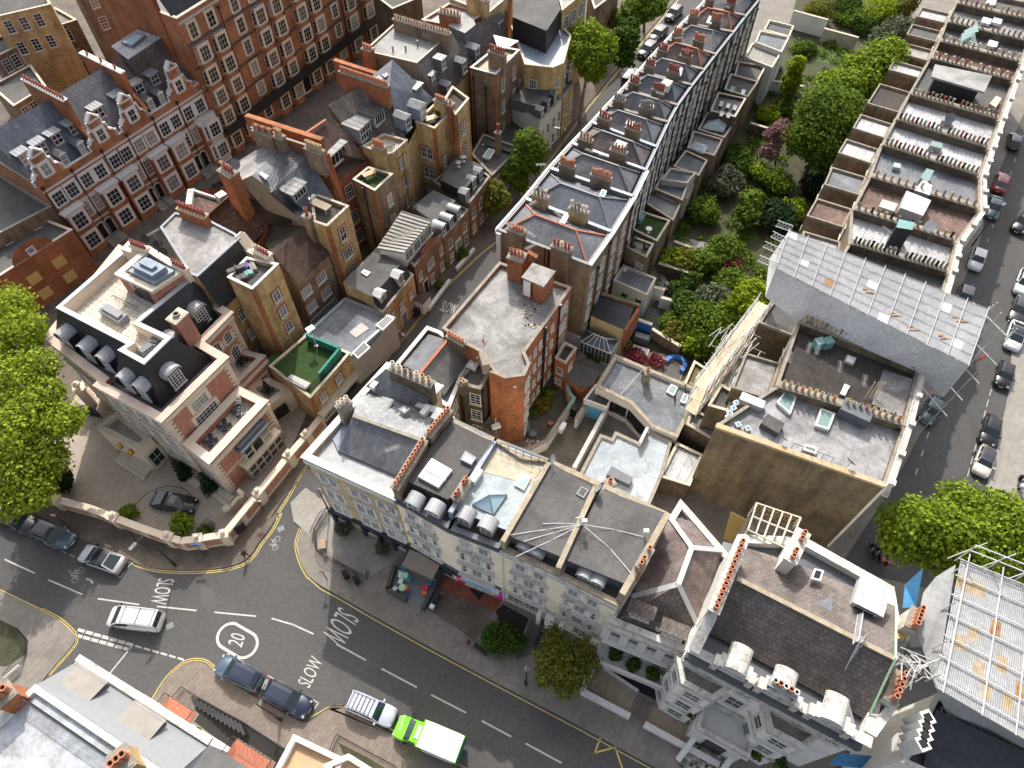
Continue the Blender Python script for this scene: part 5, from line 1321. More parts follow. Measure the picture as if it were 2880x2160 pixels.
wallrun('boundary_wall','white boundary wall right of the brown tiled path, at the bottom of the photo',[z8(1965,1375,.9),z8(2450,1640,.9)],.8,.4,'white_stone','white_stone')
wallrun('boundary_wall','white balustraded side wall hung with climbing plants beside the street tree',[z8(1560,1160,1.2),z8(1685,900,1.2)],1.1,.35,'white_stone','white_dirty')
wallrun('boundary_wall','long white balustrade in front of the villa basement area',[z8(1680,930,1.1),z8(1930,1060,1.1),z8(2090,1150,1.1),z8(2330,1330,1.1)],1.0,.3,'white_stone','white_dirty')
for q in((1690,1010),(1930,1150)):pass
wallrun('boundary_wall','low white inner kerb wall between gravel beds',[z8(1700,1010,.4),z8(1925,1160,.4)],.35,.25,'white_stone')
sheet('gravel_bed',z8.L([(1600,1140),(1690,1005),(1920,1160),(1860,1300)],.13),.135,'gravel');sheet('gravel_bed',z8.L([(1980,1360),(2030,1260),(2330,1400),(2400,1580)],.13),.135,'gravel')
sheet('tiled_path',z8.L([(1870,1320),(1945,1190),(2010,1230),(1960,1370)],.13),.138,'paving_brick')
sheet('basement_area',z8.L([(1700,1000),(1720,940),(2120,1170),(2060,1230),(1940,1170)],.13),.134,'soot')  # level black sheet; the sunken area's shade is put in its colour
zx=16.5
sx=thing('scaffold_roof','large temporary corrugated white roof with rust coloured panels at the right edge','scaffold roof',z9(1950,800,0))
T0,T1,T2,T3=z9(1765,340,zx),z9(2500,640,zx),z9(2500,1640,zx),z9(1635,1135,zx)
T0.z+=.8;T1.z+=.8
def SQ(u,v,dz=0):return lerp(lerp(T0,T1,u),lerp(T3,T2,u),v)+Vector((0,0,dz))
rust={(1,1):2,(2,1):2,(4,3):1,(2,4):2,(5,5):2,(7,1):1,(1,5):2,(8,3):2,(3,6):2,(6,7):2,(9,5):2,(4,7):2,(7,6):1,(0,1):2}
m=MB()
for i in range(12):
 for j in range(9):
  mi=rust.get((i,j),0)
  for k in range(5):
   u0,u1,um=(i+k/5)/12,(i+(k+1)/5)/12,(i+(k+.5)/5)/12
   A,B,C=SQ(u0,j/9),SQ(um,j/9,.06),SQ(u1,j/9);D,E_,F=SQ(u0,(j+1)/9),SQ(um,(j+1)/9,.06),SQ(u1,(j+1)/9)
   m.face([D,E_,B,A],mi);m.face([E_,F,C,B],mi)
m.build('roof_sheet',['sheet_white','rust_sheet','rust_tan'],sx)
m=MB()
for v in(0,.14,.3,.46,.62,.78,.93):m.tube(SQ(-.03,v,.2),SQ(1,v,.2),.05,5)
for u in(.05,.35,.6):m.tube(SQ(u,-.06,.35),SQ(u,1.02,.35),.05,5)
for u in(0,.25,.5):
 p=SQ(u,-.04,-1);m.tube(p,p+Vector((0,0,3)),.05,5);m.tube(p+Vector((-.8,0,.5)),p+Vector((1.2,.4,2.6)),.04,4)
for z in(1.0,1.9):m.tube(SQ(0,-.05,z),SQ(1,-.05,z),.05,5)
for v in(.1,.4,.7,.95):p=SQ(-.03,v,-1);m.tube(p,p+Vector((0,0,2.2)),.05,5)
for k in range(40):
 p=z9(1450+rnd.uniform(-90,150),990+rnd.uniform(-70,110),15.5)+Vector((0,0,rnd.uniform(-1.5,1.2)));d=Vector((rnd.uniform(-1,1),rnd.uniform(-1,1),rnd.uniform(-.5,.6)))*rnd.uniform(.5,1.3);m.tube(p-d,p+d,.04,4)
m.build('scaffold_pole','scaffold',sx)
m=MB()
ed=[z9(1770,340,17.2),z9(1640,420,15.5),z9(1560,520,14.5),z9(1510,760,14.5),z9(1560,900,14.5),z9(1640,1135,16.4)]
m.face([ed[0],ed[1],ed[2],ed[3]]);m.face([ed[0],ed[3],ed[4],ed[5]])
lo_=[(1640,1140,16.3),(1720,1330,13.5),(1990,1440,13.3),(2212,1560,13.2),(2400,1660,13)]
tp=[SQ(0,1),SQ(.1,1),SQ(.45,1),SQ(.75,1),SQ(1,1)]
for i in range(4):m.face([z9(*lo_[i]),z9(*lo_[i+1]),tp[i+1],tp[i]])
m.build('hanging_sheet','sheet_white',sx)
SH=House('scaffolded_house','white house under scaffold with dark slate roof in the bottom right corner','house',[z9(1420,1620,12.5),z9(1640,1180,12.5),z9(2600,1700,12.5),z9(2500,2100,12.5)],12.5,.1,'stucco_white','slate_black',.2,.3,'white_dirty')
m=MB();m.face([z9(1560,1640,12.6),z9(1640,1280,14.5),z9(2400,1640,14.5),z9(2300,2000,12.6)]);m.build('roof_slope','slate_black',SH.root)
chimney(SH,xy(z9(1350,1225,15.6)),xy(z9(1425,1045,15.6)),.8,8,15.6,5,'white_dirty','terracotta',.9,.2);chimney(SH,xy(z9(1490,750,15.6)),xy(z9(1530,630,15.6)),.8,8,15.6,5,'white_dirty','terracotta',.9,.2)
m=MB()
for k in range(4):
 p=lerp(z9(1560,1500,15.2),z9(1590,1330,15.2),k/3);m.box(p.x,p.y,12.5,.75,.9,2.7,.3);m.box(p.x,p.y,15.201,.5,.5,.02,.3,1)
m.build('flue_terminal',['white_stone','soot'],SH.root)
m=MB();q=z9.L([(1200,1480,13),(1350,1270,13),(1290,1250,13),(1130,1440,13)]);m.prism(ccw(q),6,14.4);m.build('gable_parapet','white_dirty',SH.root)
m=MB();m.face([z9(1425,620,13),z9(1440,470,13),z9(1560,360,15),z9(1510,620,13)]);m.face([z9(1200,1480,9),z9(1240,1370,11),z9(1340,1290,13.5),z9(1280,1440,10)]);m.face([z9(950,1640,5),z9(1010,1560,6),z9(1440,1600,6),z9(1380,1680,5)]);m.build('debris_netting','tarp_blue',sx)
m=MB();m.face([z9(1375,730,14),z9(1480,620,14),z9(1450,820,14),z9(1375,820,14)]);m.face([z9(1230,1290,14),z9(1340,1050,14),z9(1350,1100,13),z9(1290,1260,13)]);m.build('board','board_yellow',sx)
zo=12.6
OB=House('apartment_block','orange brick apartment block with a large stained concrete roof','apartments',[z5(1025,42,zo),z5(655,470,zo),z5(800,570,zo),z5(905,625,zo),z5(985,745,zo),z5(960,752,zo),z5(1062,792,zo),z5(1188,775,zo),z5(1222,700,zo),z5(1188,625,zo),z5(1490,205,zo),z5(1385,168,zo)],zo,.1,'brick_orange','concrete_roof',.35,.28,'stone_dark')
p_=ccw(a5.L([(730,452),(1030,562),(870,768),(582,640)],15.2));m=MB();m.prism(inset(p_,.12),zo-.35,15.0,0);m.build('stair_house','brick_orange',OB.root)
m=MB();m.prism(p_,15.003,15.18,0,None,True);m.build('stair_house_roof','concrete_pale',OB.root)
m=MB();A=lerp(a5(582,640,15.2),a5(870,768,15.2),.1);Bq=lerp(a5(582,640,15.2),a5(870,768,15.2),.42);dd=(Bq-A).normalized();nn=Vector((dd.y,-dd.x,0));nn=nn if nn.y<0 else-nn
m.beam(A-nn*.06+Vector((0,0,-1.4)),Bq-nn*.06+Vector((0,0,-1.4)),.12,2.2);m.build('door','white_paint',OB.root)
m=MB();C_=lerp(Bq,a5(870,768,15.2),.1);m.beam(Bq-nn*.06+Vector((0,0,-1.4)),C_-nn*.06+Vector((0,0,-1.4)),.12,2.3);m.build('door_frame','black_paint',OB.root)
chimney(OB,xy(a5(430,325,15.6)),xy(a5(620,385,15.6)),1.3,zo-.4,15.6,4,'brick_orange',['pot_red','pot_red','terracotta','terracotta'],.7,.2)
wl=MB();wl.beam(a5(620,385,14.6),a5(740,455,14.2),.5,2.2);wl.build('chimney_wall','brick_orange',OB.root)
aerial(OB,a5(690,440,15),2.2,8,1.4,.6);aerial(OB,z5(925,590,zo),2.0,7,1.0,.3)
m=MB()
for k in range(70):
 t=rnd.random();p=a5(rnd.uniform(610,800),rnd.uniform(980,1300),zo-.35);m.box(p.x+rnd.uniform(-.3,.3),p.y,zo-.345,rnd.uniform(.06,.2),rnd.uniform(.06,.2),rnd.uniform(.03,.1),rnd.random()*3,rnd.randint(0,2))
m.build('rubble',['wood_pale','stone_light','soil'],OB.root)
chimney(OB,xy(z5(690,505,13.6)),xy(z5(795,565,13.6)),.55,zo-.4,13.6,5,'brick_dark','terracotta',.45,.17)
m=MB();m.beam(z5(915,650,12.9),z5(940,735,12.9),.7,1.5);m.build('chimney','render_mud',OB.root);dish(OB,z5(925,595,zo+.4),.4,.3,'pot_red')
e9=9
kw=dict(sur=None,cols=2,rows=2,fr='white_paint')
OB.win(9,(.10,.22,.34,.46,.60,.86),(1.3,4.1,6.9,9.6),.6,1.15,**kw);OB.win(9,(.86,),(1.3,4.1,6.9,9.6),1.5,1.7,cols=4,rows=2)
OB.win(7,(.5,),(1.2,4.0,6.8,9.5),1.1,1.5,cols=2,rows=2);OB.win(8,(.5,),(4.0,6.8,9.5),.9,1.4,cols=2,rows=2)
OB.pipe(9,.40,.2,12.2,r=.11);OB.pipe(9,.43,.2,11.2,r=.08);OB.pipe(9,.73,.2,12.4,r=.11);OB.win(6,(.5,),(10.8,),.3,.3,cols=1,rows=1,sill=False);OB.win(6,(.45,),(8.2,5.6,3.0),.16,.16,cols=1,rows=1,sill=False,fr='soot')
OB.band(9,.9,.5,.06,'stone_light',0,1,'plinth')
Ex=House('apartment_annexe','small orange brick annexe with a sunken dark roof behind the apartment block','annexe',a6.L([(1330,10),(1485,90),(1340,295),(1205,215)],5.4),5.4,.1,'brick_orange','felt_dark',.5,.25,'stone_light')
Ex.win(2,(.5,),(3.0,1.0),.8,1.1,cols=1,rows=2);Ex.win(1,(.5,),(3.0,),.8,1.1,cols=2,rows=2)
TH=House('tower_house','narrow dark brick house with flat roof and square roof light beside orange apartment block','house',a6.L([(-30,480),(210,185),(340,330),(330,470),(235,625),(-30,560)],10.3),10.3,.1,'brick_dark','felt_grey',.2,.3,'stone_dark')
skylight(TH,a6.L([(45,340),(125,240),(225,290),(170,400)],10.2),.35,'white_paint','sky_white',dome=.25)
TH.win(4,(.28,),(1.3,4.4,7.4),1.15,1.9,cols=2,rows=4);TH.pipe(4,.9,.2,9.8);TH.pipe(3,.85,.2,9.6)
m=MB();p=a6(-10,480,10.6);chimney(TH,xy(a6(-25,500,11.5)),xy(a6(30,540,11.5)),.7,9.5,11.5,2,'brick_dark','pot_buff',.3,.2)
m=MB();m.tube(a6(230,300,10.3),a6(225,200,11.6),.09,6);m.tube(a6(225,200,11.6),a6(180,210,11.6),.09,6);m.build('flue','white_paint',TH.root)
LT=House('lean_to','low brick back building with two sloping felt roofs beside orange brick tower','outbuilding',a6.L([(258,1095),(360,960),(545,1010),(440,1190)],3.6),3.6,.1,'brick_brown',None,0)
m=MB();m.face([a6(258,1095,3.6),a6(440,1190,3.4),a6(560,1000,3.8),a6(365,955,4.2)]);m.face([a6(365,955,4.2),a6(560,1000,4.0),a6(560,950,5.2),a6(405,880,5.4)]);m.build('roof','felt_grey',LT.root)
m=MB();p=a6(440,1190,3.4);m.tube(Vector((p.x,p.y,3.4)),Vector((p.x,p.y,6.4)),.04,5);m.box(p.x,p.y,4.6,.9,.5,.4,.4);m.build('aerial','white_paint',LT.root)
zs=9.6
SHs=House('slate_house','brick house with grey slate roof and an orange tiled ridge behind the corner house','house',[z5(350,705,zs),z5(555,458,zs),z5(640,490,zs),z5(840,640,zs),z5(700,990,zs),z5(515,860,zs)],zs,.1,'brick_brown','lead_blue',.6,.35,'white_stone')
rg0,rg1=z5(690,545,12.0),z5(508,765,12.0)
m=MB();m.face([rg0,rg1,z5(395,700,zs-.4),z5(560,505,zs-.4)]);m.build('roof_slope','slate_grey',SHs.root)
m=MB();m.face([rg1,rg0,z5(850,655,zs+.1),z5(665,905,zs+.1)]);m.build('roof_slope','slate_pale',SHs.root)
m=MB();m.beam(rg0+Vector((0,0,.06)),rg1+Vector((0,0,.06)),.28,.16);m.build('ridge','ridge_orange',SHs.root)
m=MB();m.face([rg1,z5(665,905,zs+.1),z5(395,700,zs-.4)]);m.face([rg0,z5(560,505,zs-.4),z5(850,655,zs+.1)]);m.build('roof_gable','brick_brown',SHs.root)
SHs.win(4,(.16,.42),(7.2,4.4,1.6),1.0,1.6,cols=2,rows=2);SHs.win(3,(.8,),(7.2,4.4,1.6),1.0,1.6,cols=2,rows=2)
sheet('yard',a6.L([(800,1400),(860,960),(1180,540),(1390,600),(1450,770),(1370,870),(1080,1290),(880,1390)],.13),.134,'yard');sheet('yard',a6.L([(740,1460),(1150,1290),(1390,990),(1840,980),(1800,1100),(1450,1640),(900,1560)],.13),.130,'yard')
wallrun('yard_wall','white painted yard wall with flaking coping curving in front of the orange block',[a6(740,1410,1.9),a6(870,1395,1.9),a6(1090,1290,1.9),a6(1370,870,1.9)],1.8,.3,'render_white','stone_dark')
wallrun('yard_wall','curved teal topped wall beside the dark shed roof',[a6(1370,870,1.9),a6(1450,740,1.9),a6(1385,660,1.9),a6(1360,560,1.9),a6(1370,510,1.9)],1.8,.25,'render_yellow','teal_fade')
wallrun('yard_wall','long straight white yard wall with pale coping left of the blue-grey roof',[a6(1450,1640,2.2),a6(1790,1010,2.2),a6(1880,860,2.2)],2.1,.3,'render_white','white_dirty')
wallrun('gate_pier','short white wall with black gate in the yard',[a6(1480,1010,2.0),a6(1590,840,2.0)],1.9,.35,'render_white','stone_dark')
m=MB();m.beam(a6(1400,915,1.0),a6(1475,945,1.0),.08,1.7);tag(m.build('gate','black_paint'),'black timber gate between two white walls in the yard','gate')
SD=House('shed','low shed with a dark brown felt roof in the yard behind the orange annexe','shed',a6.L([(1330,470),(1440,280),(1790,400),(1680,590),(1520,590)],2.7),2.7,.1,'brick_orange','felt_dark',0)
zg=4.2
G1=House('garage_block','low white workshop with grey felt roof and barred black windows','workshop',b7.L([(200,335),(345,100),(978,365),(805,715),(620,640),(455,460)],zg),zg,.1,'render_white','felt_blue',.4,.35,'stone_mossy')
for q in([(722,382),(758,325),(810,350),(778,412)],[(823,455),(850,395),(890,410),(865,470)]):skylight(G1,b7.L(q,zg-.35),.25,'white_paint','glass_green')
G1.win(5,(.28,.68),(1.2,),2.0,1.7,cols=7,rows=4,fr='black_paint',glass='glass_dark');
m=MB();q=b7.L([(455,460),(445,520),(590,640),(620,640)],zg);
G1.win(4,(.3,.7),(1.2,),2.2,1.8,cols=6,rows=4,fr='black_paint',glass='glass_dark')
chimney(G1,xy(b7(580,190,6.0)),xy(b7(600,230,6.0)),.7,3.4,5.8,1,'stone_dark','terracotta',.5,.2);aerial(G1,b7(735,690,4.2),2.0,9,1.5,1.3)
m=MB();m.tube(b7(790,455,3.9),b7(790,400,4.6),.09,6);m.tube(b7(865,385,3.9),b7(865,320,4.8),.06,6);m.tube(b7(905,470,4),b7(910,440,4.6),.18,8);m.build('vent_pipe','iron',G1.root)
m=MB();m.tube(b7(385,395,4.0),b7(560,200,4.4),.03,4);m.build('cable','white_paint',G1.root)
zg2=3.6
G2=House('garage_block','low garage with patched blue-grey painted flat roof beside long white yard wall','garage',[b7(80,985,zg2),b7(232,695,zg2),b7(320,725,zg2),b7(345,675,zg2),b7(520,755,zg2),b7(590,650,zg2),b7(765,745,zg2),z5(1900,1330,zg2),z5(1960,1640,zg2)][:7]+[z5(2080,1420,zg2),z5(1985,1640,zg2),z5(1560,1490,zg2)],zg2,.1,'render_grey','roof_bluegrey',.18,.3,'stone_dark')
m=MB();q=ccw(z5.L([(1720,1415),(1750,1360),(1890,1435),(1870,1482)],zg2+.5));m.prism(q,zg2-.2,zg2+.5);m.build('roof_light','lead_dark',G2.root)
for x,y in((1745,1455),):chimney(G2,xy(z5(x-25,y+10,5)),xy(z5(x+25,y-15,5)),.8,3.2,4.6,1,'brick_brown','pot_red',.6,.2)
m=MB();m.beam(b7(525,765,4.1),b7(580,655,4.1),.3,.9);m.build('parapet_wall','render_white',G2.root)
GD=House('garage','white garage with a teal roller door in the yard','garage',a6.L([(1575,760),(1730,560),(1960,690),(1880,870)],2.9),2.9,.1,'render_white','felt_dark',.2,.2,'white_dirty')
a,bb,n,L=GD.edge(3);p=lerp(a,bb,.45)+n*.04;m=MB();m.box(p.x,p.y,.1,L*.7,.1,2.1,nang(n));m.build('roller_door','sign_sky',GD.root)
m=MB();A,Bq=z5(1700,1100,1.2),z5(1880,1200,1.2)
for i in range(16):c=lerp(A,Bq,i/15);m.tube(Vector((c.x,c.y,.1)),Vector((c.x,c.y,1.3)),.025,4)
m.tube(Vector((A.x,A.y,1.3)),Vector((Bq.x,Bq.y,1.3)),.03,4);tag(m.build('railing','iron'),'black iron railing in the yard beside the workshop','railing')
for nm,lab,v,x,y,s,mt in(('water_tank','round grey tub beside the orange brick tower','a6',920,1220,.45,'grey_metal'),('flower_pot','terracotta pot on the bare yard floor','a6',1145,1075,.3,'terracotta'),('blue_bag','blue plastic bag on the ground below barred windows','a6',2030,920,.5,'sign_blue')):
 t_=MB();p=globals()[v](x,y,.13);t_.lathe((p.x,p.y,.13),[(s*.75,0),(s*.9,s*.8),(s,s*1.3),(s*.88,s*1.3),(s*.75,s*.9)],12);tag(t_.build(nm,mt),lab,nm.replace('_',' '))
m=MB();p=a6(1300,1110,1.6);m.box(p.x,p.y,1.0,1.0,.45,.8,GA);m.box(p.x,p.y,1.801,1.05,.5,.04,GA);tag(m.build('air_conditioner','white_paint'),'white air conditioner box fixed to the yard wall','air conditioner')
m=MB();A=a6(870,1190,.2);m.beam(A,a6(860,1080,1.6),1.0,.06);tag(m.build('door_panel','teal_fade'),'teal panel leaning on the orange brick wall','panel')
m=MB()
for k in range(24):p=a6(rnd.uniform(820,1000),rnd.uniform(1290,1380),.13);m.box(p.x,p.y,.13,rnd.uniform(.15,.5),rnd.uniform(.1,.3),rnd.uniform(.05,.25),rnd.random()*3,rnd.randint(0,2))
o=m.build('rubbish_heap',['white_paint','terracotta','wood']);tag(o,'heap of rubbish and broken pots in the yard corner','rubbish',None,'stuff')
zt_=14.3
def zp(v,p):return xy(v(p[0],p[1],zt_))
TF=[(z2,1010,1490),(z2,1185,1292),(z2,1345,1095),(z2,1490,935),(z2,1620,800),(z2,1720,690),(z2,1825,580),(z2,1925,470),(z2,2010,370),(z2,2110,265),(z2,2210,155),(fd,1968,20),(fd,2018,-35)]
TRr=[(a5,1455,490),(z2,1752,1510),(z2,1893,1280),(z2,1975,1110),(z2,2045,960),(z2,2120,800),(z2,2180,690),(z3,62,560),(z3,140,460),(z3,215,360),(z3,330,215),(z3,410,110),(z3,500,0)]
TFp=[zp(v,(x,y))for v,x,y in TF];TRp=[zp(v,(x,y))for v,x,y in TRr]
ORDN=['nearest house of the brown terrace with grey slate hips and orange ridge tiles','second house of the brown terrace with dark blue slates and one roof light','third house of the brown terrace with long orange pots','fourth house of the brown terrace with a dark roof and boxy roof hatch','fifth house of the brown terrace with blue-grey slates and blue roof light','sixth house of the brown terrace, the long wet looking slate roof','seventh house of the brown terrace with a square white roof light','eighth house of the brown terrace with a white box hood','ninth house of the brown terrace with orange hip tiles','tenth house of the brown terrace beside the parked grey van','eleventh house of the brown terrace with red hip tiles','twelfth house of the brown terrace at the top edge of the photo']
RM=['slate_grey','slate_blue','slate_grey','slate_purple','slate_grey','slate_grey','slate_blue','slate_grey','slate_purple','slate_grey','slate_purple','slate_grey']
TPOTS=[['terracotta'],['pot_pale','pot_grey','pot_grey','pot_pale'],['terracotta'],['pot_grey','terracotta'],['pot_red'],['pot_grey'],['pot_red'],['pot_red'],['pot_red'],['terracotta'],['terracotta'],['pot_red']]
BT=[]
for i in range(12):
 f0_,f1_,r1_,r0_=TFp[i],TFp[i+1],TRp[i+1],TRp[i]
 h=House('terraced_house',ORDN[i],'house',[f0_,f1_,r1_,r0_],zt_,.1,'brick_brown','lead_blue',.35,.3,'lead_dark',group='brown brick terraced houses of the street')
 BT.append(h);zr_=zt_+(1.25 if i<2 else 1.4)
 q=inset([f0_,f1_,r1_,r0_],.35);ze=zt_-.30
 m0=lerp(q[0],q[1],.5);m1=lerp(q[3],q[2],.5);R0=lerp(m0,m1,.26);R1_=lerp(m0,m1,.74)
 Z=lambda p,z:(p.x,p.y,z)
 m=MB();m.face([Z(q[0],ze),Z(q[3],ze),Z(R1_,zr_),Z(R0,zr_)]);m.face([Z(q[2],ze),Z(q[1],ze),Z(R0,zr_),Z(R1_,zr_)]);m.face([Z(q[1],ze),Z(q[0],ze),Z(R0,zr_)]);m.face([Z(q[3],ze),Z(q[2],ze),Z(R1_,zr_)])
 m.build('hipped_roof',RM[i],h.root)
 m=MB();rm_='ridge_orange' if i in(0,8,10)else('lead_dark' if i!=5 else 'slate_grey')
 for A,Bq in((R0,R1_),(R0,q[0]),(R0,q[1]),(R1_,q[2]),(R1_,q[3])):
  za,zb=zr_,(zr_ if Bq is R1_ else ze);m.beam((A.x,A.y,za+.05),(Bq.x,Bq.y,zb+.05),.2,.1)
 m.build('ridge',rm_,h.root)
 d=(r1_-f1_)
 for(u0,u1,n_)in(((.10,.27,4),(.52,.72,5))if i!=1 else((.13,.30,6),(.50,.72,7))):
  chimney(h,f1_+d*u0,f1_+d*u1,.62,zt_-.3,zt_+1.5,n_,'brick_brown' if i else 'brick_yellow',TPOTS[(i+1)%12],.75 if i else.8,.17,jit=.15)
 m=MB();A,Bq=f1_+d*.02,f1_+d*.99;m.beam((A.x,A.y,zt_+.02),(Bq.x,Bq.y,zt_+.02),.4,.5);m.build('party_wall','lead_blue' if i<4 else 'stone_dark',h.root)
 fm='brick_brown'
 us=(.28,.74)
 for z in((1.2,4.2,7.2,10.1,)if i<3 else(1.2,4.0,6.9,9.6)):
  h.win(2,us,(z+(.0),),1.0,1.9,cols=2,rows=4)
 if i>=2:
  a,bb,n,L=h.edge(2);m=MB();p0,p1=a-n*.4,bb-n*.4;m.face([Z(a,zt_-2.4),Z(bb,zt_-2.4),Z(bb-n*.5,zt_+.3),Z(a-n*.5,zt_+.3)][::h.sg]);
  m.face([(x+n.x*.08,y+n.y*.08,z)for x,y,z in(Z(a,zt_-2.4),Z(bb,zt_-2.4),Z(bb,zt_+.15),Z(a,zt_+.15))]);m.build('mansard','slate_black',h.root)
  me=win_mesh(.9,1.3,cols=2,rows=4)
  for u in us:p=lerp(a,bb,u)+n*.1;put('window',me,h.root,(p.x,p.y,zt_-1.9),nang(n))
  h.band(2,zt_+.2,.1,.1,'lead_blue')
 h.pipe(2,.04,.2,13,r=.08);
 if i%2==0:h.pipe(2,.52,.2,11.5,r=.06)
 h.band(0,zt_-.35,.5,.3,'white_stone');h.band(2,zt_+.1,.14,.35,'white_stone')if i<3 else 0;h.band(0,zt_+.1,.14,.22,'white_stone');h.win(0,(.3,.72),(1.5,4.6,7.7,10.7),1.0,1.8,cols=2,rows=4)
h=BT[0]
a,bb,n,L=h.edge(3);d=bb-a
chimney(h,bb-d*.30,bb-d*.13,.85,6,zt_+1.2,5,'brick_brown','terracotta',.5,.18,skip=());chimney(h,bb-d*.80,bb-d*.61,.85,6,zt_+1.2,5,'brick_brown',['pot_red','pot_red','pot_pale','pot_red','pot_red'],.7,.18)
m=MB();p=lerp(a,bb,.97)+n*.15;m.box(p.x,p.y,.1,.5,.5,zt_-.2,nang(n));m.build('corner_pier','white_stone',h.root)
m=MB();p=lerp(a,bb,.06)+n*.03;m.box(lerp(a,bb,.1).x+n.x*.03,lerp(a,bb,.1).y+n.y*.03,.1,2.6,.06,2.4,nang(n));m.build('rendered_base','render_white',h.root)
for u in(.40,.42,.46):
 p=lerp(a,bb,u)+n*.15;m=MB();m.tube((p.x,p.y,10.5 if u>.41 else 9),(p.x,p.y,zt_+.4),.07,6);m.build('flue_pipe','black_paint',h.root)
skylight(h,[z2(1412,1450,15.0),z2(1445,1385,15.2),z2(1478,1395,15.1),z2(1448,1462,14.9)],.2,'white_paint','sky_white');skylight(BT[1],[z2(1668,1275,15.1),z2(1690,1230,15.2),z2(1720,1245,15.1),z2(1702,1290,15.0)],.2,'white_paint','tarp_blue')
for hh,x,y in((0,1235,1400),(0,1085,1540),(0,1400,1470),(0,1230,1600),(1,1660,1330),(1,1525,1290),(1,1290,1150),(2,1600,1060),(2,1690,1090),(6,2050,690),(9,2170,330)):aerial(BT[hh],z2(x,y,zt_+.4),1.9,8,1.3,rnd.random()*3)
m=MB();p=z2(1800,985,zt_+.6);m.box(p.x,p.y,p.z,1.0,1.1,1.0,GA);m.box(p.x,p.y,p.z+1.001,1.2,1.3,.1,GA,1);m.build('roof_hatch',['lead_blue','lead_pale'],BT[3].root)
m=MB();p=z2(2100,580,zt_+.7);m.box(p.x,p.y,p.z,1.3,1.1,1.0,GA);m.build('roof_hood','white_paint',BT[7].root)
for hh,v,q in((4,z2,[(1840,810),(1852,785),(1900,800),(1890,828)]),(6,z2,[(1985,715),(1995,680),(2025,690),(2018,722)]),(8,z2,[(2165,490),(2180,440),(2212,450),(2200,500)]),(10,z3,[(150,155),(170,110),(200,120),(185,165)]),(11,z3,[(275,50),(300,10),(325,18),(305,58)]),(9,z3,[(5,350),(25,325),(50,335),(35,365)])):
 skylight(BT[hh],[v(x,y,zt_+1.0)for x,y in q],.22,'lead_pale','sky_white')
def ext(name,label,v,pts,zt,wall,roof,par=.25,cop='stone_light',cat='extension',**kw):
 return House(name,label,cat,v.L(pts,zt),zt,.1,wall,roof,par,.22,cop,**kw)
X1=ext('rear_extension','white walled extension with shiny blue-grey felt roof and a small square roof light',b6,[(330,395),(405,280),(648,378),(582,505)],4.2,'render_white','felt_blue')
X1.win(3,(.2,.62),(1.5,),.9,1.5,cols=2,rows=2,fr='mint');skylight(X1,b6.L([(392,318),(405,300),(435,312),(422,335)],4.1),.2,'white_paint','sky_white')
X2=ext('rear_extension','extension with yellow rendered wall and dark slate sloping roof beside blue wall',b6,[(165,655),(250,495),(520,580),(420,765)],4.6,'render_yellow',None,0)
m=MB();m.face([b6(160,655,4.6),b6(420,765,4.6),b6(480,600,5.4),b6(240,495,5.4)][::1]);m.build('roof','slate_black',X2.root)
m=MB();A,Bq=b6(420,765,4.9),b6(528,580,5.6);m.beam(A-Vector((0,0,1.6)),Bq-Vector((0,0,2.0)),.35,3.6);m.build('party_wall','brick_red',X2.root);m=MB();m.beam(b6(250,492,5.6),b6(528,580,5.6),.3,.3);m.build('parapet','brick_brown',X2.root)
X3=ext('rear_extension','brown brick extension with roof terrace and black railings',b6,[(430,150),(460,60),(630,125),(575,225)],6.4,'brick_brown','paving_light')
X3.win(3,(.25,),(3.6,),1.0,1.5,cols=3,rows=4)
m=MB();A,Bq=b6(430,160,6.5),b6(570,228,6.5)
for i in range(22):c=lerp(A,Bq,i/21);m.tube(c,c+Vector((0,0,1.05)),.02,4)
m.tube(A+Vector((0,0,1.05)),Bq+Vector((0,0,1.05)),.03,4);m.build('railing','iron',X3.root)
for x,y in((480,90),(475,140),(570,155)):
 m=MB();p=b6(x,y,6.3);m.box(p.x,p.y,6.25,.5,.5,.4,.4);m.box(p.x-.2,p.y+.1,6.65,.1,.5,.5,.4);tag(m.build('garden_chair','wicker'),'dark chair on the railed roof terrace','chair','chairs on the railed roof terrace')
X4=ext('rear_extension','extension with green carpeted roof terrace',z2,[(1870,1480),(1945,1370),(2130,1430),(2045,1565)],6.4,'brick_brown','fake_grass')
for nm,lab,x,y,mt,s in(('storage_chest','pale green storage chest on the green roof terrace','1930','1430','teal_fade',(1.1,.9,.9)),('garden_table','round white table on the green roof terrace','1988','1505','white_paint',(.6,.6,.6))):
 m=MB();p=z2(int(x),int(y),6.2);
 if 'round' in lab:m.lathe((p.x,p.y,6.16),[(.2,0),(.05,.1),(.05,.6),(.4,.62),(.4,.68)],14)
 else:m.box(p.x,p.y,6.16,s[0],s[1],s[2]*.8,GA);m.box(p.x,p.y,6.16+s[2]*.8+.001,s[0]+.08,s[1]+.08,.1,GA)
 tag(m.build(nm,mt),lab,nm.split('_')[1])
X5=ext('rear_extension','extension with pale concrete roof and long glass roof light',z2,[(1945,1300),(2030,1225),(2210,1300),(2150,1430)],5.4,'brick_brown','roof_palegrey')
skylight(X5,z2.L([(2035,1265),(2050,1250),(2165,1300),(2150,1318)],5.3),.2,'lead','sky_glass')
X6=ext('rear_extension','slate grey two step extension roof next to the long back wall',z2,[(2030,1225),(2080,1130),(2250,1185),(2210,1300)],6.0,'brick_brown','slate_blue')
X7=ext('rear_extension','grey felt roofed extension with a small vent',z2,[(2075,1165),(2130,1090),(2300,1120),(2240,1190)],6.6,'render_grey','felt_blue')
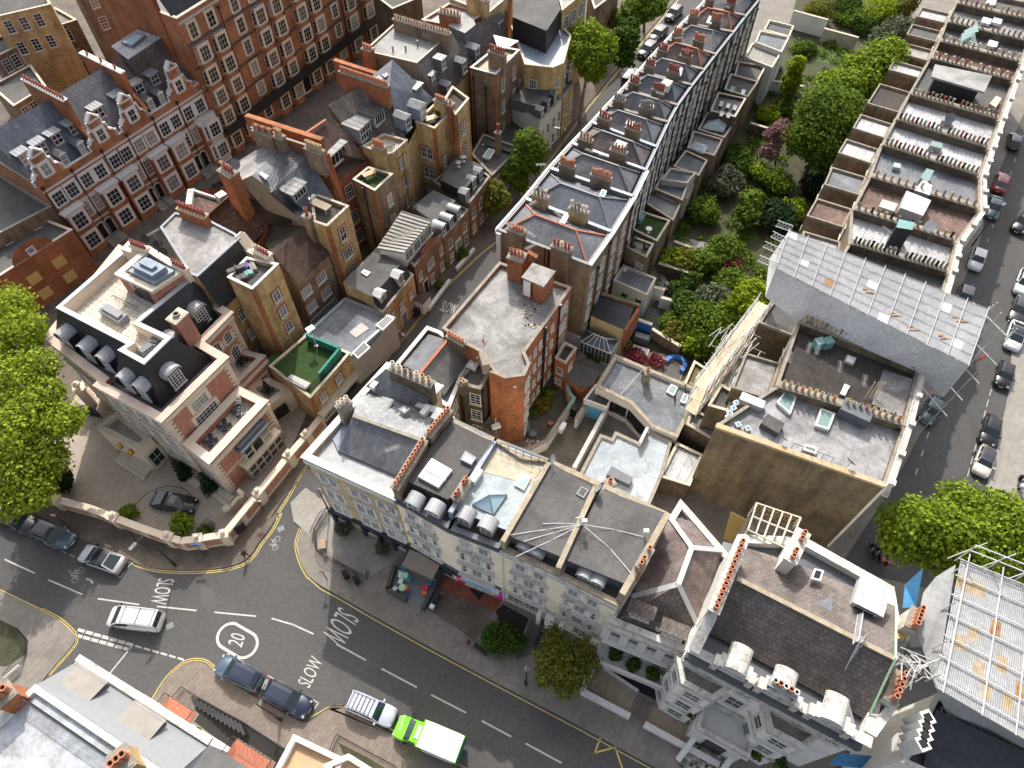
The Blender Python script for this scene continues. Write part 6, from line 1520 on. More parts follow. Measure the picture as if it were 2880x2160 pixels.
ZZ=[((-60,1240),(0,1130),(90,1160),(30,1290),3.8,'render_white','felt_blue','small white extension below the dark blue roofs'),((-60,1080),(20,975),(160,1040),(105,1140),5.4,'brick_brown','felt_blue','extension with dark blue felt roof behind the terrace'),((30,960),(70,850),(260,905),(205,1010),5.6,'brick_brown','slate_grey','extension with a small hipped glass lantern at its edge'),((100,840),(160,730),(340,790),(270,895),5.6,'brick_brown','felt_grey','extension with a large hipped glass roof lantern'),((180,720),(230,600),(410,640),(340,760),7.2,'brick_dark','slate_black','dark slate extension with five small roof windows'),((270,580),(310,480),(490,530),(420,630),6.6,'brick_brown','felt_grey','extension with two small roof windows and white edge'),((335,490),(360,400),(540,430),(480,540),6.2,'brick_brown','felt_grey','extension with a pale glass roof strip'),((400,370),(450,280),(640,340),(580,440),6.6,'render_white','paving_light','white extension with a roof terrace and green tarpaulin'),((470,275),(500,200),(690,240),(640,340),7.0,'render_white','felt_blue','white walled extension near the top of the gardens'),((525,195),(560,130),(720,170),(690,240),7.0,'render_white','felt_grey','topmost white extension by the garden wall')]
XS=[]
for p0,p1,p2,p3,zt,wl_,rf,lb in ZZ:XS.append(ext('rear_extension',lb+' of the brown terrace' if len(lb.split())<12 else lb,z3,[p0,p1,p2,p3],zt,wl_,rf))
def lantern(h,v,pts,z,hh=.9):
 q=ccw(v.L(pts,z));m0,m1=lerp(q[0],q[1],.5),lerp(q[2],q[3],.5)
 if(q[0]-q[1]).length>(q[1]-q[2]).length:q=q[1:]+q[:1];m0,m1=lerp(q[0],q[1],.5),lerp(q[2],q[3],.5)
 A,Bq=lerp(m0,m1,.25),lerp(m0,m1,.75);m=MB();m.ring(q,.12,z,z+.3,0);Z=lambda p,k:(p.x,p.y,k)
 t_=z+.28;m.face([Z(q[0],t_),Z(q[1],t_),Z(A,z+hh)],1);m.face([Z(q[2],t_),Z(q[3],t_),Z(Bq,z+hh)],1);m.face([Z(q[1],t_),Z(q[2],t_),Z(Bq,z+hh),Z(A,z+hh)],1);m.face([Z(q[3],t_),Z(q[0],t_),Z(A,z+hh),Z(Bq,z+hh)],1)
 for u,w in((q[0],A),(q[1],A),(q[2],Bq),(q[3],Bq)):m.beam(Z(u,t_+.03),Z(w,z+hh+.03),.08,.06)
 m.beam(Z(A,z+hh+.03),Z(Bq,z+hh+.03),.08,.06)
 for i in(1,3):
  for k in(.25,.5,.75):m.beam(Z(lerp(q[i],q[(i+1)%4],k),t_+.03),Z(lerp(Bq if i==3 else A,A if i==3 else Bq,k),z+hh+.03),.06,.05)
 m.build('roof_lantern',['white_paint','glass_blue'],h.root)
lantern(XS[3],z3,[(130,835),(185,765),(300,790),(262,860)],5.5);lantern(XS[2],z3,[(40,965),(70,925),(165,960),(135,1000)],5.5,.7)
for x,y in((248,675),(292,688),(335,700),(250,740),(295,750)):skylight(XS[4],z3.L([(x-14,y+12),(x-4,y-16),(x+18,y-10),(x+6,y+18)],7.2),.12,'white_paint','sky_glass')
for x,y in((320,580),(390,598)):skylight(XS[5],z3.L([(x-18,y+16),(x-6,y-18),(x+20,y-12),(x+8,y+22)],6.6),.12,'lead_pale','sky_glass')
CV=thing('conservatory','glass conservatory with white bars against the brown end wall','conservatory',a5(1600,1480,0))
q=ccw([xy(p)for p in a5.L([(1350,1480),(1430,1330),(1850,1450),(1740,1640)],2.6)]);ap0,ap1=a5(1520,1380,3.4),a5(1680,1450,3.4)
m=MB();m.prism(q,.1,.6);m.build('base_wall','render_white',CV.root if hasattr(CV,'root')else CV)
m=MB();g_=MB();Z=lambda p,k:Vector((p.x,p.y,k))
c0,c1_,c2_,c3_=a5(1350,1480,2.6),a5(1430,1330,2.6),a5(1850,1450,2.6),a5(1740,1640,2.6)
for f in([c0,c3_,ap1,ap0],[c3_,c2_,ap1],[c2_,c1_,ap0,ap1],[c1_,c0,ap0]):g_.face(f)
for A,Bq in((c0,ap0),(c3_,ap1),(c2_,ap1),(c1_,ap0),(ap0,ap1),(c0,c3_),(c3_,c2_)):m.beam(A+Vector((0,0,.04)),Bq+Vector((0,0,.04)),.07,.06)
for k in(.2,.4,.6,.8):m.beam(lerp(c0,c3_,k)+Vector((0,0,.04)),lerp(ap0,ap1,k)+Vector((0,0,.04)),.05,.05);m.beam(lerp(c1_,c2_,k)+Vector((0,0,.04)),lerp(ap0,ap1,k)+Vector((0,0,.04)),.06,.06)
for k in range(9):
 for A,Bq in((c0,c3_),(c3_,c2_)):p=lerp(A,Bq,k/8);m.tube((p.x,p.y,.6),(p.x,p.y,2.6),.04,5)
for A,Bq in((c0,c3_),(c3_,c2_)):g_.face([Z(A,.6),Z(Bq,.6),Z(Bq,2.55),Z(A,2.55)])
m.build('glazing_frame','white_paint',CV);g_.build('glass','glass_pane',CV)
zm=11.5
mS,mE1,mN1,mE2=z4(1048,1062,zm),z4(1462,660,zm),z4(1300,566,zm),z4(1492,372,zm)
mP1,mP2,mW=a7(800,565,zm),a7(866,498,zm),z4(300,528,zm)
mN0=z4(1240,150,15.2)+(z4(1492,372,zm)-z4(1420,372,10.9))if False else xy(mE2)+(xy(z4(1245,145,15.2))-xy(z4(1420,372,10.9)))*1.0
back=xy(mW)+(xy(mE2)-xy(mS))*.98
MN=House('mansion','grand mansion of red brick and cream stone with black mansard roof and roof terrace','mansion',[mS,mE1,mN1,mE2,back,mW,mP2,mP1],zm,.2,'brick_mansion','lead_dark',.9,.55,'stone_pink',cw=.3)
ZM=15.3
top=[xy(p)for p in z4.L([(372,335),(832,572),(774,610),(935,698),(1107,530),(897,432),(1245,145),(830,-60)],ZM)]
bot=[xy(z4(358,500,10.7)),xy(z4(772,792,10.7)),xy(z4(745,815,10.7)),xy(z4(1042,985,10.7)),xy(z4(1380,660,10.7)),xy(z4(1255,600,10.7)),xy(z4(1420,375,10.7)),None]
bot[7]=top[7]+(top[6]-top[7]).normalized()*-.6
m=MB();Z=lambda p,k:(p.x,p.y,k)
for i in range(8):
 j=(i+1)%8;f=[Z(bot[i],10.6),Z(bot[j],10.6),Z(top[j],ZM),Z(top[i],ZM)]
 m.face(f)
m.build('mansard','slate_black',MN.root)
tc=ccw(top)
m=MB();m.ring(tc,.38,ZM-.06,ZM+.08,0,.1);m.build('mansard_kerb','lead_pale',MN.root)
q=ccw(inset(tc,.40));m=MB()
for i in range(len(q)):
 u,v=q[i],q[(i+1)%len(q)];m.face([Z(v,ZM-1.3),Z(u,ZM-1.3),Z(u,ZM-.02),Z(v,ZM-.02)])
m.build('inner_parapet','stone_cream',MN.root);m=MB();m.face([Z(p,ZM-1.3)for p in q]);m.build('roof_terrace','tile_terrace',MN.root)
m=MB();kk=MB()
for i in range(26):
 for j in range(14):
  p=lerp(lerp(q[0],q[0],0),q[0],0);p=z4(470+i*24+j*26,330+i*14-j*24+60,ZM-1.28)
  if i<16 and j<12:m.box(p.x,p.y,ZM-1.296,.13,.13,.006,GA)
m.build('terrace_inset','grey_metal',MN.root)
pv=ccw(z4.L([(752,112),(985,220),(1195,85),(960,-60)],16.6))
m=MB();m.prism(pv,ZM-1.3,16.2,0);pav=m.build('stair_pavilion','brick_mansion',MN.root)
m=MB();m.ring(pv,.5,16.2,16.6,0,.15);m.build('pavilion_parapet','stone_cream',MN.root);m=MB();m.face([Z(p,16.21)for p in inset(pv,.45)]);m.build('pavilion_roof','felt_dark',MN.root)
m=MB();l_=ccw(z4.L([(850,62),(985,128),(1075,70),(945,5)],17.6));m.prism(inset(l_,-.35),16.25,17.0,0);m.prism(l_,17.0,17.6,0);m.prism(inset(l_,.5),17.6,17.9,0);m.build('roof_lantern','lead_blue',MN.root)
m=MB();A,Bq=lerp(pv[0],pv[1],.0),pv[0]
s0_,s1_=xy(z4(752,112,16.6)),xy(z4(985,220,16.6));e_=(s1_-s0_);nn=Vector((e_.y,-e_.x)).normalized();nn=nn if nn.y<0 else-nn
for u,w in((.36,.14),(.62,.3)):
 p=s0_+e_*u+nn*.04;m.box(p.x,p.y,ZM-1.3,e_.length*w,.08,2.1,nang(nn))
m.build('pavilion_door','glass_dark',MN.root)
m=MB();A=s0_+e_*.05+nn*1.6;Bq=s0_+e_*.75+nn*1.6
for i in range(12):c=lerp(A,Bq,i/11);m.tube(Z(c,ZM-1.3),Z(c,ZM-.2),.02,4)
m.tube(Z(A,ZM-.2),Z(Bq,ZM-.2),.03,4);m.build('railing','iron',MN.root)
p2=ccw(b5.L([(262,212),(330,140),(478,205),(400,262)],16.2));m=MB();m.ring(p2,.5,ZM-1.2,16.2,0);m.build('plant_enclosure','stone_cream',MN.root)
PLN=MN
m=MB();p=z4(730,385,ZM-.9);qd=ccw(z4.L([(630,345),(690,300),(820,375),(765,425)],ZM-.4));m.prism(qd,ZM-1.3,ZM-.5);m.prism(inset(qd,.25),ZM-.5,ZM-.25);tag(m.build('covered_furniture','canvas_grey'),'garden furniture under a grey canvas cover on the mansion roof terrace','furniture cover')
for pts,lab in(([(880,615),(965,550),(1010,575),(925,640)],'low covered lounger by the inner corner of the mansion roof terrace'),([(955,560),(985,515),(1045,545),(1020,575)],'smaller covered seat beside the covered lounger on the mansion roof')):
 m=MB();qd=ccw(z4.L(pts,ZM-.6));m.prism(qd,ZM-1.3,ZM-.62);m.prism(inset(qd,.12),ZM-.62,ZM-.5);tag(m.build('covered_furniture','tarp_grey'),lab,'furniture cover')
m=MB();qd=ccw(z4.L([(892,395),(985,330),(1003,345),(910,420)],ZM-.3));m.prism(qd,ZM-1.3,ZM-.3);m.build('roof_box','lead_blue',MN.root)
fS=xy(mP1)-xy(mS);nSW=Vector((-fS.y,fS.x)).normalized();nSW=nSW if nSW.x<0 else-nSW
fE=xy(mE1)-xy(mS);nSE=Vector((fE.y,-fE.x)).normalized();nSE=nSE if nSE.x>0 else-nSE
for x,y in((465,600),(605,680),(725,745),(858,875),(958,930)):dormer(MN,z4(x,y,11.0),nSW,1.5,2.0,1.3,'arch','lead','slate_black',3,5)
for x,y in((1175,840),(1335,440)):dormer(MN,z4(x,y,11.0),nSE,1.7,2.2,1.4,'arch','lead','slate_black',4,5)
for x,y in((1255,480),(1180,620)):dormer(MN,z4(x,y,11.0),nSE,1.3,2.0,1.3,'arch','lead','slate_black',3,5)
chimney(MN,xy(z4(1115,370,15.5)),xy(z4(1175,400,15.5)),1.6,9,15.5,1,'brick_mansion','stone_dark',.3,.35,cap='stone_light')
def quoins(hs,c,e1,e2,z0,z1):
 m=MB();k=0;z=z0
 while z<z1:
  l1,l2=(.75,.45)if k%2 else(.45,.75)
  m.beam((c.x,c.y,z+.16),(c.x+e1.x*l1,c.y+e1.y*l1,z+.16),.1,.3);m.beam((c.x,c.y,z+.16),(c.x+e2.x*l2,c.y+e2.y*l2,z+.16),.1,.3);z+=.34;k+=1
 m.build('quoins','stone_cream',hs.root)
dE=fE.normalized();dS=fS.normalized()
cS=xy(mS)+nSE*.02+nSW*.02;quoins(MN,cS,dE,dS,.3,zm-.5);quoins(MN,xy(mE1)+nSE*.03,-dE,dE*0.01,.3,zm-.5);quoins(MN,xy(mE2)+nSE*.03,-dE,dE*0.01,.3,zm-.5);quoins(MN,xy(mP1)+nSW*.03,-dS,dS*.01,.3,zm-.5)
for i in(0,2,5,7):MN.band(i,zm-.35,.5,.3,'stone_cream')
for i in(5,7):MN.band(i,7.4,.35,.15,'stone_cream');MN.band(i,3.9,.35,.15,'stone_cream')
SW_=dict(sur='stone_cream',sw=.3)
MN.win(0,(.46,),(8.7,),2.0,1.5,cols=4,rows=3,**SW_);MN.win(0,(.46,),(6.25,),2.8,1.9,cols=6,rows=4,**SW_)
MN.win(2,(.28,.66),(8.4,),1.0,1.5,cols=3,rows=3,arch=.4,**SW_);MN.win(2,(.28,.66),(5.3,),1.1,2.2,cols=3,rows=5,arch=.5,**SW_)
MN.win(7,(.14,.34,.56,.80),(8.2,4.7,1.2),1.5,2.2,cols=3,rows=4,**SW_);MN.win(5,(.12,.35,.58,.82),(8.2,4.7,1.2),1.5,2.2,cols=3,rows=4,**SW_)
zl=7.1
l0,l1,l2,l3=xy(mS),xy(a8(500,655,zl)),xy(a4(880,1330,zl)),xy(a4(515,1150,zl))
l0=xy(a8(175,412,zl));LB=House('mansion_wing','lower mansion wing with a stone terrace, black wrought furniture and a bay window','mansion wing',[l1,l2,l3+nSE*.02,l0+nSE*.02],zl,.2,'brick_mansion','tile_terrace',.85,.75,'stone_cream',cw=.15)
quoins(LB,xy(l1)+nSE*.03+nSW*.03,dE,dS,.3,6.2);quoins(LB,xy(l2)+nSE*.03,-dE,dE*.01,.3,6.2)
LB.band(0,6.5,.5,.25,'stone_cream');LB.band(0,3.6,.2,.1,'stone_cream');LB.band(3,6.5,.4,.2,'stone_cream');LB.win(3,(.3,.7),(.8,3.9),1.4,2.0,cols=3,rows=4,**SW_)
a,bb,n,L=LB.edge(0);rr=nang(n);t_=(bb-a).normalized()
def baybox(u0,u1,d,z0,z1,mat):
 m=MB();p,q=lerp(a,bb,u0),lerp(a,bb,u1);m.prism([p,q,q+n*d,p+n*d],z0,z1);return m.build('bay_window',mat,LB.root)
baybox(.30,.88,1.0,.2,3.0,'stone_light');baybox(.36,.80,.8,3.0,5.4,'stone_light')
m=MB();p,q=lerp(a,bb,.33),lerp(a,bb,.83);m.prism([p,q,q+n*1.1,p+n*1.1],5.41,5.75,0,None,True);m.prism([lerp(p,q,.05),lerp(p,q,.95),lerp(p,q,.95)+n*.7,lerp(p,q,.05)+n*.7],5.75,6.05);m.build('bay_roof','lead_dark',LB.root)
m=MB();p,q=lerp(a,bb,.27),lerp(a,bb,.91);m.prism([p,q,q+n*1.15,p+n*1.15],3.01,3.25,0,None,True);m.build('bay_ledge','stone_cream',LB.root)
me=win_mesh(4.8,2.0,cols=5,rows=2,fr='stone_light',bars=.16,sill=False);p=lerp(a,bb,.59)+n*1.0;put('window',me,LB.root,(p.x,p.y,.7),rr)
me=win_mesh(1.0,1.7,cols=1,rows=2,fr='stone_light',bars=.12,sill=False)
for u in(.43,.73):p=lerp(a,bb,u)+n*.8;put('window',me,LB.root,(p.x,p.y,3.5),rr)
me=win_mesh(1.3,1.75,cols=1,rows=1,arch=.6,fr='stone_light',sill=False);p=lerp(a,bb,.58)+n*.8;put('window',me,LB.root,(p.x,p.y,3.5),rr)
def patio(x,y,z,lab,mat='blue_dark',v=z4,s=.8,par=False):
 p=v(x,y,z);t=thing('patio_set',lab,'patio set',(p.x,p.y,p.z));m=MB();m.lathe((p.x,p.y,p.z),[(.2*s,0),(.05,.08),(.05,.4),(.28*s,.42),(.28*s,.5)],12);m.build('table','iron',t)
 for k in range(4):
  an=GA+.78+k*math.pi/2;m=MB();s=s*1.0;cx,cy=p.x+math.cos(an)*.62*s,p.y+math.sin(an)*.62*s
  m.box(cx,cy,p.z+.42,.55*s,.55*s,.08,an,0);m.box(cx+math.cos(an)*.24*s,cy+math.sin(an)*.24*s,p.z+.45,.05,.48*s,.2,an,1)
  for a_,b_ in((-1,-1),(1,1),(1,-1),(-1,1)):m.box(cx+a_*.17*s,cy+b_*.17*s,p.z,.04,.04,.42,an,1)
  m.build('chair',[mat,'iron'],t)
 if par:
  m=MB();m.tube((p.x,p.y,p.z),(p.x,p.y,p.z+2.2),.03,5);m.lathe((p.x,p.y,p.z+1.0),[(.3,0),(.25,.6),(.06,1.3)],8);m.build('parasol',mat,t)
 return t
patio(1372,1212,6.25,'table and four navy chairs on the stone terrace, the set nearest the corner');patio(1462,1115,6.25,'table and four navy chairs in the middle of the stone terrace');patio(1553,1018,6.25,'table and four chairs at the far end of the stone terrace beside white chairs')
m=MB()
for x,y in((1545,975),(1520,960),(1560,955)):
 p=z4(x,y,6.25);m.lathe((p.x,p.y,6.25),[(.22,0),(.2,.4),(.24,.42),(.24,.46)],10);m.beam((p.x-.2,p.y+.2,6.9),(p.x+.2,p.y+.2,6.9),.05,.5)
tag(m.build('chair_set','white_paint'),'white wire chairs grouped at the far end of the stone terrace','chair set')
zt2=5.8
T2=House('mansion_wing','raised terrace wing with a single black table set between the mansion and the yellow tower','mansion wing',[a4(525,655,zt2),a4(865,742,zt2),a4(512,1095,zt2),a4(330,790,zt2)],zt2,.2,'brick_mansion','tile_terrace',.85,.6,'stone_light')
T2.win(1,(.35,.72),(1.4,),1.1,2.2,cols=3,rows=5,**SW_);T2.band(1,5.0,.4,.15,'stone_cream');patio(565,835,zt2-.8,'black wrought iron table set on the small upper terrace','iron',a4,.7)
zt3=3.6
T3=House('mansion_wing','lowest terrace wing with a stone front, dark window and closed blue parasol','mansion wing',[a4(905,1030,zt3),a4(1205,1175,zt3),a4(865,1420,zt3),a4(580,1150,zt3)],zt3,.2,'stone_cream','tile_terrace',.8,.7,'stone_light')
T3.win(1,(.62,),(.5,),1.7,2.0,cols=3,rows=2,fr='black_paint',glass='glass_dark',sur='stone_light',sw=.3);patio(905,1215,zt3-.75,'dark table set with a closed blue parasol on the lowest mansion terrace','iron',a4,.7,True)
zp_=4.6
PO=House('entrance_porch','stone entrance porch with paved flat roof on the mansion courtyard side','porch',[a7(785,1120,zp_),a7(1065,905,zp_),a7(1500,1250,zp_),a7(1350,1405,zp_)],zp_,.2,'stone_cream','concrete_pale',.4,.55,'stone_light')
PO.win(2,(.5,),(.6,),1.4,2.4,cols=2,rows=2,fr='stone_light',sur='stone_light',sw=.25,glass='glass_dark')
for x,y in((1100,1350),(1235,1435)):
 p=a7(x,y,3.0);m=MB();m.lathe((p.x,p.y,2.6),[(.05,0),(.28,.15),(.3,.5),(.12,.75),(.03,.85)],8);tag(m.build('wall_lantern','gold'),'gilt lantern on the porch wall, '+('the left one' if x<1150 else 'the right one'),'lantern','gilt lanterns of the porch')
cy_=[c4(850,30,.13),c4(2200,470,.13),z7(1000,185,.13),z7(1280,195,.13),z7(1450,150,.13),z7(1590,30,.13),a8(1000,1200,.13),a8(1500,600,.13)]
sheet('courtyard',[c4(300,-350),c4(850,0),c4(1500,230),c4(2212,480),z7(930,150),z7(1150,185),z7(1290,175),z7(1450,130),z7(1560,40),a8(1130,1060),a8(1530,560),a4(1400,1500),z4(1300,400),z4(500,900)],.15,'setts')
m=MB()
for(x0,y0,x1,y1,nst)in((760,1320,945,1440,4),):
 A,Bq=z4(x0,y0,.2),z4(x1,y1,.2);d=(Bq-A);nn=Vector((d.y,-d.x,0)).normalized();nn=nn if nn.x<0 else-nn
 for k in range(3):c=(A+Bq)/2-nn*(.1+.4*k);m.box(c.x,c.y,.15,d.length,.9,.17*(k+1),math.atan2(d.y,d.x))
struct('steps',m,'stone_light')
m=MB();A,Bq=a8(560,1050,.2),a8(760,1190,.2);d=(Bq-A)
for k in range(2):c=(A+Bq)/2+Vector((.3,.4,0))*k;m.box(c.x,c.y,.15,d.length,.7,.16*(k+1),math.atan2(d.y,d.x))
A,Bq=a8(240,860,.2),a8(380,960,.2);d=(Bq-A);m.box(A.x/2+Bq.x/2,A.y/2+Bq.y/2,.15,d.length,.7,.16,math.atan2(d.y,d.x));struct('steps',m,'stone_light')
mk=MB();c=z7(1050,20,.16)
pts=[Vector((c.x+3.3*math.cos(t),c.y+3.3*math.sin(t)))for t in[2*math.pi*k/40 for k in range(41)]];line(mk,pts,.09,.156);struct('turning_circle',mk,'iron')
GW=[c4(-500,-480,2.1),c4(400,-150,2.1),c4(850,15,2.1),c4(1400,160,2.1),c4(1760,300,2.1),c1(1110,30,2.1),c1(1500,160,2.1),z7(1170,186,2.1),z7(1280,172,2.1),a8(690,1580,2.1),a8(900,1320,2.1),a8(1130,1040,2.1),a8(1530,550,2.1),a8(1760,285,2.1),a8(1950,45,2.1)]
gw=thing('garden_wall','curved garden wall of red brick panels with cream stone coping around the mansion courtyard','garden wall',GW[9])
m=MB();k=MB();br=MB();pr=MB()
for i in range(len(GW)-1):
 p,q=xy(GW[i]),xy(GW[i+1]);d=(q-p).normalized();nn=Vector((d.y,-d.x))
 m.beam((p.x,p.y,1.0),(q.x,q.y,1.0),.5,1.9);k.beam((p.x,p.y,2.02),(q.x,q.y,2.02),.68,.2)
 if(q-p).length>1.2:
  p2,q2=lerp(p,q,.12),lerp(p,q,.88)
  br.beam((p2.x+nn.x*.24,p2.y+nn.y*.24,1.15),(q2.x+nn.x*.24,q2.y+nn.y*.24,1.15),.06,1.15);br.beam((p2.x-nn.x*.24,p2.y-nn.y*.24,1.15),(q2.x-nn.x*.24,q2.y-nn.y*.24,1.15),.06,1.15)
m.build('wall','stone_cream',gw);k.build('coping','stone_cream',gw);br.build('brick_panel','brick_garden',gw)
for i in(2,4,6,8,9,11,12,13):
 p=GW[i];m=MB();an=math.atan2((GW[i]-GW[i-1]).y,(GW[i]-GW[i-1]).x);m.box(p.x,p.y,.1,.8,.8,2.1,an);m.box(p.x,p.y,2.2,.95,.95,.16,an);m.lathe((p.x,p.y,2.35),[(.18,0),(.1,.06),(.25,.22),(.27,.33),(.2,.48),(.05,.56)],10);m.build('pier','stone_cream',gw,False)
p=a8(900,1500,1.2);m=MB();e=(xy(a8(1100,1250,2.1))-xy(a8(700,1570,2.1))).normalized();nn=Vector((e.y,-e.x));m.beam((p.x-e.x*.55,p.y-e.y*.55,1.2),(p.x+e.x*.55,p.y+e.y*.55,1.2),.1,1.5);m.build('iron_grille','iron',gw)
m=MB();A,Bq=a7(600,900,1.2),a7(820,935,1.2)
for i in range(16):
 c=lerp(A,Bq,i/15);m.tube((c.x,c.y,.15),(c.x,c.y,2.2+.5*math.sin(i/15*3.1)),.035,4)
for z in(.4,1.2,2.1):m.tube((A.x,A.y,z),(Bq.x,Bq.y,z),.04,4)
for i in range(15):c=lerp(A,Bq,i/15);e_=lerp(A,Bq,(i+1)/15);m.tube((c.x,c.y,1.2),(e_.x,e_.y,2.0),.03,4);m.tube((c.x,c.y,1.2),(e_.x,e_.y,.5),.03,4)
tag(m.build('gate','iron'),'ornate black iron gate leaf at the courtyard entrance under the plane tree','gate')
for lab,pp in(('stone gate pier with ball finial by the iron gate',a7(740,800,.1)),):
 m=MB();m.box(pp.x,pp.y,.1,1.0,1.0,3.0,.5);m.box(pp.x,pp.y,3.1,1.25,1.25,.2,.5);m.lathe((pp.x,pp.y,3.29),[(.2,0),(.15,.15),(.42,.45),(.42,.7),(.1,1.0)],12);tag(m.build('gate_pier','stone_cream'),lab,'gate pier')
m=MB();pts=smooth([a8(735,1265,.9),a8(790,1220,1.0),a8(870,1120,1.4),a8(930,1060,2.0),a8(860,990,2.4)]);zz=[.9+1.4*i/(len(pts)-1)for i in range(len(pts))]
for i in range(len(pts)-1):m.beam((pts[i].x,pts[i].y,zz[i]/2),(pts[i+1].x,pts[i+1].y,zz[i]/2),.4,zz[i]+.1)
p=a8(735,1265,1.0);m.lathe((p.x,p.y,.9),[(.2,0),(.15,.1),(.4,.35),(.42,.55),(.1,.9)],10);tag(m.build('stair_wall','stone_cream'),'sweeping stone stair wall ending in a stone ball in the courtyard','stair wall')
m=MB();p=z7(1370,95,.2);m.box(p.x,p.y,.15,.7,.7,.5,.3);m.lathe((p.x,p.y,.65),[(.35,0),(.42,.3),(.3,.7),(.38,1.0),(.2,1.35),(.08,1.6)],9);tag(m.build('statue','grey_metal'),'dark bronze statue by the garden wall corner','statue')
zn=15.6
NB=House('house','house with a big weathered grey flat roof and black mansard behind the mansion','house',[b4(-130,920,zn),b4(60,735,zn),b4(470,815,zn),b4(830,1000,zn),b4(900,1060,zn),b4(350,1560,zn),b4(250,1520,zn)],zn,.1,'brick_yellow','concrete_pale',.12,.2,'lead_blue')
m=MB();A,Bq=xy(b4(350,1560,zn)),xy(b4(900,1060,zn));e=(Bq-A);nn=Vector((e.y,-e.x)).normalized();nn=nn if nn.x>0 else-nn
LW=[xy(a4(230,70,11.0)),xy(b4(760,1560,11.0))]
m.face([Z(A+nn*.02,zn-.1),Z(A+nn*1.3,11.2),Z(Bq+nn*1.3,11.2),Z(Bq+nn*.02,zn-.1)]);m.build('mansard','slate_black',NB.root)
m=MB();q=[A,A+nn*1.35,Bq+nn*1.35,Bq];m.prism(q,.1,11.2,0,1);m.build('rear_wall',['brick_yellow','lead_dark'],NB.root)
rw=[A+nn*1.36,Bq+nn*1.36]
me=win_mesh(1.1,1.8,cols=3,rows=4,sur='brick_orange',sw=.18)
for z in(1.4,4.6,7.9):
 for u in(.30,):p=lerp(*rw,u);put('window',me,NB.root,(p.x,p.y,z),nang(nn))
dormer(NB,b4(640,1640,11.5),nn,1.3,1.8,1.6,'flat','lead_pale','lead_blue',2,4)
chimney(NB,xy(b4(100,640,17.0)),xy(b4(450,770,17.0)),.7,14,17.0,8,'brick_orange','pot_red',.7,.2,cap='stone_orange');chimney(NB,xy(b5(335,165,16.9)),xy(b5(450,210,16.9)),.6,14,16.9,6,'stone_cream','pot_red',.5,.17,cap='stone_cream');chimney(NB,xy(b5(645,310,16.9)),xy(b5(745,360,16.9)),.6,14,16.9,5,'stone_cream','pot_red',.5,.17,cap='stone_cream')
for x,y in((470,180),(560,225),(600,280)):dish(NB,b5(x,y,zn),.5,-.6,'iron')
aerial(NB,b5(590,240,zn),3.0,9,1.6,.8)
m=MB();m.beam(b4(870,1010,15.8),b4(1050,1220,14.0),1.0,.35);m.beam(b4(880,1020,15),b4(1040,1210,13.4),.8,1.6);m.build('gable_parapet','stone_cream',NB.root)
chimney(NB,xy(b4(1080,1180,15.6)),xy(b4(1270,1280,15.6)),.8,9,15.6,5,'stone_cream',['pot_pale','pot_grey','pot_red','pot_red','pot_red'],.5,.18,cap='stone_cream')
m=MB();m.beam(b4(1000,1290,13.2),b4(1250,1420,13.2),.5,2.4);m.build('parapet_wall','stone_cream',NB.root)
zy=14.9
YT=House('brick_tower','tall yellow brick rear tower with orange brick corners, white coping and furnished roof terrace','tower',[b4(1060,1725,zy),b4(740,1570,zy),b4(985,1310,zy),b4(1400,1395,zy)],zy,.1,'brick_yellow','felt_dark',.45,.25,'white_stone')
YT=YT
def ocorner(hs,c,e1,e2,z0,z1,mat='brick_orange'):
 m=MB();c=xy(c);e1=e1.normalized();e2=e2.normalized();o=-(e1+e2)*.02
 m.beam(Z(c+o+e1*.18,z0),Z(c+o+e1*.18,z1),.36,.07,up=(e2.x,e2.y,0));m.beam(Z(c+o+e2*.18,z0),Z(c+o+e2*.18,z1),.36,.07,up=(e1.x,e1.y,0));m.build('corner_bricks',mat,hs.root)
P=YT.poly;ocorner(YT,P[0],P[3]-P[0],P[1]-P[0],.1,zy-.1)
YT.win(3,(.42,),(11.2,8.2,5.2,2.2)if False else(10.9,8.4,5.9),1.0,1.5,cols=2,rows=4,sur='brick_orange',sw=.2)
for k,(x,y,w,d,h_,mt,lab)in enumerate(((960,1460,1.2,.8,.5,'purple','purple cushioned seat on the tower roof terrace'),(1020,1530,.9,.7,.4,'teal_fade','small green table on the tower roof terrace'),(930,1590,1.1,.8,.45,'wicker','wicker footstool on the tower roof terrace'),(1075,1450,.6,1.2,.4,'paving_light','pale lounger on the tower roof terrace'),(870,1500,2.0,.6,.7,'wicker','dark wicker sofa on the tower roof terrace'))):
 m=MB();p=b4(x,y,zy-.4);m.box(p.x,p.y,zy-.44,w,d,h_*.7,.55);m.box(p.x,p.y,zy-.44+h_*.7+.002,w*.9,d*.9,h_*.3,.55);m.box(p.x-math.sin(.55)*-.0,p.y,zy-.44,.08,d,h_*1.3,.55);tag(m.build('sofa' if 'sofa' in lab else('coffee_table' if 'table' in lab else 'lounge_seat'),mt),lab,'seat' if 'table' not in lab else 'table')
zq=5.6
LG=House('garage','yellow brick garage with an artificial lawn on its roof and black railings','garage',[a4(905,880,zq),a4(1445,1290,zq),a4(1960,705,zq),a4(1390,470,zq)],zq,.1,'brick_yellow','fake_grass',.2,.25,'stone_light')
ocorner(LG,LG.poly[1],LG.poly[2]-LG.poly[1],LG.poly[0]-LG.poly[1],.1,zq-.2)
LG.win(1,(.22,.62),(3.2,),1.0,1.4,cols=2,rows=6,sur='brick_orange',sw=.18);LG.band(1,2.5,.35,.9,'stone_light',name='canopy')
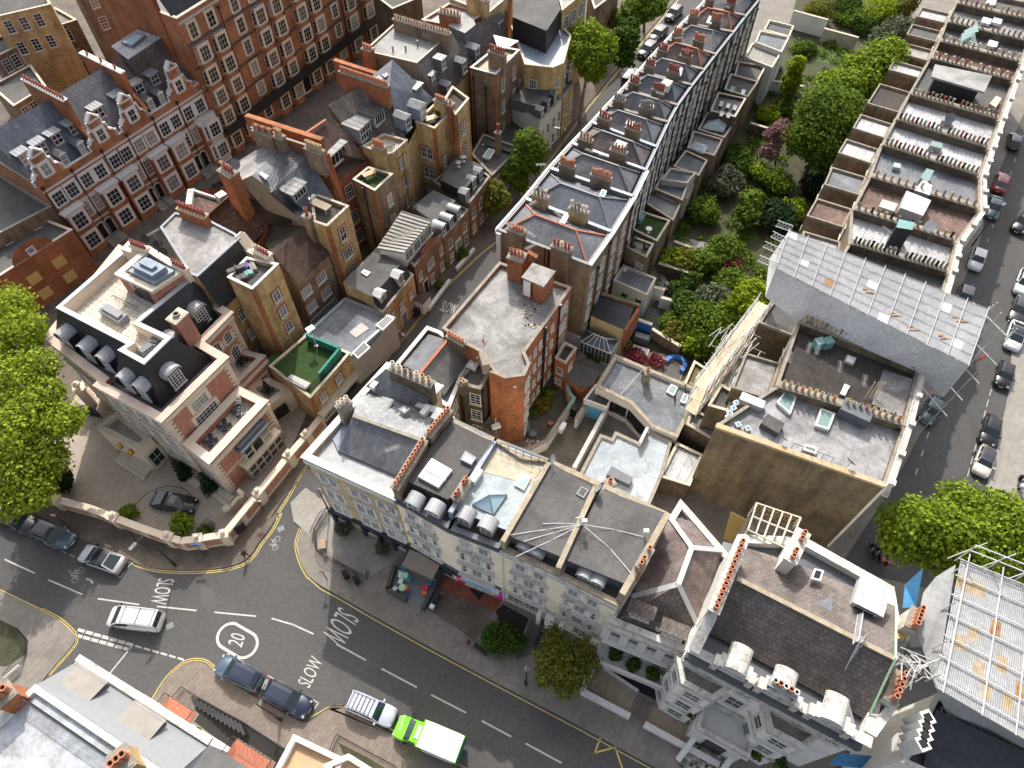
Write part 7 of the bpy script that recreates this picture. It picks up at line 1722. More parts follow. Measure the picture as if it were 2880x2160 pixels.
a,bb,n,L=LG.edge(1);m=MB();p=lerp(a,bb,.72)+n*.04;m.box(p.x,p.y,.1,L*.42,.06,2.1,nang(n));m.build('garage_door','soot',LG.root);LG.win(1,(.22,),(.2,),1.8,1.9,cols=4,rows=4)
m=MB()
for pts in([(1400,490),(1500,540)],[(1530,545),(1830,670)],[(1830,670),(1560,1000)]):
 A,Bq=a4(*pts[0],zq+.55),a4(*pts[1],zq+.55);m.beam(A-Vector((0,0,.1)),Bq-Vector((0,0,.1)),.28,1.15)
m.build('green_screen','green_felt',LG.root)
m=MB()
for pts in([(910,940),(1440,1240)],[(1440,1240),(1640,1000)]):
 A,Bq=a4(*pts[0],zq),a4(*pts[1],zq)
 for i in range(26):c=lerp(A,Bq,i/25);m.tube(c,c+Vector((0,0,1.0)),.018,4)
 m.tube(A+Vector((0,0,1)),Bq+Vector((0,0,1)),.03,4)
m.build('railing','iron',LG.root)
p=ccw(a4.L([(1135,1045),(1195,985),(1435,1095),(1375,1165)],zq+.35));m=MB();m.prism(p,zq-.1,zq+.3);m.prism(inset(p,-.06),zq+.3,zq+.36,0,None,True);tag(m.build('storage_bench','render_grey'),'long grey storage bench on the artificial lawn roof','bench')
m=MB();q_=a4(1515,600,zq);m.box(q_.x,q_.y,zq-.19,.5,.3,.1,.3);m.tube(q_,q_+Vector((-.1,.3,2.6)),.05,5);m.box(q_.x-.1,q_.y+.3,zq+2.5,.9,.7,.06,.7);tag(m.build('floodlight','white_paint'),'white lamp on a leaning pole at the lawn edge','lamp')
m=MB();m.face([a4(880,770,4.6),a4(1030,650,4.6),a4(1045,735,4.6),a4(915,880,4.6)]);m.build('ivy_strip','lawn',LG.root)
zg_=5.5
GG=House('garage','single storey building with grey felt roof and tall plain white side wall','garage',[z5(68,648,zg_),z5(345,400,zg_),z5(25,272,zg_),z5(-245,520,zg_)],zg_,.1,'render_grey','felt_blue',.15,.3,'lead_blue')
m=MB();q=ccw(z5.L([(50,495),(130,430),(180,470),(95,530)],zg_-.1));m.prism(q,zg_-.15,zg_-.08);m.build('roof_patch','render_grey',GG.root)
for pts in([(75,635),(150,560),(190,600),(110,672)],[(225,455),(300,390),(345,415),(270,490)]):skylight(GG,z5.L(pts,zg_+.02),.25,'white_paint','glass_dark')
m=MB();q=ccw(z5.L([(160,560),(240,490),(255,500),(185,580)],zg_));m.prism(q,zg_-.1,zg_+.05);m.build('roof_well','soot',GG.root)  # solid black block; the well's shaded depth is only painted
def cottage(label,v,pts,zt,wall='brick_yellow',roof='felt_dark',**kw):return House('cottage',label,'cottage',v.L(pts,zt),zt,.1,wall,roof,kw.pop('par',.2),kw.pop('pt',.25),kw.pop('cop','stone_dark'),group='cottages along the west side of the street',**kw)
K1=cottage('yellow brick cottage with dark flat roof, black mansard and two white dormers',b3,[(905,1480),(1305,985),(830,640),(395,1085)],5.9)
m=MB();q=ccw(b3.L([(395,1085),(770,1265),(1135,850),(830,650)],7.4));m.prism(q,5.6,7.4,0,1);m.build('upper_storey',['brick_yellow','felt_grey'],K1.root)
u0,u1,w0,w1=b3(770,1265,7.4),b3(1135,850,7.4),b3(905,1440,5.8),b3(1275,985,5.8);m=MB();m.face([w0,w1,u1,u0]);m.face([w0,u0,b3(830,1390,5.8)]);m.face([w1,b3(1240,900,5.8),u1]);m.build('mansard','slate_black',K1.root)
nSt=K1.edge(0)[2]
for x,y in((925,1340),(1150,1095)):dormer(K1,b3(x,y,5.95),nSt,1.1,1.45,1.0,'gable','white_fibre','lead_pale',3,1)
skylight(K1,b3.L([(628,965),(665,925),(752,960),(705,1012)],7.4),.2,'white_paint','sky_white',dome=.15)
K1.win(0,(.24,.52,.82),(3.1,),.8,1.3,cols=2,rows=4,sur='brick_orange',sw=.15);K1.win(0,(.24,.82),(.6,),.8,1.4,cols=2,rows=4,sur='brick_orange',sw=.15);K1.door(0,.53,.3,.9,2.0,'grey_metal')
K2=cottage('red brick cottage with ribbed brown metal roof and long white glazed top floor',b3,[(1320,880),(1690,440),(1310,210),(905,520)],6.2,'brick_mixed')
m=MB();q=ccw(b3.L([(860,635),(1180,690),(1530,285),(1150,165)],8.4));m.prism(q,5.9,8.3,0,None);m.build('upper_storey','white_paint',K2.root)
m=MB();r0,r1,r2,r3=b3(830,635,8.5),b3(1180,695,8.45),b3(1535,285,8.45),b3(1145,160,9.0);m.face([r0,r1,r2,r3]);
for i in range(12):A,Bq=lerp(r0,r3,i/11),lerp(r1,r2,i/11);m.beam(A+Vector((0,0,.05)),Bq+Vector((0,0,.05)),.07,.1)
m.face([r0,r0-Vector((0,0,.2)),r1-Vector((0,0,.2)),r1]);m.face([r1,r1-Vector((0,0,.2)),r2-Vector((0,0,.2)),r2]);m.build('metal_roof','zinc_brown',K2.root)
A,Bq=xy(b3(1180,690,8.4)),xy(b3(1530,285,8.4));e=Bq-A;nn=Vector((e.y,-e.x)).normalized();nn=nn if nn.x>0 else-nn
me=win_mesh(1.5,1.5,cols=2,rows=1,glass='glass_green')
for u in(.14,.44,.66,.85):p=lerp(A,Bq,u)+nn*.02;put('window',me,K2.root,(p.x,p.y,6.6),nang(nn))
a,bb,n,L=K2.edge(0);m=MB();m.prism([lerp(a,bb,.3),lerp(a,bb,.7),lerp(a,bb,.7)-n*.3,lerp(a,bb,.3)-n*.3],6.2,6.9);m.face([(p.x,p.y,z)for p,z in((lerp(a,bb,.12)+n*.02,6.2),(lerp(a,bb,.88)+n*.02,6.2),(lerp(a,bb,.6)+n*.02,7.6),(lerp(a,bb,.4)+n*.02,7.6))]);m.build('gable','brick_red',K2.root)
K2.win(0,(.12,.86),(3.3,),.75,1.4,cols=2,rows=4,sur='brick_orange',sw=.14);K2.win(0,(.48,),(3.3,),1.5,1.4,cols=4,rows=4,sur='brick_orange',sw=.14);K2.win(0,(.48,.84),(.6,),.8,1.5,cols=2,rows=4);K2.door(0,.24,.2,.8,2.1,'black_paint')
K3=cottage('brown brick cottage with grey flat roof and a row of three lead dormers',b3,[(1700,500),(2020,140),(1640,-60),(1300,230)],5.6,'brick_mixed','felt_grey')
m=MB();q=ccw(b3.L([(1590,300),(1850,20),(1560,-120),(1290,100)],7.0));m.prism(q,5.4,7.0,0,1);m.build('upper_storey',['lead_dark','felt_grey'],K3.root)
for x,y in((1705,470),(1800,370),(1895,255)):dormer(K3,b3(x,y,5.6),nSt,1.0,1.5,1.5,'arch','lead','lead_dark',2,2)
K3.win(0,(.2,.78),(2.9,),.85,1.5,cols=2,rows=2,sur='brick_orange',sw=.14);K3.win(0,(.2,.8),(.4,),.85,1.5,cols=2,rows=2);K3.door(0,.5,.3,1.0,2.4,'teal_fade')
K4=cottage('brick cottage with large grey flat roof terrace and three black dormer windows',z2,[(830,1320),(965,1145),(770,1010),(600,1180)],6.2,'brick_mixed','felt_grey')
m=MB();q=ccw(z2.L([(640,1165),(790,1240),(925,1075),(745,1000)],7.6));m.prism(q,6.0,7.6,0,1);m.build('upper_storey',['slate_black','felt_grey'],K4.root)
for x,y in((818,1300),(862,1220),(905,1165)):dormer(K4,z2(x,y,6.0),nSt,1.0,1.5,1.0,'gable','lead_pale','lead_dark',2,2)
K4.win(0,(.15,.5,.85),(3.2,.6),.9,1.6,cols=2,rows=2,sur='brick_orange',sw=.14)
for x,y in((760,1080),(790,1045)):
 m=MB();p=z2(x,y,7.6);m.lathe((p.x,p.y,7.6),[(.25,0),(.04,.1),(.04,.65),(.4,.68),(.4,.72)],10);tag(m.build('garden_chair','metal'),'wire garden chair on the grey flat roof terrace' if x<780 else 'wire garden table on the grey flat roof terrace','chair' if x<780 else 'table')
K5=cottage('low cottage with dark slab roof, glass roof lantern and white painted slats',z2,[(975,1140),(1160,960),(920,870),(845,1000)],5.0,'brick_brown','felt_dark')
skylight(K5,z2.L([(915,1030),(955,975),(998,990),(960,1045)],4.9),.4,'white_paint','sky_glass')
for(x0,y0,x1,y1)in((925,940,1000,965),(1030,970,1105,1000)):
 m=MB()
 for k in range(8):p=lerp(z2(x0,y0,5.0),z2(x1,y1,5.0),k/7);m.box(p.x,p.y,4.95,.35,.7,.06,GA)
 m.build('slatted_panel','render_grey',K5.root)
m=MB();p=z2(1018,850,6);chimney(K5,xy(z2(1000,830,9.0)),xy(z2(1030,840,9.0)),.6,4.5,8.6,1,'brick_brown','pot_red',1.2,.22)
K5.win(0,(.2,.5,.8),(2.8,.6),.9,1.4,cols=2,rows=2)
K6=cottage('white painted house with dark flat roof and three dormers beside the dark slab roof',z2,[(1285,790),(1430,640),(1240,500),(1075,640)],6.6,'render_white','felt_dark',par=.1)
m=MB();q=ccw(z2.L([(1095,640),(1270,690),(1395,545),(1240,500)],8.0));m.prism(q,6.4,8.0,0,1);m.build('upper_storey',['lead_dark','felt_dark'],K6.root)
for x,y in((1300,765),(1340,710),(1385,665)):dormer(K6,z2(x,y,6.4),nSt,.9,1.5,.9,'gable','lead_dark','lead_dark',2,2)
K6.win(0,(.15,.4,.65,.9),(3.2,.5),.8,1.7,cols=2,rows=2)
SB=House('back_building','single storey link with plain dark slab roof beside white painted house','back building',z2.L([(905,905),(1165,975),(1275,810),(1085,760)],3.6),3.6,.1,'brick_brown','felt_dark',.1,.2,'stone_light')
K7=cottage('yellow brick cottage with slate mansard and two dormers next to the big street tree',z2,[(1440,640),(1510,540),(1400,420),(1240,490)],6.6,'brick_yellow','slate_grey',par=.1)
m=MB();q=ccw(z2.L([(1240,480),(1400,530),(1480,430),(1360,390)],8.2));m.prism(q,6.4,8.2,0,1);m.build('upper_storey',['slate_grey','lead_blue'],K7.root)
for x,y in((1440,560),(1475,520)):dormer(K7,z2(x,y,6.7),nSt,.8,1.4,.8,'gable','lead','lead_dark',2,2)
K7.win(0,(.3,.75),(3.2,.6),.9,1.6,cols=2,rows=2)
wallrun('street_wall','low white wall and planted bed before the red brick cottages',[b3(1495,1420,.6),b3(1775,1045,.6)],.5,.3,'white_stone','white_stone',cat='wall')
wallrun('street_wall','low white wall with hedge before the brown brick cottage',[b3(1860,900,.6),b3(2090,640,.6)],.5,.3,'white_stone','white_stone',cat='wall')
m=MB();p=b3(1430,1330,1.5);m.box(p.x,p.y,.1,1.6,1.2,2.2,GA);m.box(p.x,p.y,2.3,1.8,1.4,.12,GA,1);tag(m.build('bin_store',['white_paint','tile_brown']),'white bin store with brown roof by the cottage door','bin store')
def rear(label,v,pts,zt,wall='brick_yellow',roof='felt_grey',name='rear_tower',cat='tower',**kw):return House(name,label,cat,v.L(pts,zt),zt,.1,wall,roof,kw.pop('par',.4),kw.pop('pt',.25),kw.pop('cop','stone_light'),group=kw.pop('group',None))
OS=dict(sur='brick_orange',sw=.2)
BH=House('house','brick house with brown clay tile roof and white casements beside the yellow tower','house',b4.L([(1330,1290),(1640,1640),(2030,1310),(1730,890),(1200,1050)],11.2)if False else[b4(1330,1290,9.6),b4(1650,1650,9.6),b4(2050,1280,9.6),b4(1740,900,9.6)],9.6,.1,'brick_brown',None,0)
m=MB();r0,r1=b4(1330,1275,12.0),b4(1740,905,12.0);m.face([r0,b4(1650,1650,9.4),b4(2060,1275,9.4),r1]);o=m.build('roof_slope','tile_rust',BH.root)
m=MB();m.face([r1,r0,b4(1210,1130,9.6),b4(1300,880,9.6)]);m.build('roof_slope','tile_moss',BH.root)
BH.win(1,(.14,.62),(7.0,4.4),1.5,1.4,cols=4,rows=3,**OS);BH.win(1,(.40,),(1.0,),4.6,2.3,cols=10,rows=5)
m=MB();m.face([r0,b4(1650,1650,9.6),b4(1480,1500,9.0),b4(1330,1290,9.0)]);m.build('roof_gable','tile_brown',BH.root)
BR=House('house','steep brown and rust tiled house with tall orange chimney behind the grey flat roof','house',[b4(490,800,10.2),b4(830,1000,10.2),b4(1120,1120,10.2),b4(1270,900,10.2),b4(880,380,10.2),b4(300,450,10.2)],10.2,.1,'brick_red',None,0)
m=MB();t0,t1,t2=b4(480,760,12.8),b4(850,430,13.6),b4(640,600,13.4);m.face([t0,b4(500,810,11.5),b4(870,1000,10.6),b4(1060,1130,10.2),b4(1275,900,10.2),b4(1080,560,12.6),t1]);m.build('roof_slope','tile_brown',BR.root)
m=MB();m.face([t1,t0,b4(280,640,11.6),b4(320,470,11.6),b4(640,570,11.6)]);m.build('roof_slope','tile_brown',BR.root)
m=MB();m.face([b4(890,320,13.6),b4(1250,710,12.4),b4(1750,870,11.4),b4(1250,880,10.3),b4(1050,520,12.8)]);m.build('roof_slope','tile_moss',BR.root)
m=MB();m.beam(b4(240,640,12.0),b4(270,440,12.0),.7,.5);m.beam(b4(270,440,12.0),b4(640,560,12.0),.25,.4);m.beam(b4(620,570,12.4),b4(720,510,12.4),1.0,1.2);m.build('parapet','white_dirty',BR.root)
chimney(BR,xy(b4(660,130,17.5)),xy(b4(820,230,17.5)),1.3,9,17.5,4,'brick_orange',['pot_buff','pot_red','pot_red','pot_red'],.8,.2);dish(BR,b4(860,180,17),.6,-1);aerial(BR,b4(330,600,12),1.8,9,1.4,.9)
PG=House('house','house with mud coloured rendered gable and two lead dormers with french windows','house',[b4(900,310,12.6),b4(1720,860,12.6),b4(2110,560,12.6),b4(1560,-30,12.6)],12.6,.1,'render_mud','felt_grey',0)
m=MB();A0,A1,A2,A3=b4(900,315,15.8),b4(1050,245,16.4),b4(1310,440,15.4),b4(1740,870,12.4);m.face([b4(900,315,15.8),b4(1250,710,12.2),A3,A2,A1]);m.build('gable_wall','render_mud',PG.root)
m=MB();m.face([A1,A2,b4(1850,-60,15.8),b4(1500,-200,16.6)]);m.build('roof_slope','slate_grey',PG.root)
m=MB();m.face([A2,A3,b4(2120,560,12.6),b4(1850,110,15.6),b4(1850,-60,15.8)]);m.build('roof_slope','lead_dark',PG.root)
m=MB();m.face([A1,b4(1500,-200,16.6),b4(1100,-80,16.2),b4(720,160,15.4),A0]);m.build('flat_roof','concrete_pale',PG.root)
skylight(PG,b4.L([(1150,240),(1180,210),(1280,270),(1240,315)],16.2),.2,'lead_pale','sky_glass')
nT=YT.edge(3)[2]
for(x,y,w,lab)in((1720,620,2.3,0),(1800,290,3.0,1)):dormer(PG,b4(x,y,12.9),nT,w,2.2,2.4,'flat','roof_palegrey' if lab==0 else 'felt_grey','lead_blue',4,2)
m=MB();k=MB()
for(p,q)in(((1320,430,16),(1660,720,13.2)),):
 A,Bq=b4(*p),b4(*q);sx_=Vector((.35,.35,0))
 m.beam(A-sx_,Bq-sx_,.1,.15);m.beam(A+sx_,Bq+sx_,.1,.15)
 for i in range(16):c=lerp(A,Bq,(i+.5)/16);m.beam(c-sx_,c+sx_,.22,.04)
for pts in([(1320,400),(1410,150),(1600,-20)],[(1390,450),(1490,190),(1660,20)]):
 for i in range(2):
  A,Bq=b4(*pts[i],16.2),b4(*pts[i+1],16.2)
  for z in(0,.6,1.1):m.tube(A+Vector((0,0,z)),Bq+Vector((0,0,z)),.03,4)
  for j in range(9):c=lerp(A,Bq,j/8);m.tube(c,c+Vector((0,0,1.1)),.02,4)
m.build('fire_escape','iron',PG.root)
CW_=House('chimney_wall','long orange brick party wall carrying a row of buff chimney pots above the slate roofs','wall',[b1(110,70,17.5),b1(1065,385,17.5),b1(1085,400,17.2),b1(130,95,17.2)],17.3,9,'brick_orange','stone_dark',0)
m=MB();m.beam(b1(110,80,15.5),b1(1080,395,15.5),.65,3.4);m.beam(b1(1070,400,14.8),b1(1290,1060,9.0),.6,3.0);m.build('gable','brick_orange',CW_.root)
chimney(CW_,xy(b1(150,70,18.6)),xy(b1(400,150,18.6)),.8,15,18.4,9,'brick_brown',['pot_red','pot_buff','pot_red'],.6,.18);chimney(CW_,xy(b1(430,150,18.6)),xy(b1(520,190,18.6)),.8,15,18.4,3,'brick_brown',['terracotta','pot_buff','pot_buff'],.9,.2);chimney(CW_,xy(b1(830,300,18.4)),xy(b1(1040,380,18.4)),.8,15,18.2,6,'brick_brown',['pot_buff'],.8,.2)
TT=House('house','house with brown pantile roof and lead dormer behind the grass roofed tower','house',[b1(1140,590,12.0),b1(1205,810,12.0),b1(1640,500,12.0),b1(1330,60,12.0),b1(860,190,12.0)],12.0,.1,'brick_red',None,0)
m=MB();m.face([b1(1100,560,12.6),b1(1205,815,11.8),b1(1650,520,11.8),b1(1260,60,15.6),b1(1080,-10,16.6),b1(760,200,16.2),b1(1060,380,15.0)]);m.build('roof_slope','tile_rust',TT.root)
m=MB();m.beam(b1(750,215,16.4),b1(1090,-15,16.8),.3,.15);m.build('ridge','ridge_orange',TT.root)
dormer(TT,b1(1275,530,12.9),nT,3.2,1.7,2.6,'flat','roof_palegrey','lead_dark',4,1);TT.win(1,(.32,),(8.6,),1.3,2.0,cols=3,rows=4);TT.win(1,(.74,.9),(9.6,),.7,1.3,cols=1,rows=2);TT.win(1,(.3,),(4.6,1.4),1.2,2.0,cols=3,rows=4)
WT=rear('yellow brick tower with open roof terrace holding a wooden table and black railings',b1,[(1110,1370),(1390,1105),(900,930),(930,1310)],13.6,roof='felt_dark')
P=WT.poly;ocorner(WT,P[0],P[1]-P[0],P[3]-P[0],.1,13.3);WT.win(0,(.5,),(10.0,),1.0,2.0,cols=2,rows=2,**OS);WT.win(0,(.5,),(7.2,),1.6,1.5,cols=4,rows=3,**OS);WT.win(0,(.5,),(4.4,1.4),1.6,1.6,cols=4,rows=3,**OS)
m=MB();p=b1(1040,1150,13.2)
m.box(p.x,p.y,13.95,2.4,1.0,.07,-.55)
for a_,b_ in((-1,-1),(1,1),(1,-1),(-1,1)):m.box(p.x+a_*1.0*math.cos(-.55)-b_*.4*math.sin(-.55),p.y+a_*1.0*math.sin(-.55)+b_*.4*math.cos(-.55),13.25,.07,.07,.7)
tag(m.build('garden_table','wood_pale'),'long wooden table on the brick tower roof terrace','table')
m=MB()
for i in range(4):
 A,Bq=P[i],P[(i+1)%4]
 for z in(.5,.95):m.tube(Z(A,13.7+z),Z(Bq,13.7+z),.025,4)
 for j in range(7):c=lerp(A,Bq,j/6);m.tube(Z(c,13.7),Z(c,14.65),.02,4)
m.build('railing','iron',WT.root)
for k,(x,y)in enumerate(((910,1065),(945,1030))):
 m=MB();p=b1(x,y,13.2);m.lathe((p.x,p.y,13.2),[(.2,0),(.2,.6),(.28,.62),(.28,.7)],9);tag(m.build('stool','white_paint'),'white bar stool on the tower terrace','stool','white bar stools on the tower terrace')
chimney(WT,xy(b1(800,1180,14.6)),xy(b1(880,1220,14.6)),.8,8,14.4,1,'brick_brown','pot_red',1.0,.22)
GT=rear('brown brick tower with a green artificial grass roof terrace and wooden bench table',b1,[(1725,910),(1960,690),(1640,600),(1440,760)],12.4,'brick_brown','fake_grass')
P=GT.poly;ocorner(GT,P[0],P[1]-P[0],P[3]-P[0],.1,12.2);GT.win(0,(.62,),(8.6,5.4,2.2),.9,1.8,cols=3,rows=4,**OS);GT.pipe(3,.5,.2,12)
m=MB();p=b1(1660,740,12.0);m.box(p.x,p.y,12.7,1.6,.8,.06,.6);m.box(p.x-.6,p.y,12.02,.1,.6,.7,.6);m.box(p.x+.6,p.y+.3,12.02,.1,.6,.7,.6);tag(m.build('picnic_table','wood'),'slatted wooden table on the green grass tower roof','table')
LTb=rear('yellow brick tower with curved pale roof terrace and four orange pots',b1,[(1870,440),(1960,420),(2150,250),(1840,170),(1560,330)],13.4,'brick_yellow','tile_terrace',cop='stone_light')
LTb.win(1,(.5,),(10.4,),1.3,1.6,cols=3,rows=3,**OS);LTb.win(1,(.5,),(7.4,4.2,1.2),.95,1.8,cols=3,rows=4,**OS);chimney(LTb,xy(b1(1700,280,15.2)),xy(b1(1840,330,15.2)),.8,9,15.0,4,'brick_yellow','terracotta',.8,.18)
m=MB()
for(p,q)in(((1870,440),(1960,420)),((1960,420),(2150,250)),((2150,250),(1840,170))):
 A,Bq=b1(*p,13.5),b1(*q,13.5);m.tube(A+Vector((0,0,1)),Bq+Vector((0,0,1)),.03,4)
 for j in range(9):c=lerp(A,Bq,j/8);m.tube(c,c+Vector((0,0,1)),.018,4)
m.build('railing','iron',LTb.root)
SL=House('house','grey slate roofed house with two wide glazed lead dormers beside the chimney wall','house',[z2(90,960,12.8),z2(400,890,12.8),z2(385,780,12.8),z2(130,560,12.8),z2(-60,680,12.8)],12.8,.1,'brick_yellow',None,0)
m=MB();m.face([z2(-60,760,13.4),z2(130,960,12.8),z2(420,900,12.6),z2(375,790,13.4),z2(310,560,16.4),z2(130,560,17.2),z2(-90,680,17)]);m.build('roof_slope','slate_brown',SL.root)
dormer(SL,z2(165,900,13.2),nT,2.4,2.0,2.4,'flat','roof_palegrey','lead_blue',4,2);dormer(SL,z2(255,800,14.0),nT,2.2,1.6,2.2,'flat','felt_grey','lead_blue',4,1)
CX=House('chimney_wall','orange brick party wall with many small orange pots between two slate roofs','wall',[z2(0,450,18.0),z2(300,560,17.0),z2(305,572,17.0),z2(0,465,18.0)],17.4,9,'brick_orange','stone_dark',0)
m=MB();m.beam(z2(-30,460,15.6),z2(305,570,15.6),.6,3.2);m.beam(z2(300,590,15.0),z2(380,830,10.5),.6,3.0);m.build('gable','brick_orange',CX.root);chimney(CX,xy(z2(-10,440,18.6)),xy(z2(300,545,18.6)),.7,15.5,18.4,22,'brick_orange','terracotta',.5,.15)
SB2=House('house','house with blue slate mansard roof, lead dormers and a potted roof garden','house',[z2(400,1000,12.4),z2(570,660,12.4),z2(340,380,12.4),z2(200,500,12.4)],12.4,.1,'brick_yellow',None,0)
m=MB();m.face([z2(375,870,13.0),z2(600,640,13.0),z2(520,560,14.6),z2(330,385,18.0),z2(200,490,17.6),z2(310,560,16.8)]);m.build('roof_slope','slate_blue',SB2.root)
m=MB();m.face([z2(375,870,13.0),z2(400,905,11.6),z2(600,670,11.6),z2(600,640,13.0)]);m.build('mansard','slate_black',SB2.root)
for x,y,w,h_,st in((368,670,1.2,1.4,'flat'),(510,640,1.5,1.7,'flat'),(440,840,1.1,1.8,'gable'),(535,770,1.4,1.8,'gable')):dormer(SB2,z2(x,y,13.3),nT,w,h_,1.8,st,'lead','lead_blue',2,2)
for pts in([(212,505),(232,483),(265,515),(245,535)],[(247,470),(265,450),(303,485),(285,505)]):skylight(SB2,z2.L(pts,17.4),.1,'lead_pale','glass_dark')
RG=rear('yellow brick tower with a planted roof garden, a table and a tall orange chimney',z2,[(605,835),(740,700),(640,640),(480,790)],13.2,roof='deck_dark')
P=RG.poly;ocorner(RG,P[0],P[1]-P[0],P[3]-P[0],.1,13.0);RG.win(0,(.3,),(6.4,),.8,1.9,cols=2,rows=2,**OS);RG.win(3,(.3,.6),(8.2,5.0,1.8),.8,1.7,cols=2,rows=2,**OS)
m=MB();p=z2(585,790,12.9);m.box(p.x,p.y,13.5,1.5,.8,.06,.5);m.box(p.x,p.y,12.85,.7,.4,.62,.5);tag(m.build('garden_table','wood_pale'),'pale slatted table in the planted roof garden','table')
RG2=rear('tall yellow brick tower with sunken black decked roof and orange chimney stacks',z2,[(740,745),(828,640),(720,560),(670,640)],14.0,roof='deck_dark');RG2.win(0,(.45,),(10.0,6.4,2.8),.9,2.0,cols=2,rows=4,**OS)
P=RG2.poly;ocorner(RG2,P[0],P[1]-P[0],P[3]-P[0],.1,13.7)
chimney(RG2,xy(z2(610,620,15.4)),xy(z2(670,645,15.4)),1.0,9,15.2,4,'brick_yellow','terracotta',.5,.2);chimney(RG2,xy(z2(690,655,15.0)),xy(z2(720,665,15.0)),.8,9,14.8,1,'brick_orange','terracotta',.5,.2)
MH=House('house','house with large pale flat roof, curved brown tile mansard and rendered side gable','house',[z2(150,330,16.6),z2(490,410,16.6),z2(660,260,16.6),z2(345,155,16.6)],16.6,.1,'render_mud','roof_palegrey',.15,.2,'stone_light')
m=MB();A,Bq=xy(z2(490,410,16.6)),xy(z2(660,260,16.6));nn=Vector(((Bq-A).y,-(Bq-A).x)).normalized();nn=nn if nn.x>0 else-nn
C_=[A+nn*.02,A+nn*1.3,A+nn*2.2];zz=[16.5,14.6,11.2];B2=Bq+(Bq-A)*.35
for i in range(2):m.face([Z(A+nn*[.02,1.3,2.2][i],zz[i]),Z(A+nn*[.02,1.3,2.2][i+1],zz[i+1]),Z(B2+nn*[.02,1.3,2.2][i+1],zz[i+1]),Z(B2+nn*[.02,1.3,2.2][i],zz[i])])
m.build('mansard','slate_brown',MH.root);m=MB();m.face([Z(A,16.5),Z(A+nn*1.3,14.6),Z(A+nn*2.2,11.2),Z(A,9)]);m.build('gable_wall','render_mud',MH.root);m=MB();m.prism([A,A+nn*2.2,B2+nn*2.2,B2],.1,11.2);m.build('rear_wall','brick_yellow',MH.root)
for x,y,z in((665,450,14.8),(600,550,13.4),(700,610,11.8)):dormer(MH,z2(x,y,z),nT,1.0,1.5,1.2,'gable' if z<12 else 'flat','lead','lead_dark',2,2)
chimney(MH,xy(z2(340,100,18.4)),xy(z2(700,205,18.4)),.8,15.5,18.2,20,'brick_brown',['pot_buff','terracotta','pot_grey'],.4,.16);chimney(MH,xy(z2(140,290,18)),xy(z2(195,310,18)),.9,9,17.8,3,'brick_orange','terracotta',.5,.2)
for x,y in((335,330),(418,325),(495,295)):m=MB();p=z2(x,y,16.5);m.tube(p,p+Vector((0,0,.7)),.12,7);m.build('vent_pipe','grey_metal',MH.root)
for x,y in((520,240),(545,262)):dish(MH,z2(x,y,16.5),.35,-1,'metal')
aerial(MH,z2(570,300,16.4),3.6,7,1.0,.5)
MH2=House('house','house with dark slate mansard and white dormers behind the blue roofed tower','house',[z2(715,500,12.0),z2(840,440,12.0),z2(1000,150,13.0),z2(770,190,13.0)],12.6,.1,'brick_red','slate_brown',0)
m=MB();m.face([z2(700,300,14.8),z2(770,520,11.6),z2(850,440,11.6),z2(1080,200,12.0),z2(1040,80,15),z2(870,150,16)]);m.build('roof_slope','slate_brown',MH2.root)
for x,y,w,h_ in((800,475,1.1,1.8),(885,395,1.2,2.0),(835,250,2.0,1.5),(1030,210,1.0,1.5),(735,310,1.0,1.3)):dormer(MH2,z2(x,y,12.4),nT,w,h_,2.0,'gable' if h_>1.6 else 'flat','lead','lead_dark',2 if w<1.5 else 4,2)
m=MB();q=ccw(z2.L([(690,165),(800,90),(860,130),(870,160),(800,215)],16.2));m.prism(q,12,16.2,0,1);m.build('dormer_block',['lead_dark','roof_palegrey'],MH2.root)
DT=rear('dark brown brick tower with blue awning and white coping beside the big street tree',z2,[(1000,485),(1155,325),(1010,300),(835,440)],13.4,'brick_brown','roof_cream',cop='white_stone')
P=DT.poly;ocorner(DT,P[0],P[1]-P[0],P[3]-P[0],.1,13.2);DT.win(0,(.28,.75),(10.0,6.6,3.0),.8,1.9,cols=2,rows=4,**OS);DT.pipe(3,.12,.2,12);DT.pipe(3,.6,.2,11);chimney(DT,xy(z2(960,300,15.8)),xy(z2(1060,335,15.8)),.8,12.5,15.4,6,'brick_brown','pot_red',.8,.18)
m=MB();m.face([z2(985,225,15.4),z2(1150,265,15.4),z2(1080,310,15.2),z2(1010,300,15.2)]);m.build('awning','lead_blue',DT.root)
DT.win(1,(.4,),(6.0,),1.0,1.8,cols=2,rows=2)
bw=MB();p=z2(1125,600,6.5);bw.lathe((p.x,p.y,6.2),[(.3,0),(.85,.3),(.85,2.3)],8);bw.build('bay_window','white_paint',DT.root);bw=MB();bw.lathe((p.x,p.y,8.5),[(1.0,0),(.05,1.0)],8);bw.build('bay_roof','lead_blue',DT.root)
YB=House('house','yellow brick house with black mansard and white sash windows behind the big street tree','house',z2.L([(1370,440),(1440,410),(1490,230),(1430,170),(1100,170),(1190,420)],11.5),11.5,.1,'brick_yellow','lead_blue',.2,.3,'stone_light')
m=MB();q=ccw(z2.L([(1110,110),(1330,200),(1420,60),(1400,-20),(1110,-20)],14.6));qq=ccw(inset(YB.poly,.4));m.prism(q,11.3,14.6,0,1);m.build('mansard',['slate_black','felt_grey'],YB.root)
YB.win(0,(.5,),(8.2,4.8,1.5),.8,1.5,cols=2,rows=4);YB.win(1,(.3,.7),(8.2,4.8,1.5),.9,1.5,cols=2,rows=4);YB.win(5,(.3,),(8.0,4.6),1.1,1.4,cols=3,rows=4);YB.win(4,(.2,.55),(8.2,4.8,1.5),.9,1.5,cols=2,rows=4)
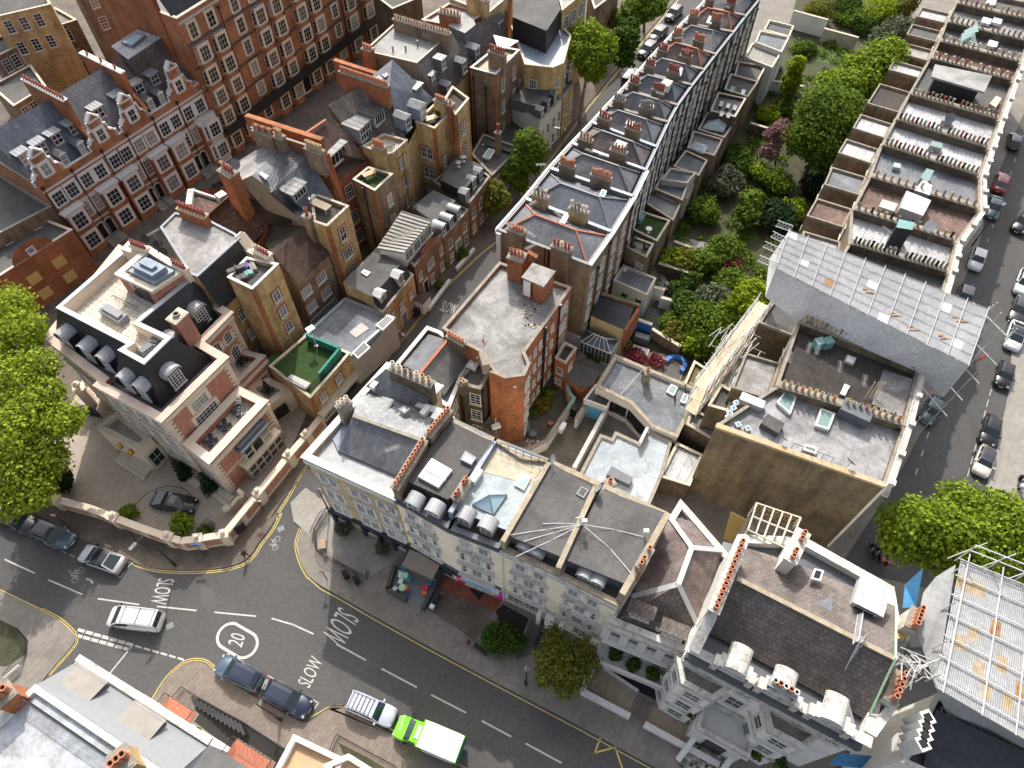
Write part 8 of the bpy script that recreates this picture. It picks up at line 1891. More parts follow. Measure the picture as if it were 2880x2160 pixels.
for x,y in((1220,150),(1385,150)):dormer(YB,z2(x,y,12.2),Vector((.2,-1)).normalized(),1.2,1.4,1.0,'flat','lead_dark','slate_black',2,3)
YB2=House('house','yellow brick block with tall white windows at the top edge beyond the mansard','house',z2.L([(1430,70),(1590,-60),(1560,-160),(1400,-60)],14.5),14.5,.1,'brick_yellow','concrete_pale',.3,.3,'stone_light');YB2.win(0,(.2,.5,.8),(11.4,8,4.6),1.3,1.8,cols=3,rows=3)
TOPS=[([(520,130),(700,20),(930,90),(770,180)],15.5,'brick_red','roof_white','red brick house with white roof and tall stack at the top edge'),([(700,-10),(840,-110),(1080,-20),(950,90)],16,'brick_yellow','concrete_pale','house with pale stained flat roof and air conditioning units'),([(950,90),(1100,-40),(1080,-140),(900,-60)],14,'brick_red','felt_dark','house with black roof terrace behind the slate mansard')]
for pts,zt,wl_,rf,lb in TOPS:
 h=House('house',lb,'house',z2.L(pts,zt),zt,.1,wl_,rf,.3,.3,'stone_light');h.win(0,(.3,.7),(zt-3,zt-6),1,1.6)
 chimney(h,h.poly[3],lerp(h.poly[3],h.poly[0],.5),.8,zt-1,zt+1.8,6,wl_,['terracotta','pot_buff'],.5,.18)
zd=11.6
D0,D1=xy(z1(250,1205,zd)),xy(z1(1292,540,zd));dD=(D1-D0).normalized();nD=Vector((dD.y,-dD.x));LD=(D1-D0).length
def mkrow(a,b_,z,dep,nm,lab,cat,wall,**kw):return House(nm,lab,cat,[a,b_,b_-nD*dep,a-nD*dep],z,.1,wall,kw.pop('roof','felt_grey'),kw.pop('par',.4),.3,kw.pop('cop','white_stone'))
us_=[0,.34,.66,1.0]
DL=['left red brick house of the gabled row with blue slate roof and round arched door','middle red brick house of the gabled row with brown slate roof and white gable','right red brick house of the gabled row with white bay windows and flat white roof']
DH=[]
WS=dict(sur='white_paint',sw=.3,fr='white_paint')
for k in range(3):
 a,b_=D0+dD*LD*us_[k],D0+dD*LD*us_[k+1];h=mkrow(a,b_,zd,11,'gabled_house',DL[k],'house','brick_bright',roof='lead_dark');DH.append(h)
 zr_=16.6;r0,r1=a-nD*5.2,b_-nD*5.2;f0_,f1_=a-nD*.6,b_-nD*.6;k0_,k1_=a-nD*10.6,b_-nD*10.6
 m=MB();m.face([Z(f0_,zd-.4),Z(f1_,zd-.4),Z(r1,zr_),Z(r0,zr_)]);m.build('roof_slope',['slate_blue','slate_grey','slate_brown'][k],h.root)
 m=MB();m.face([Z(r0,zr_),Z(r1,zr_),Z(k1_,zd+1),Z(k0_,zd+1)]);m.face([Z(f0_,zd-.4),Z(r0,zr_),Z(k0_,zd+1)]);m.face([Z(f1_,zd-.4),Z(k1_,zd+1),Z(r1,zr_)]);m.build('roof_back',['slate_grey','slate_brown','roof_palegrey'][k],h.root)
 if k:chimney(h,a-nD*1.5,a-nD*9.5,.55,zd-1,17.2+.6*(k==1),16 if k==1 else 3,'brick_orange','pot_red',.45,.16,cap='white_stone',name='party_chimney');m=MB();m.beam(Z(a-nD*.2,zd+.6),Z(a-nD*4.8,zr_+.3),.5,1.0);m.build('party_wall','brick_orange',h.root)
 L_=LD*(us_[k+1]-us_[k])
 h.win(0,(.14,.36,.62,.86),(7.9,),1.45,1.9,cols=3,rows=3,**WS);h.win(0,(.18,.80),(4.5,),1.6,2.1,cols=3,rows=3,**WS);h.win(0,(.40,.58),(4.5,),.95,2.2,cols=2,rows=4,**WS);h.win(0,(.18,.80),(1.2,),1.6,2.0,cols=3,rows=3,**WS)
 for z in(3.6,7.1,10.6):h.band(0,z,.22,.16,'white_stone')
 for u in(.18,.80):p=lerp(a,b_,u)+nD*.5;m=MB();m.box(p.x,p.y,.1,2.6,1.0,6.9,nang(nD),0);m.box(p.x,p.y,7.0,2.9,1.3,.35,nang(nD),1);m.build('square_bay',['brick_bright','white_stone'],h.root);me=win_mesh(1.7,2.1,cols=3,rows=3,**WS);[put('window',me,h.root,(p.x+nD.x*.51,p.y+nD.y*.51,z),nang(nD))for z in(1.2,4.5)]
 for u in(.42,.56):
  p=lerp(a,b_,u);me=win_mesh(1.1,2.6,cols=1,rows=1,arch=.5,sur='white_stone',sw=.3,glass='glass_dark');put('entrance',me,h.root,(p.x+nD.x*.02,p.y+nD.y*.02,.3),nang(nD));q=p+nD*1.6;m=MB()
  for j in range(4):q=p+nD*(.5+.4*j);m.box(q.x,q.y,.1,1.3,.42,.7-.16*j,nang(nD))
  m.build('entrance_steps','paving_light',h.root)
 h.pipe(0,.02,.2,11);h.pipe(0,.5,.2,11)
def dutch(u,w,hh,h,tri=True):
 c=D0+dD*LD*u;P=lambda x,z,d=0:(c.x+dD.x*x+nD.x*d,c.y+dD.y*x+nD.y*d,z)
 pr=[(-w,0),(-w,.8),(-w*.82,1.2),(-w*.62,1.4),(-w*.56,2.2),(-w*.42,2.5),(-w*.4,hh-.8),(0,hh)];pr=pr+[(-x,z)for x,z in pr[::-1][1:]]
 m=MB();fr=[P(x,zd+z,.15)for x,z in pr];bk=[P(x,zd+z,-.35)for x,z in pr];m.face(fr[::-1]);m.face(bk);m.build('dutch_gable','brick_bright',h.root)
 m=MB();
 for i in range(len(pr)-1):m.beam(P(pr[i][0],zd+pr[i][1]+.05,-.1),P(pr[i+1][0],zd+pr[i+1][1]+.05,-.1),.7,.2)
 if tri:m.beam(P(-w*.45,zd+hh-.8,.1),P(w*.45,zd+hh-.8,.1),.5,.15)
 m.build('gable_coping','white_stone',h.root);put('window',win_mesh(1.0,1.6,cols=2,rows=2,**WS),h.root,P(0,zd+.5,.16),nang(nD))
for u,w,hh,k in((.07,1.9,4.2,0),(.385,1.9,4.2,1),(.575,1.9,4.2,1),(.88,1.9,4.6,2)):dutch(u,w,hh,DH[k])
for u,k in((.175,0),(.275,0),(.70,2),(.77,2)):p=D0+dD*LD*u-nD*.3;dormer(DH[k],(p.x,p.y,zd),nD,1.0,1.6,1.6,'gable','lead_dark','lead_dark',3,4)
for u,k in((.05,0),(.14,0),(.225,0),(.32,0),(.47,1),(.60,1),(.72,2),(.82,2)):p=D0+dD*LD*u-nD*2.3;dormer(DH[k],(p.x,p.y,13.0),nD,1.4,1.5,2.2,'flat','lead','lead_dark',2,2)
h=DH[2];m=MB();q=ccw(z1.L([(720,300),(890,190),(1050,240),(830,385)],17.0));m.prism(q,14,17.0,0,1);m.build('flat_roof',['slate_brown','roof_white'],h.root);skylight(h,z1.L([(790,285),(880,225),(950,240),(860,310)],17.1),.3,'grey_metal','glass_blue')
p=D0+dD*LD*.955;m=MB();q=[p-dD*1.7,p-dD*.9+nD*1.3,p+dD*.9+nD*1.3,p+dD*1.7];m.prism(q,.1,7.6);m.build('canted_bay','white_stone',h.root)
for z in(1.2,4.6):
 put('window',win_mesh(1.6,2.0,cols=3,rows=3,**WS),h.root,(p.x+nD.x*1.31,p.y+nD.y*1.31,z),nang(nD))
m=MB();
RBx=House('house','plain yellow brick side house left of the gabled row','house',[D0-dD*.1,D0-nD*11-dD*.1,D0-nD*11-dD*9,D0-nD*1.5-dD*9],8.5,.1,'brick_brown','felt_grey',.3,.3,'stone_dark');RBx.win(3,(.3,.7),(5,2),1,1.8)
PBp=[z4(-60,-260,6.2),z4(90,-215,6.2),z4(170,-190,6.2),z1(330,1640,6.2)]
b0_,b1_2=xy(z4(30,-10,5.6)),xy(z4(560,-140,5.6));PB=House('school_building','low red brick building with yellow boarded windows and an octagonal window','building',[z4(-160,330,5.4),z4(250,300,.2)if False else z1(470,1490,7.0),z1(60,1330,7.0),z4(-420,100,7.0)],7.0,.1,'brick_orange','felt_grey',.3,.3,'stone_light')
a,bb,n,L=PB.edge(0)
for u in(.25,.5,.75):
 for z in(1.0,3.6):p=lerp(a,bb,u)+n*.03;m=MB();m.box(p.x,p.y,z,1.5,.06,1.4,nang(n));m.build('boarded_window','board_yellow',PB.root)
m=MB();p=lerp(a,bb,.62);t_=(bb-a).normalized();m.face([(p.x+t_.x*2.6*math.cos(k*.3142)+n.x*.02,p.y+t_.y*2.6*math.cos(k*.3142)+n.y*.02,7.0+2.0*math.sin(k*.3142))for k in range(11)]);m.build('curved_gable','brick_orange',PB.root);put('window',win_mesh(.8,.8,cols=3,rows=3,sur='white_stone',sw=.1),PB.root,(p.x+n.x*.03,p.y+n.y*.03,7.3),nang(n))
R0=xy(z1(1492,1005,.1));R1_=xy(z1(2225,430,.1));dR=(R1_-R0).normalized();nR=Vector((dR.y,-dR.x));LR=46
RBk=House('mansion_block','tall red brick mansion block with stacked cream bay windows and dark balcony line','apartments',[R0,R0+dR*LR,R0+dR*LR-nR*14,R0-nR*14],20.5,.1,'brick_bright','slate_black',.5,.4,'stone_light')
m=MB();m.face([Z(R0-nR*.8,20.4),Z(R0+dR*LR-nR*.8,20.4),Z(R0+dR*LR-nR*3.5,25),Z(R0-nR*3.5,25)]);m.build('mansard','slate_black',RBk.root);m=MB();m.beam(Z(R0-nR*3,18),Z(R0-nR*13,18),.6,15);m.build('end_wall','brick_orange',RBk.root)
CS=dict(sur='stone_cream',sw=.28,fr='stone_cream')
for z in(4.0,7.3,10.6,13.8,17.0,19.9):RBk.band(0,z,.25,.2,'brick_dark' if z>5 and z<19 else 'stone_light')
m=MB();m.beam(Z(R0+nR*.9,4.2),Z(R0+dR*LR+nR*.9,4.2),1.6,.25);m.build('balcony','iron',RBk.root);m=MB();m.beam(Z(R0+nR*1.65,4.8),Z(R0+dR*LR+nR*1.65,4.8),.06,1.0);m.build('balcony_railing','iron',RBk.root)
us=[1.7,4.9,9.2,12.4,15.6,20.0,23.2,27.4,30.6,34.8]
me1=win_mesh(1.5,2.0,cols=3,rows=3,**CS);me2=win_mesh(1.2,2.0,cols=2,rows=3,**CS);me3=win_mesh(.5,1.9,cols=1,rows=3,fr='stone_light')
for i,u in enumerate(us):
 p=R0+dR*u;bayq=i%5!=2
 if bayq:
  m=MB();q=[p-dR*1.25,p-dR*.75+nR*.75,p+dR*.75+nR*.75,p+dR*1.25];m.prism(q,.1,16.6,0,1);m.build('bay_stack',['brick_bright','lead'],RBk.root)
 for z in(1.2,5.0,8.1,11.3,14.4,17.3):
  if z<16 or not bayq:
   put('window',me1 if bayq else me2,RBk.root,Z(p+nR*(.76 if bayq else.02),z),nang(nR))
   if bayq:
    for s in(-1,1):c=p+dR*s*1.0+nR*.375;nn=(nR*.5+dR*s*.75).normalized();put('side_window',me3,RBk.root,Z(c+nn*.01,z),nang(nn))
  else:put('window',me2,RBk.root,Z(p+nR*.02,z),nang(nR))
 if i%3==1:RBk.pipe(0,(u+1.6)/LR,.2,19)
p=R0+dR*18;put('entrance',win_mesh(1.6,2.6,cols=1,rows=1,arch=.7,sur='white_stone',sw=.4,glass='soot'),RBk.root,Z(p+nR*.05,.5),nang(nR))
for k,(pts,zt,wl_,rf,lb)in enumerate(((((500,-40),(850,-160),(760,-260),(430,-120)),15,'brick_brown','felt_grey','brown brick block with tall sash windows behind the gabled row'),(((190,230),(500,130),(360,50),(60,150)),9.5,'brick_brown','felt_blue','flat roofed brown brick house with roof terrace at the top left'),(((-40,380),(190,260),(90,190),(-120,300)),9.5,'brick_brown','felt_grey','flat grey roofed brick house at the left edge'),(((-60,120),(330,30),(260,-120),(-60,-60)),14,'brick_yellow','felt_dark','yellow brick church like block in the top left corner'),(((90,690),(300,560),(200,420),(-60,560)),8.0,'brick_brown','felt_grey','low brown brick house with arched white windows behind the gabled row'))):
 h=House('house',lb,'house',z1.L(pts,zt),zt,.1,wl_,rf,.3,.3,'stone_light');h.win(0,(.2,.45,.7),(zt-2.6,zt-5.8),1.1,1.9)
for i in range(4):
 h2=House('mansion_block',['red brick mansion block at the top edge, left part beyond the slate roofs','dark scaffolded block at the top edge beyond the mansion block','brown brick block at the far end of the street by the trees','grey roofed house at the far top of the street'][i],'apartments',[(z1(2250,-40,9),z1(2500,-160,9),z1(2400,-300,9),z1(2100,-200,9)),(z2(330,60,12),z2(520,-20,12),z2(420,-140,12),z2(200,-40,12)),(z2(1640,60,9),z2(1800,-60,9),z2(1700,-160,9),z2(1600,-60,9)),(z2(1250,-160,12),z2(1500,-260,12),z2(1400,-360,12),z2(1100,-260,12))][i],(9,12,9,12)[i],.1,('brick_red','brick_dark','brick_brown','brick_yellow')[i],'felt_grey',.3,.3,'stone_light')
zb_=14.5
BLd=House('corner_block','white stucco block with blue-grey stained flat roof and leaded bays at the bottom left','house',[z7(232,1120,zb_),z7(1120,1720,zb_),z7(500,2500,zb_),z7(-600,1900,zb_)],zb_,.1,'stucco_white','roof_dustblue',.25,.4,'lead_pale')
a,bb,n,L=BLd.edge(0);t_=(bb-a).normalized();rr=nang(n)
m=MB();m.face([Z(a+n*.05,zb_-.1),Z(bb+n*.05,zb_-.1),Z(bb+n*2.4,12.4),Z(a+n*2.2,12.4)]);m.build('roof_slope','grey_metal',BLd.root);m=MB();m.prism([a,bb,bb+n*2.5,a+n*2.3],.1,12.38);m.build('front_wall','stucco_white',BLd.root)
for u in(.18,.62):dormer(BLd,(*(lerp(a,bb,u)+n*2.2),12.2),n,2.6,1.2,2.0,'shed','zinc_brown','lead_dark',4,1)
m=MB();m.beam(Z(a+n*2.6,12.5),Z(bb+n*2.7,12.5),.5,.3);m.build('cornice','white_dirty',BLd.root)
for u0,u1,z in((.50,.72,9.2),(1.02,1.3,9.2)):
 m=MB();q=[lerp(a,bb,u0)+n*2.4,lerp(a,bb,u1)+n*2.4,lerp(a,bb,u1)+n*3.6,lerp(a,bb,u0)+n*3.6];m.prism(q,z-.4,z,0,1);m.build('balcony',['white_stone','ridge_orange'],BLd.root);m=MB()
 for i in range(1,4):
  A,Bq=q[i],q[(i+1)%4];m.tube(Z(A,z+1),Z(Bq,z+1),.03,4);[m.tube(Z(lerp(A,Bq,j/10),z),Z(lerp(A,Bq,j/10),z+1),.015,4)for j in range(11)]
 m.build('balcony_railing','iron',BLd.root)
chimney(BLd,xy(z7(720,1650,16.5)),xy(z7(830,1560,16.5)),1.6,14,16.3,3,'brick_yellow','terracotta',.8,.26);chimney(BLd,xy(z7(-60,1230,16.5)),xy(z7(60,1130,16.5)),1.2,12,16.3,3,'brick_orange','terracotta',.7,.25)
m=MB();A,Bq=lerp(a,bb,.02)-n*1.0,bb-n*1.0
m.tube(Z(A,15.4),Z(Bq,15.4),.035,4);m.tube(Z(A,14.5),Z(Bq,14.5),.03,4)
for j in range(60):c=lerp(A,Bq,j/59);e_=lerp(A,Bq,min(1,(j+.8)/59));m.tube(Z(c,14.4),Z(e_,15.4),.02,4);m.tube(Z(e_,14.4),Z(c,15.4),.02,4)
m.build('roof_railing','iron',BLd.root)
for lab,pts,z in(('white balustraded porch roof with wooden deck at the bottom edge',[(1780,1680),(1905,1445),(2230,1600),(2080,1900)],4.4),('white porch roof corner beside the green lorry',[(2100,1640),(2260,1570),(2500,1720),(2300,1900)],4.6)):
 h=House('porch',lab,'porch',z7.L(pts,z),z,.1,'stucco_white','wood',.5,.35,'white_stone')
m=MB();q=z7.L([(1280,1200),(1640,1400),(1950,1600),(1700,1700),(1250,1350)],.13);m.face([(p.x,p.y,.128)for p in ccw(q)]);struct('basement_area',m,'basement_shade')  # flat dark sheet painting the shade of the sunken area
m=MB();q=c2.L([(170,1260),(640,1500),(900,1659),(500,1659),(270,1480)],.13);m.face([(p.x,p.y,.128)for p in ccw(q)]);struct('basement_area',m,'soil')
m=MB()
for i in range(12):p=lerp(z7(1260,1230,.2),z7(1590,1420,.2),i/11);m.box(p.x,p.y,.13,.22,1.1,.12+.1*i,.6)
tag(m.build('basement_stair','iron'),'black iron basement steps behind railings at the bottom left','stair')
def railing(lab,pts,h=1.1,z0=.12,step=.16):
 m=MB();pts=[xy(p)for p in pts]
 for i in range(len(pts)-1):
  A,Bq=pts[i],pts[i+1];nn=max(2,int((Bq-A).length/step));m.tube(Z(A,z0+h-.05),Z(Bq,z0+h-.05),.03,4);m.tube(Z(A,z0+.15),Z(Bq,z0+.15),.025,4)
  for j in range(nn):c=lerp(A,Bq,j/nn);m.tube(Z(c,z0),Z(c,z0+h+.08),.018,4)
 tag(m.build('railing','iron'),lab,'railing')
railing('black iron railing along the basement area at the bottom left',[z7(1100,1275),z7(1205,1150),z7(1300,1210),z7(1600,1375),z7(1850,1540)]);railing('black iron railing round the area beside the green lorry',[c2(80,1400),c2(190,1165),c2(560,1370),c2(1100,1659)])
railing('curved black iron railing on the pavement corner by the yellow house',[a8(1840,1620),a8(1870,1520),a8(1960,1360),a8(2040,1300)]);railing('black iron railing along the forecourt of the corner house',[z7(2130,5),z7(2050,130),z7(2055,250),z7(2100,300),z8(0,350),z8(170,440),z8(180,390)]);railing('curved garden railing at the left edge of the photo',[z7(0,700),z7(120,760),z7(185,830),z7(180,930),z7(60,1080)])
sheet('lawn',z7.L([(-300,640),(0,705),(120,765),(180,835),(170,920),(40,1000),(-300,1000)],.13),.135,'soil')
def BL(v,l):return[(*v(x,y,z),r)+(()if not h else(h[0],))for x,y,z,r,*h in l]
def T(label,v,base,bl,n,size,mat,**kw):p=v(base[0],base[1],.1);return tree(kw.pop('name','tree'),label,p,BL(v,bl),n,size,mat,**kw)
gp=[b6(330,800),b6(640,560),z3(60,1180),z3(330,740),z3(520,380),z3(700,150),z3(760,-120),z3(1560,-120),z3(1380,420),z3(1180,900),z3(960,1330),z3(760,1640),z6(560,300),z6(200,760),b7(830,300)]
sheet('garden_ground',gp,.13,'soil');sheet('lawn',z3.L([(700,270),(1060,330),(1030,420),(720,380)],.14),.14,'lawn');sheet('lawn',z3.L([(270,1490),(470,1440),(500,1560),(300,1600)],.14),.14,'lawn');sheet('patio',b6.L([(590,580),(740,640),(660,780),(545,740)],.14),.14,'felt_grey');sheet('patio',b7.L([(300,60),(700,90),(870,200),(820,300),(350,100)],.14),.14,'gravel');sheet('patio',b7.L([(40,140),(90,60),(320,170),(270,200)],.14),.142,'paving_light');sheet('patio',b6.L([(800,60),(1100,130),(1000,200),(780,130)],.14),.14,'paving_light');sheet('patio',b7.L([(690,160),(780,150),(850,210),(820,290),(690,250)],.145),.146,'felt_grey')
for k,(v,p,q,h,mt,lb)in enumerate(((b6,(590,480),(700,510),2.0,'render_white','white garden wall beside the grey paved patio'),(b6,(670,560),(780,590),1.8,'render_white','second white garden wall behind the grey patio'),(b6,(470,720),(605,770),2.2,'blue_paint','bright blue painted garden wall by the barbecue'),(b6,(610,790),(820,920),1.6,'brick_brown','old brown wall along the shrubbery'),(z3,(700,130),(920,190),3.0,'render_white','tall pale garden wall at the top of the gardens'),(z3,(560,560),(780,600),1.8,'render_white','white garden wall below the slender tree'),(z3,(430,830),(560,870),1.5,'brick_brown','low brick garden wall by the pink tree'),(z3,(900,230),(1120,290),2.2,'stone_light','grey stone garden wall in the far gardens'),(b6,(660,300),(980,400),1.5,'brick_dark','dark garden wall between two shrub beds'),(b6,(770,140),(915,195),1.6,'render_grey','grey garden wall below the white patio'))):wallrun('garden_wall',lb,[v(*p,h*.5),v(*q,h*.5)],h,.3,mt,'stone_light')
T('big bright green tree at the far right of the gardens, tallest crown',z3,(1240,760),[(1270,420,9,3.4),(1180,520,8,3),(1330,360,10,2.8),(1120,440,8,2.4),(1280,580,6,2.6)],12000,.42,'leaf_bright',trunk=.35)
T('large dark green garden tree with a broad crown in the middle of the gardens',z3,(770,1180),[(930,700,10,3.6),(880,860,8,3.6),(1010,820,8,3.2),(800,900,6,2.8),(1050,680,9,2.6),(920,1000,5,2.8)],15000,.42,'leaf_mid',trunk=.4)
T('light green tree behind the dark garden tree',z3,(1000,700),[(960,560,9,2.6),(1060,540,9,2.4)],5000,.42,'leaf_bright')
T('slender pale birch like tree in the gardens',z3,(690,640),[(735,430,7,1.3,1.6),(710,520,5,1.5),(690,580,3,1.3)],3000,.36,'leaf_lime',trunk=.14)
T('pink blossoming tree left of the dark garden tree',z3,(600,1060),[(610,870,4.5,1.7),(560,980,3.2,1.3),(640,820,5,1.2)],3500,.34,'leaf_pink',trunk=.15)
T('grey green tree in the far gardens by the right-hand terrace',z3,(1400,330),[(1400,220,6,2.8),(1300,260,5,2.2),(1470,200,5,2.2)],6500,.42,'leaf_grey')
T('palm like shrub tree in the shaded lower garden',z3,(440,1420),[(450,1290,3.6,1.6,.9),(430,1380,2.6,1.6)],2600,.5,'leaf_mid',trunk=.18)
BS=[(z3,270,1200,2.4,3.4,'leaf_grey','feathery grey green shrub in the lower garden'),(z3,130,1370,2.2,3.2,'leaf_mid','rounded green shrub next to the white extension'),(z3,370,1080,2.2,3,'leaf_deep','dark shrub below the pink tree'),(z3,490,1130,1.3,2.6,'leaf_lime','yellow green young shrub in the middle garden'),(z3,620,1200,2.2,3,'leaf_mid','spreading light shrub under the big dark tree'),(z3,600,1420,2.6,3.4,'leaf_dark','dark evergreen bush above the scaffold roof'),(z3,710,1370,1.8,2.6,'leaf_lime','lime green bush right of the dark evergreen'),(z3,850,1230,2,2.5,'leaf_dark','dark bush by the garden table'),(z3,1000,1130,2.2,3.5,'leaf_deep','ivy mass beside the right-hand terrace'),(z3,1090,1000,1.6,4,'leaf_lime','climbing creeper on the back of the right-hand terrace'),(z3,1230,860,1.7,5,'leaf_lime','bright creeper covering the rear wing'),(z3,880,90,2.4,4,'leaf_olive','round olive shrub at the top of the gardens'),(z3,1270,70,3,4,'leaf_lime','big yellow green hedge dome at the top edge'),(z3,1100,120,3,2,'leaf_mid','long hedge in the far garden'),(z3,1050,30,3,3,'leaf_deep','dark hedge at the top edge'),(z3,1430,60,2,5,'leaf_olive','thin tree by the top of the right-hand terrace'),(z3,760,330,1.4,2,'leaf_mid','shrub on the far lawn'),(z3,1180,180,2,2.6,'leaf_deep','dark shrub near the far stone wall'),(z3,560,740,2,1.8,'leaf_lime','clipped hedge below the stairs'),(z3,660,700,1.6,2.4,'leaf_mid','shrub beside the garden stairs'),(z3,800,330,2,1.6,'leaf_deep','low hedge by the far lawn'),(z3,280,1640,2.4,3,'leaf_mid','shrub above the round lime tree'),(z3,180,1000,1.2,2,'leaf_mid','small shrub by the brick wall'),(z3,340,1000,1.8,2.2,'leaf_deep','shrub behind the dark blue roof'),(b6,760,240,1.7,2.6,'leaf_lime','flowering yellow green shrub by the grey garden wall'),(b6,880,270,2,2.6,'leaf_olive','olive shrub in the middle bed'),(b6,1000,260,2.2,3,'leaf_mid','broad shrub in the middle bed'),(b6,1160,180,2.2,3,'leaf_mid','white flowering shrub near the truss ends'),(b6,1200,280,1.3,2,'leaf_red','spiky dark red cordyline shrub'),(b6,1200,410,2.2,2.6,'leaf_mid','low mixed shrub below the red cordyline'),(b6,900,410,1.4,2,'leaf_deep','small dark conifer like shrub'),(b6,800,470,1.1,1.6,'leaf_deep','clipped round shrub by the loungers'),(b6,870,610,2.0,3,'leaf_deep','dense dark clipped hedge block'),(b6,1080,560,2.4,4,'leaf_grey','loose light green shrub beside the clipped hedge'),(b6,740,730,1.5,2.2,'leaf_mid','rounded shrub in front of the brown wall'),(b6,820,790,1.9,2.6,'leaf_olive','bamboo like olive shrub'),(b6,1010,760,2.6,4.5,'leaf_mid','large shrub by the scaffold tubes'),(b6,1150,700,2.4,4,'leaf_bright','leafy tree top beside the scaffold'),(b6,960,870,2,3,'leaf_bright','small bright shrub next to the scaffold'),(b7,500,130,1.3,1.3,'leaf_red','red Japanese maple left of the chimney'),(b7,645,150,.9,1.2,'leaf_red','dark red maple right of the chimney'),(b7,160,90,.8,1.2,'leaf_mid','potted shrub by the conservatory'),(b7,230,120,.8,1.2,'leaf_mid','second potted shrub by the conservatory, further right'),(b7,400,20,1.1,1.6,'leaf_olive','shrub beside the blue wall'),(b7,1060,60,2,3.5,'leaf_mid','shrub overhanging the mossy roof'),(b7,770,790,.7,3,'leaf_mid','ivy on the garage wall'),(b7,960,430,.5,3,'leaf_lime','thin creeper by the white trellis')]
for v,x,y,r,h,mt,lb in BS:
 p=v(x,y,h*.4);n=int(900*r*r*.55)+250;bush('shrub',lb,(p.x,p.y,.13),r,h,min(n,3600),.34,mt)
T('round lime green tree standing against the white scaffold sheeting',z6,(440,420),[(445,270,5,2.3),(420,330,4,1.6),(480,240,5.4,1.4)],5200,.34,'leaf_lime')
T('huge plane tree with pale green leaves at the left edge',z4,(-60,1560),[(60,330,13,2.4),(150,480,13,2.2),(60,560,12,2.5),(230,720,12,2.2),(90,800,12,2.6),(280,900,11.5,2.0),(400,1060,10.5,1.9),(180,1020,11,2.6),(470,1050,9.5,1.2),(60,1150,11,2.6),(260,1240,9,2.4),(100,1380,9,2.6),(330,1340,8,1.7),(200,1520,7.5,2.2),(40,1560,7.5,2.4)],30000,.3,'leaf_plane',trunk=.5,bark='bark_pale',limbs=14)
p=z4(400,1470,.5);bush('shrub','dark laurel bush under the plane tree by the courtyard wall',(p.x,p.y,.15),1.5,2.4,2600,.26,'leaf_dark')
T('big bright green plane tree right of the white mansion',z9,(1560,240),[(1560,60,11,2.4),(1750,120,11,2.5),(1450,180,9,2.2),(1950,130,11,2.5),(1900,300,10,2.4),(2120,80,11,2.5),(2130,280,10,2.5),(1680,250,9,2.2),(1400,60,9,1.8),(1800,-70,11,2),(2050,-30,11,1.8),(2300,150,11,2.8)],26000,.32,'leaf_bright',trunk=.5,limbs=14)
T('tall light green street tree beside the dark brick tower',z2,(1545,790),[(1610,230,11,2.4),(1540,320,10,2.2),(1690,330,10,2.3),(1620,420,8.5,2.2),(1720,270,11,1.6),(1520,240,10.5,1.6),(1660,470,7.5,1.5)],9000,.4,'leaf_bright',trunk=.28,bark='bark_pale',group='street trees')
T('dark green street tree behind the tall light green one',z2,(1800,430),[(1850,250,8,2.2),(1830,360,6,2),(1870,170,9,1.6)],5200,.42,'leaf_deep',trunk=.2)
T('bright street tree at the top edge beside the black cabs',z2,(1960,200),[(1960,50,10,2.6),(2040,30,10,2),(1880,80,9,2),(1960,-40,11,2)],6000,.42,'leaf_mid',trunk=.25)
T('round dark shrub tree by the scaffolded house at the top',z2,(1670,150),[(1680,90,5,1.6),(1780,120,5,1.5)],2600,.42,'leaf_olive',trunk=.15)
T('leafy street tree in front of the dark slab roof',z2,(1150,1270),[(1210,920,7,2.0),(1260,980,6,1.8),(1170,1030,5.5,1.8),(1110,1120,4,1.6),(1230,1060,5,1.6),(1150,1180,3,1.5)],6500,.36,'leaf_mid',trunk=.18)
T('small pale street tree in front of the dormer cottages',z2,(985,1470),[(990,1240,4.4,1.7),(940,1280,3.8,1.4),(1040,1290,3.6,1.4),(980,1330,3,1.4)],4200,.34,'leaf_olive',trunk=.12)
T('yellowing street tree on the pavement by the white villa',z8,(1400,900),[(1400,880,5.5,1.3),(1330,950,5.2,1.3),(1480,930,5.4,1.4),(1560,900,5,1.2),(1420,1020,5,1.4),(1320,1070,4.6,1.0),(1520,1060,4.8,1.3),(1590,980,4.6,1.2),(1450,1140,4.4,1.1),(1370,800,5,1.0)],9500,.2,'leaf_olive',trunk=.16,fill=.55)
p=z8(1030,810,1.2);bush('hedge','dense dark green hedge in the forecourt beside the basement',(p.x,p.y,.13),1.6,2.0,4200,.2,'leaf_deep',cat='hedge',extra=[(p.x+1.3,p.y-.5,1.1,1.2,.9)])
for(v,x,y,lb)in((z8,15,120,'potted olive tree at the left of the corner house forecourt'),(z8,270,240,'potted olive tree nearest the café awning')):
 p=v(x,y,.9);t_=bush('potted_tree',lb,(p.x,p.y,.6),.75,1.2,1200,.16,'leaf_grey',cat='potted tree');m=MB();m.lathe((p.x,p.y,.13),[(.3,0),(.45,.35),(.42,.6),(.3,.6)],10);m.build('pot','soot',t_)
for i,(v,x,y)in enumerate(((z8,1780,915),(z8,1890,985),(z8,2015,1045),(z9,58,1285),(z9,495,1550),(z9,630,1625))):
 z=3.4;p=v(x,y,z+.6);bush('potted_shrub',['first clipped bush on the white balcony, next to the street tree','second clipped bush on the white balcony','third clipped bush on the white balcony','clipped bush beside the tiled front steps','clipped bush below the right bay window','lowest clipped bush at the bottom edge'][i],(p.x,p.y,z),.62,1.0,900,.16,'leaf_deep',cat='bush')
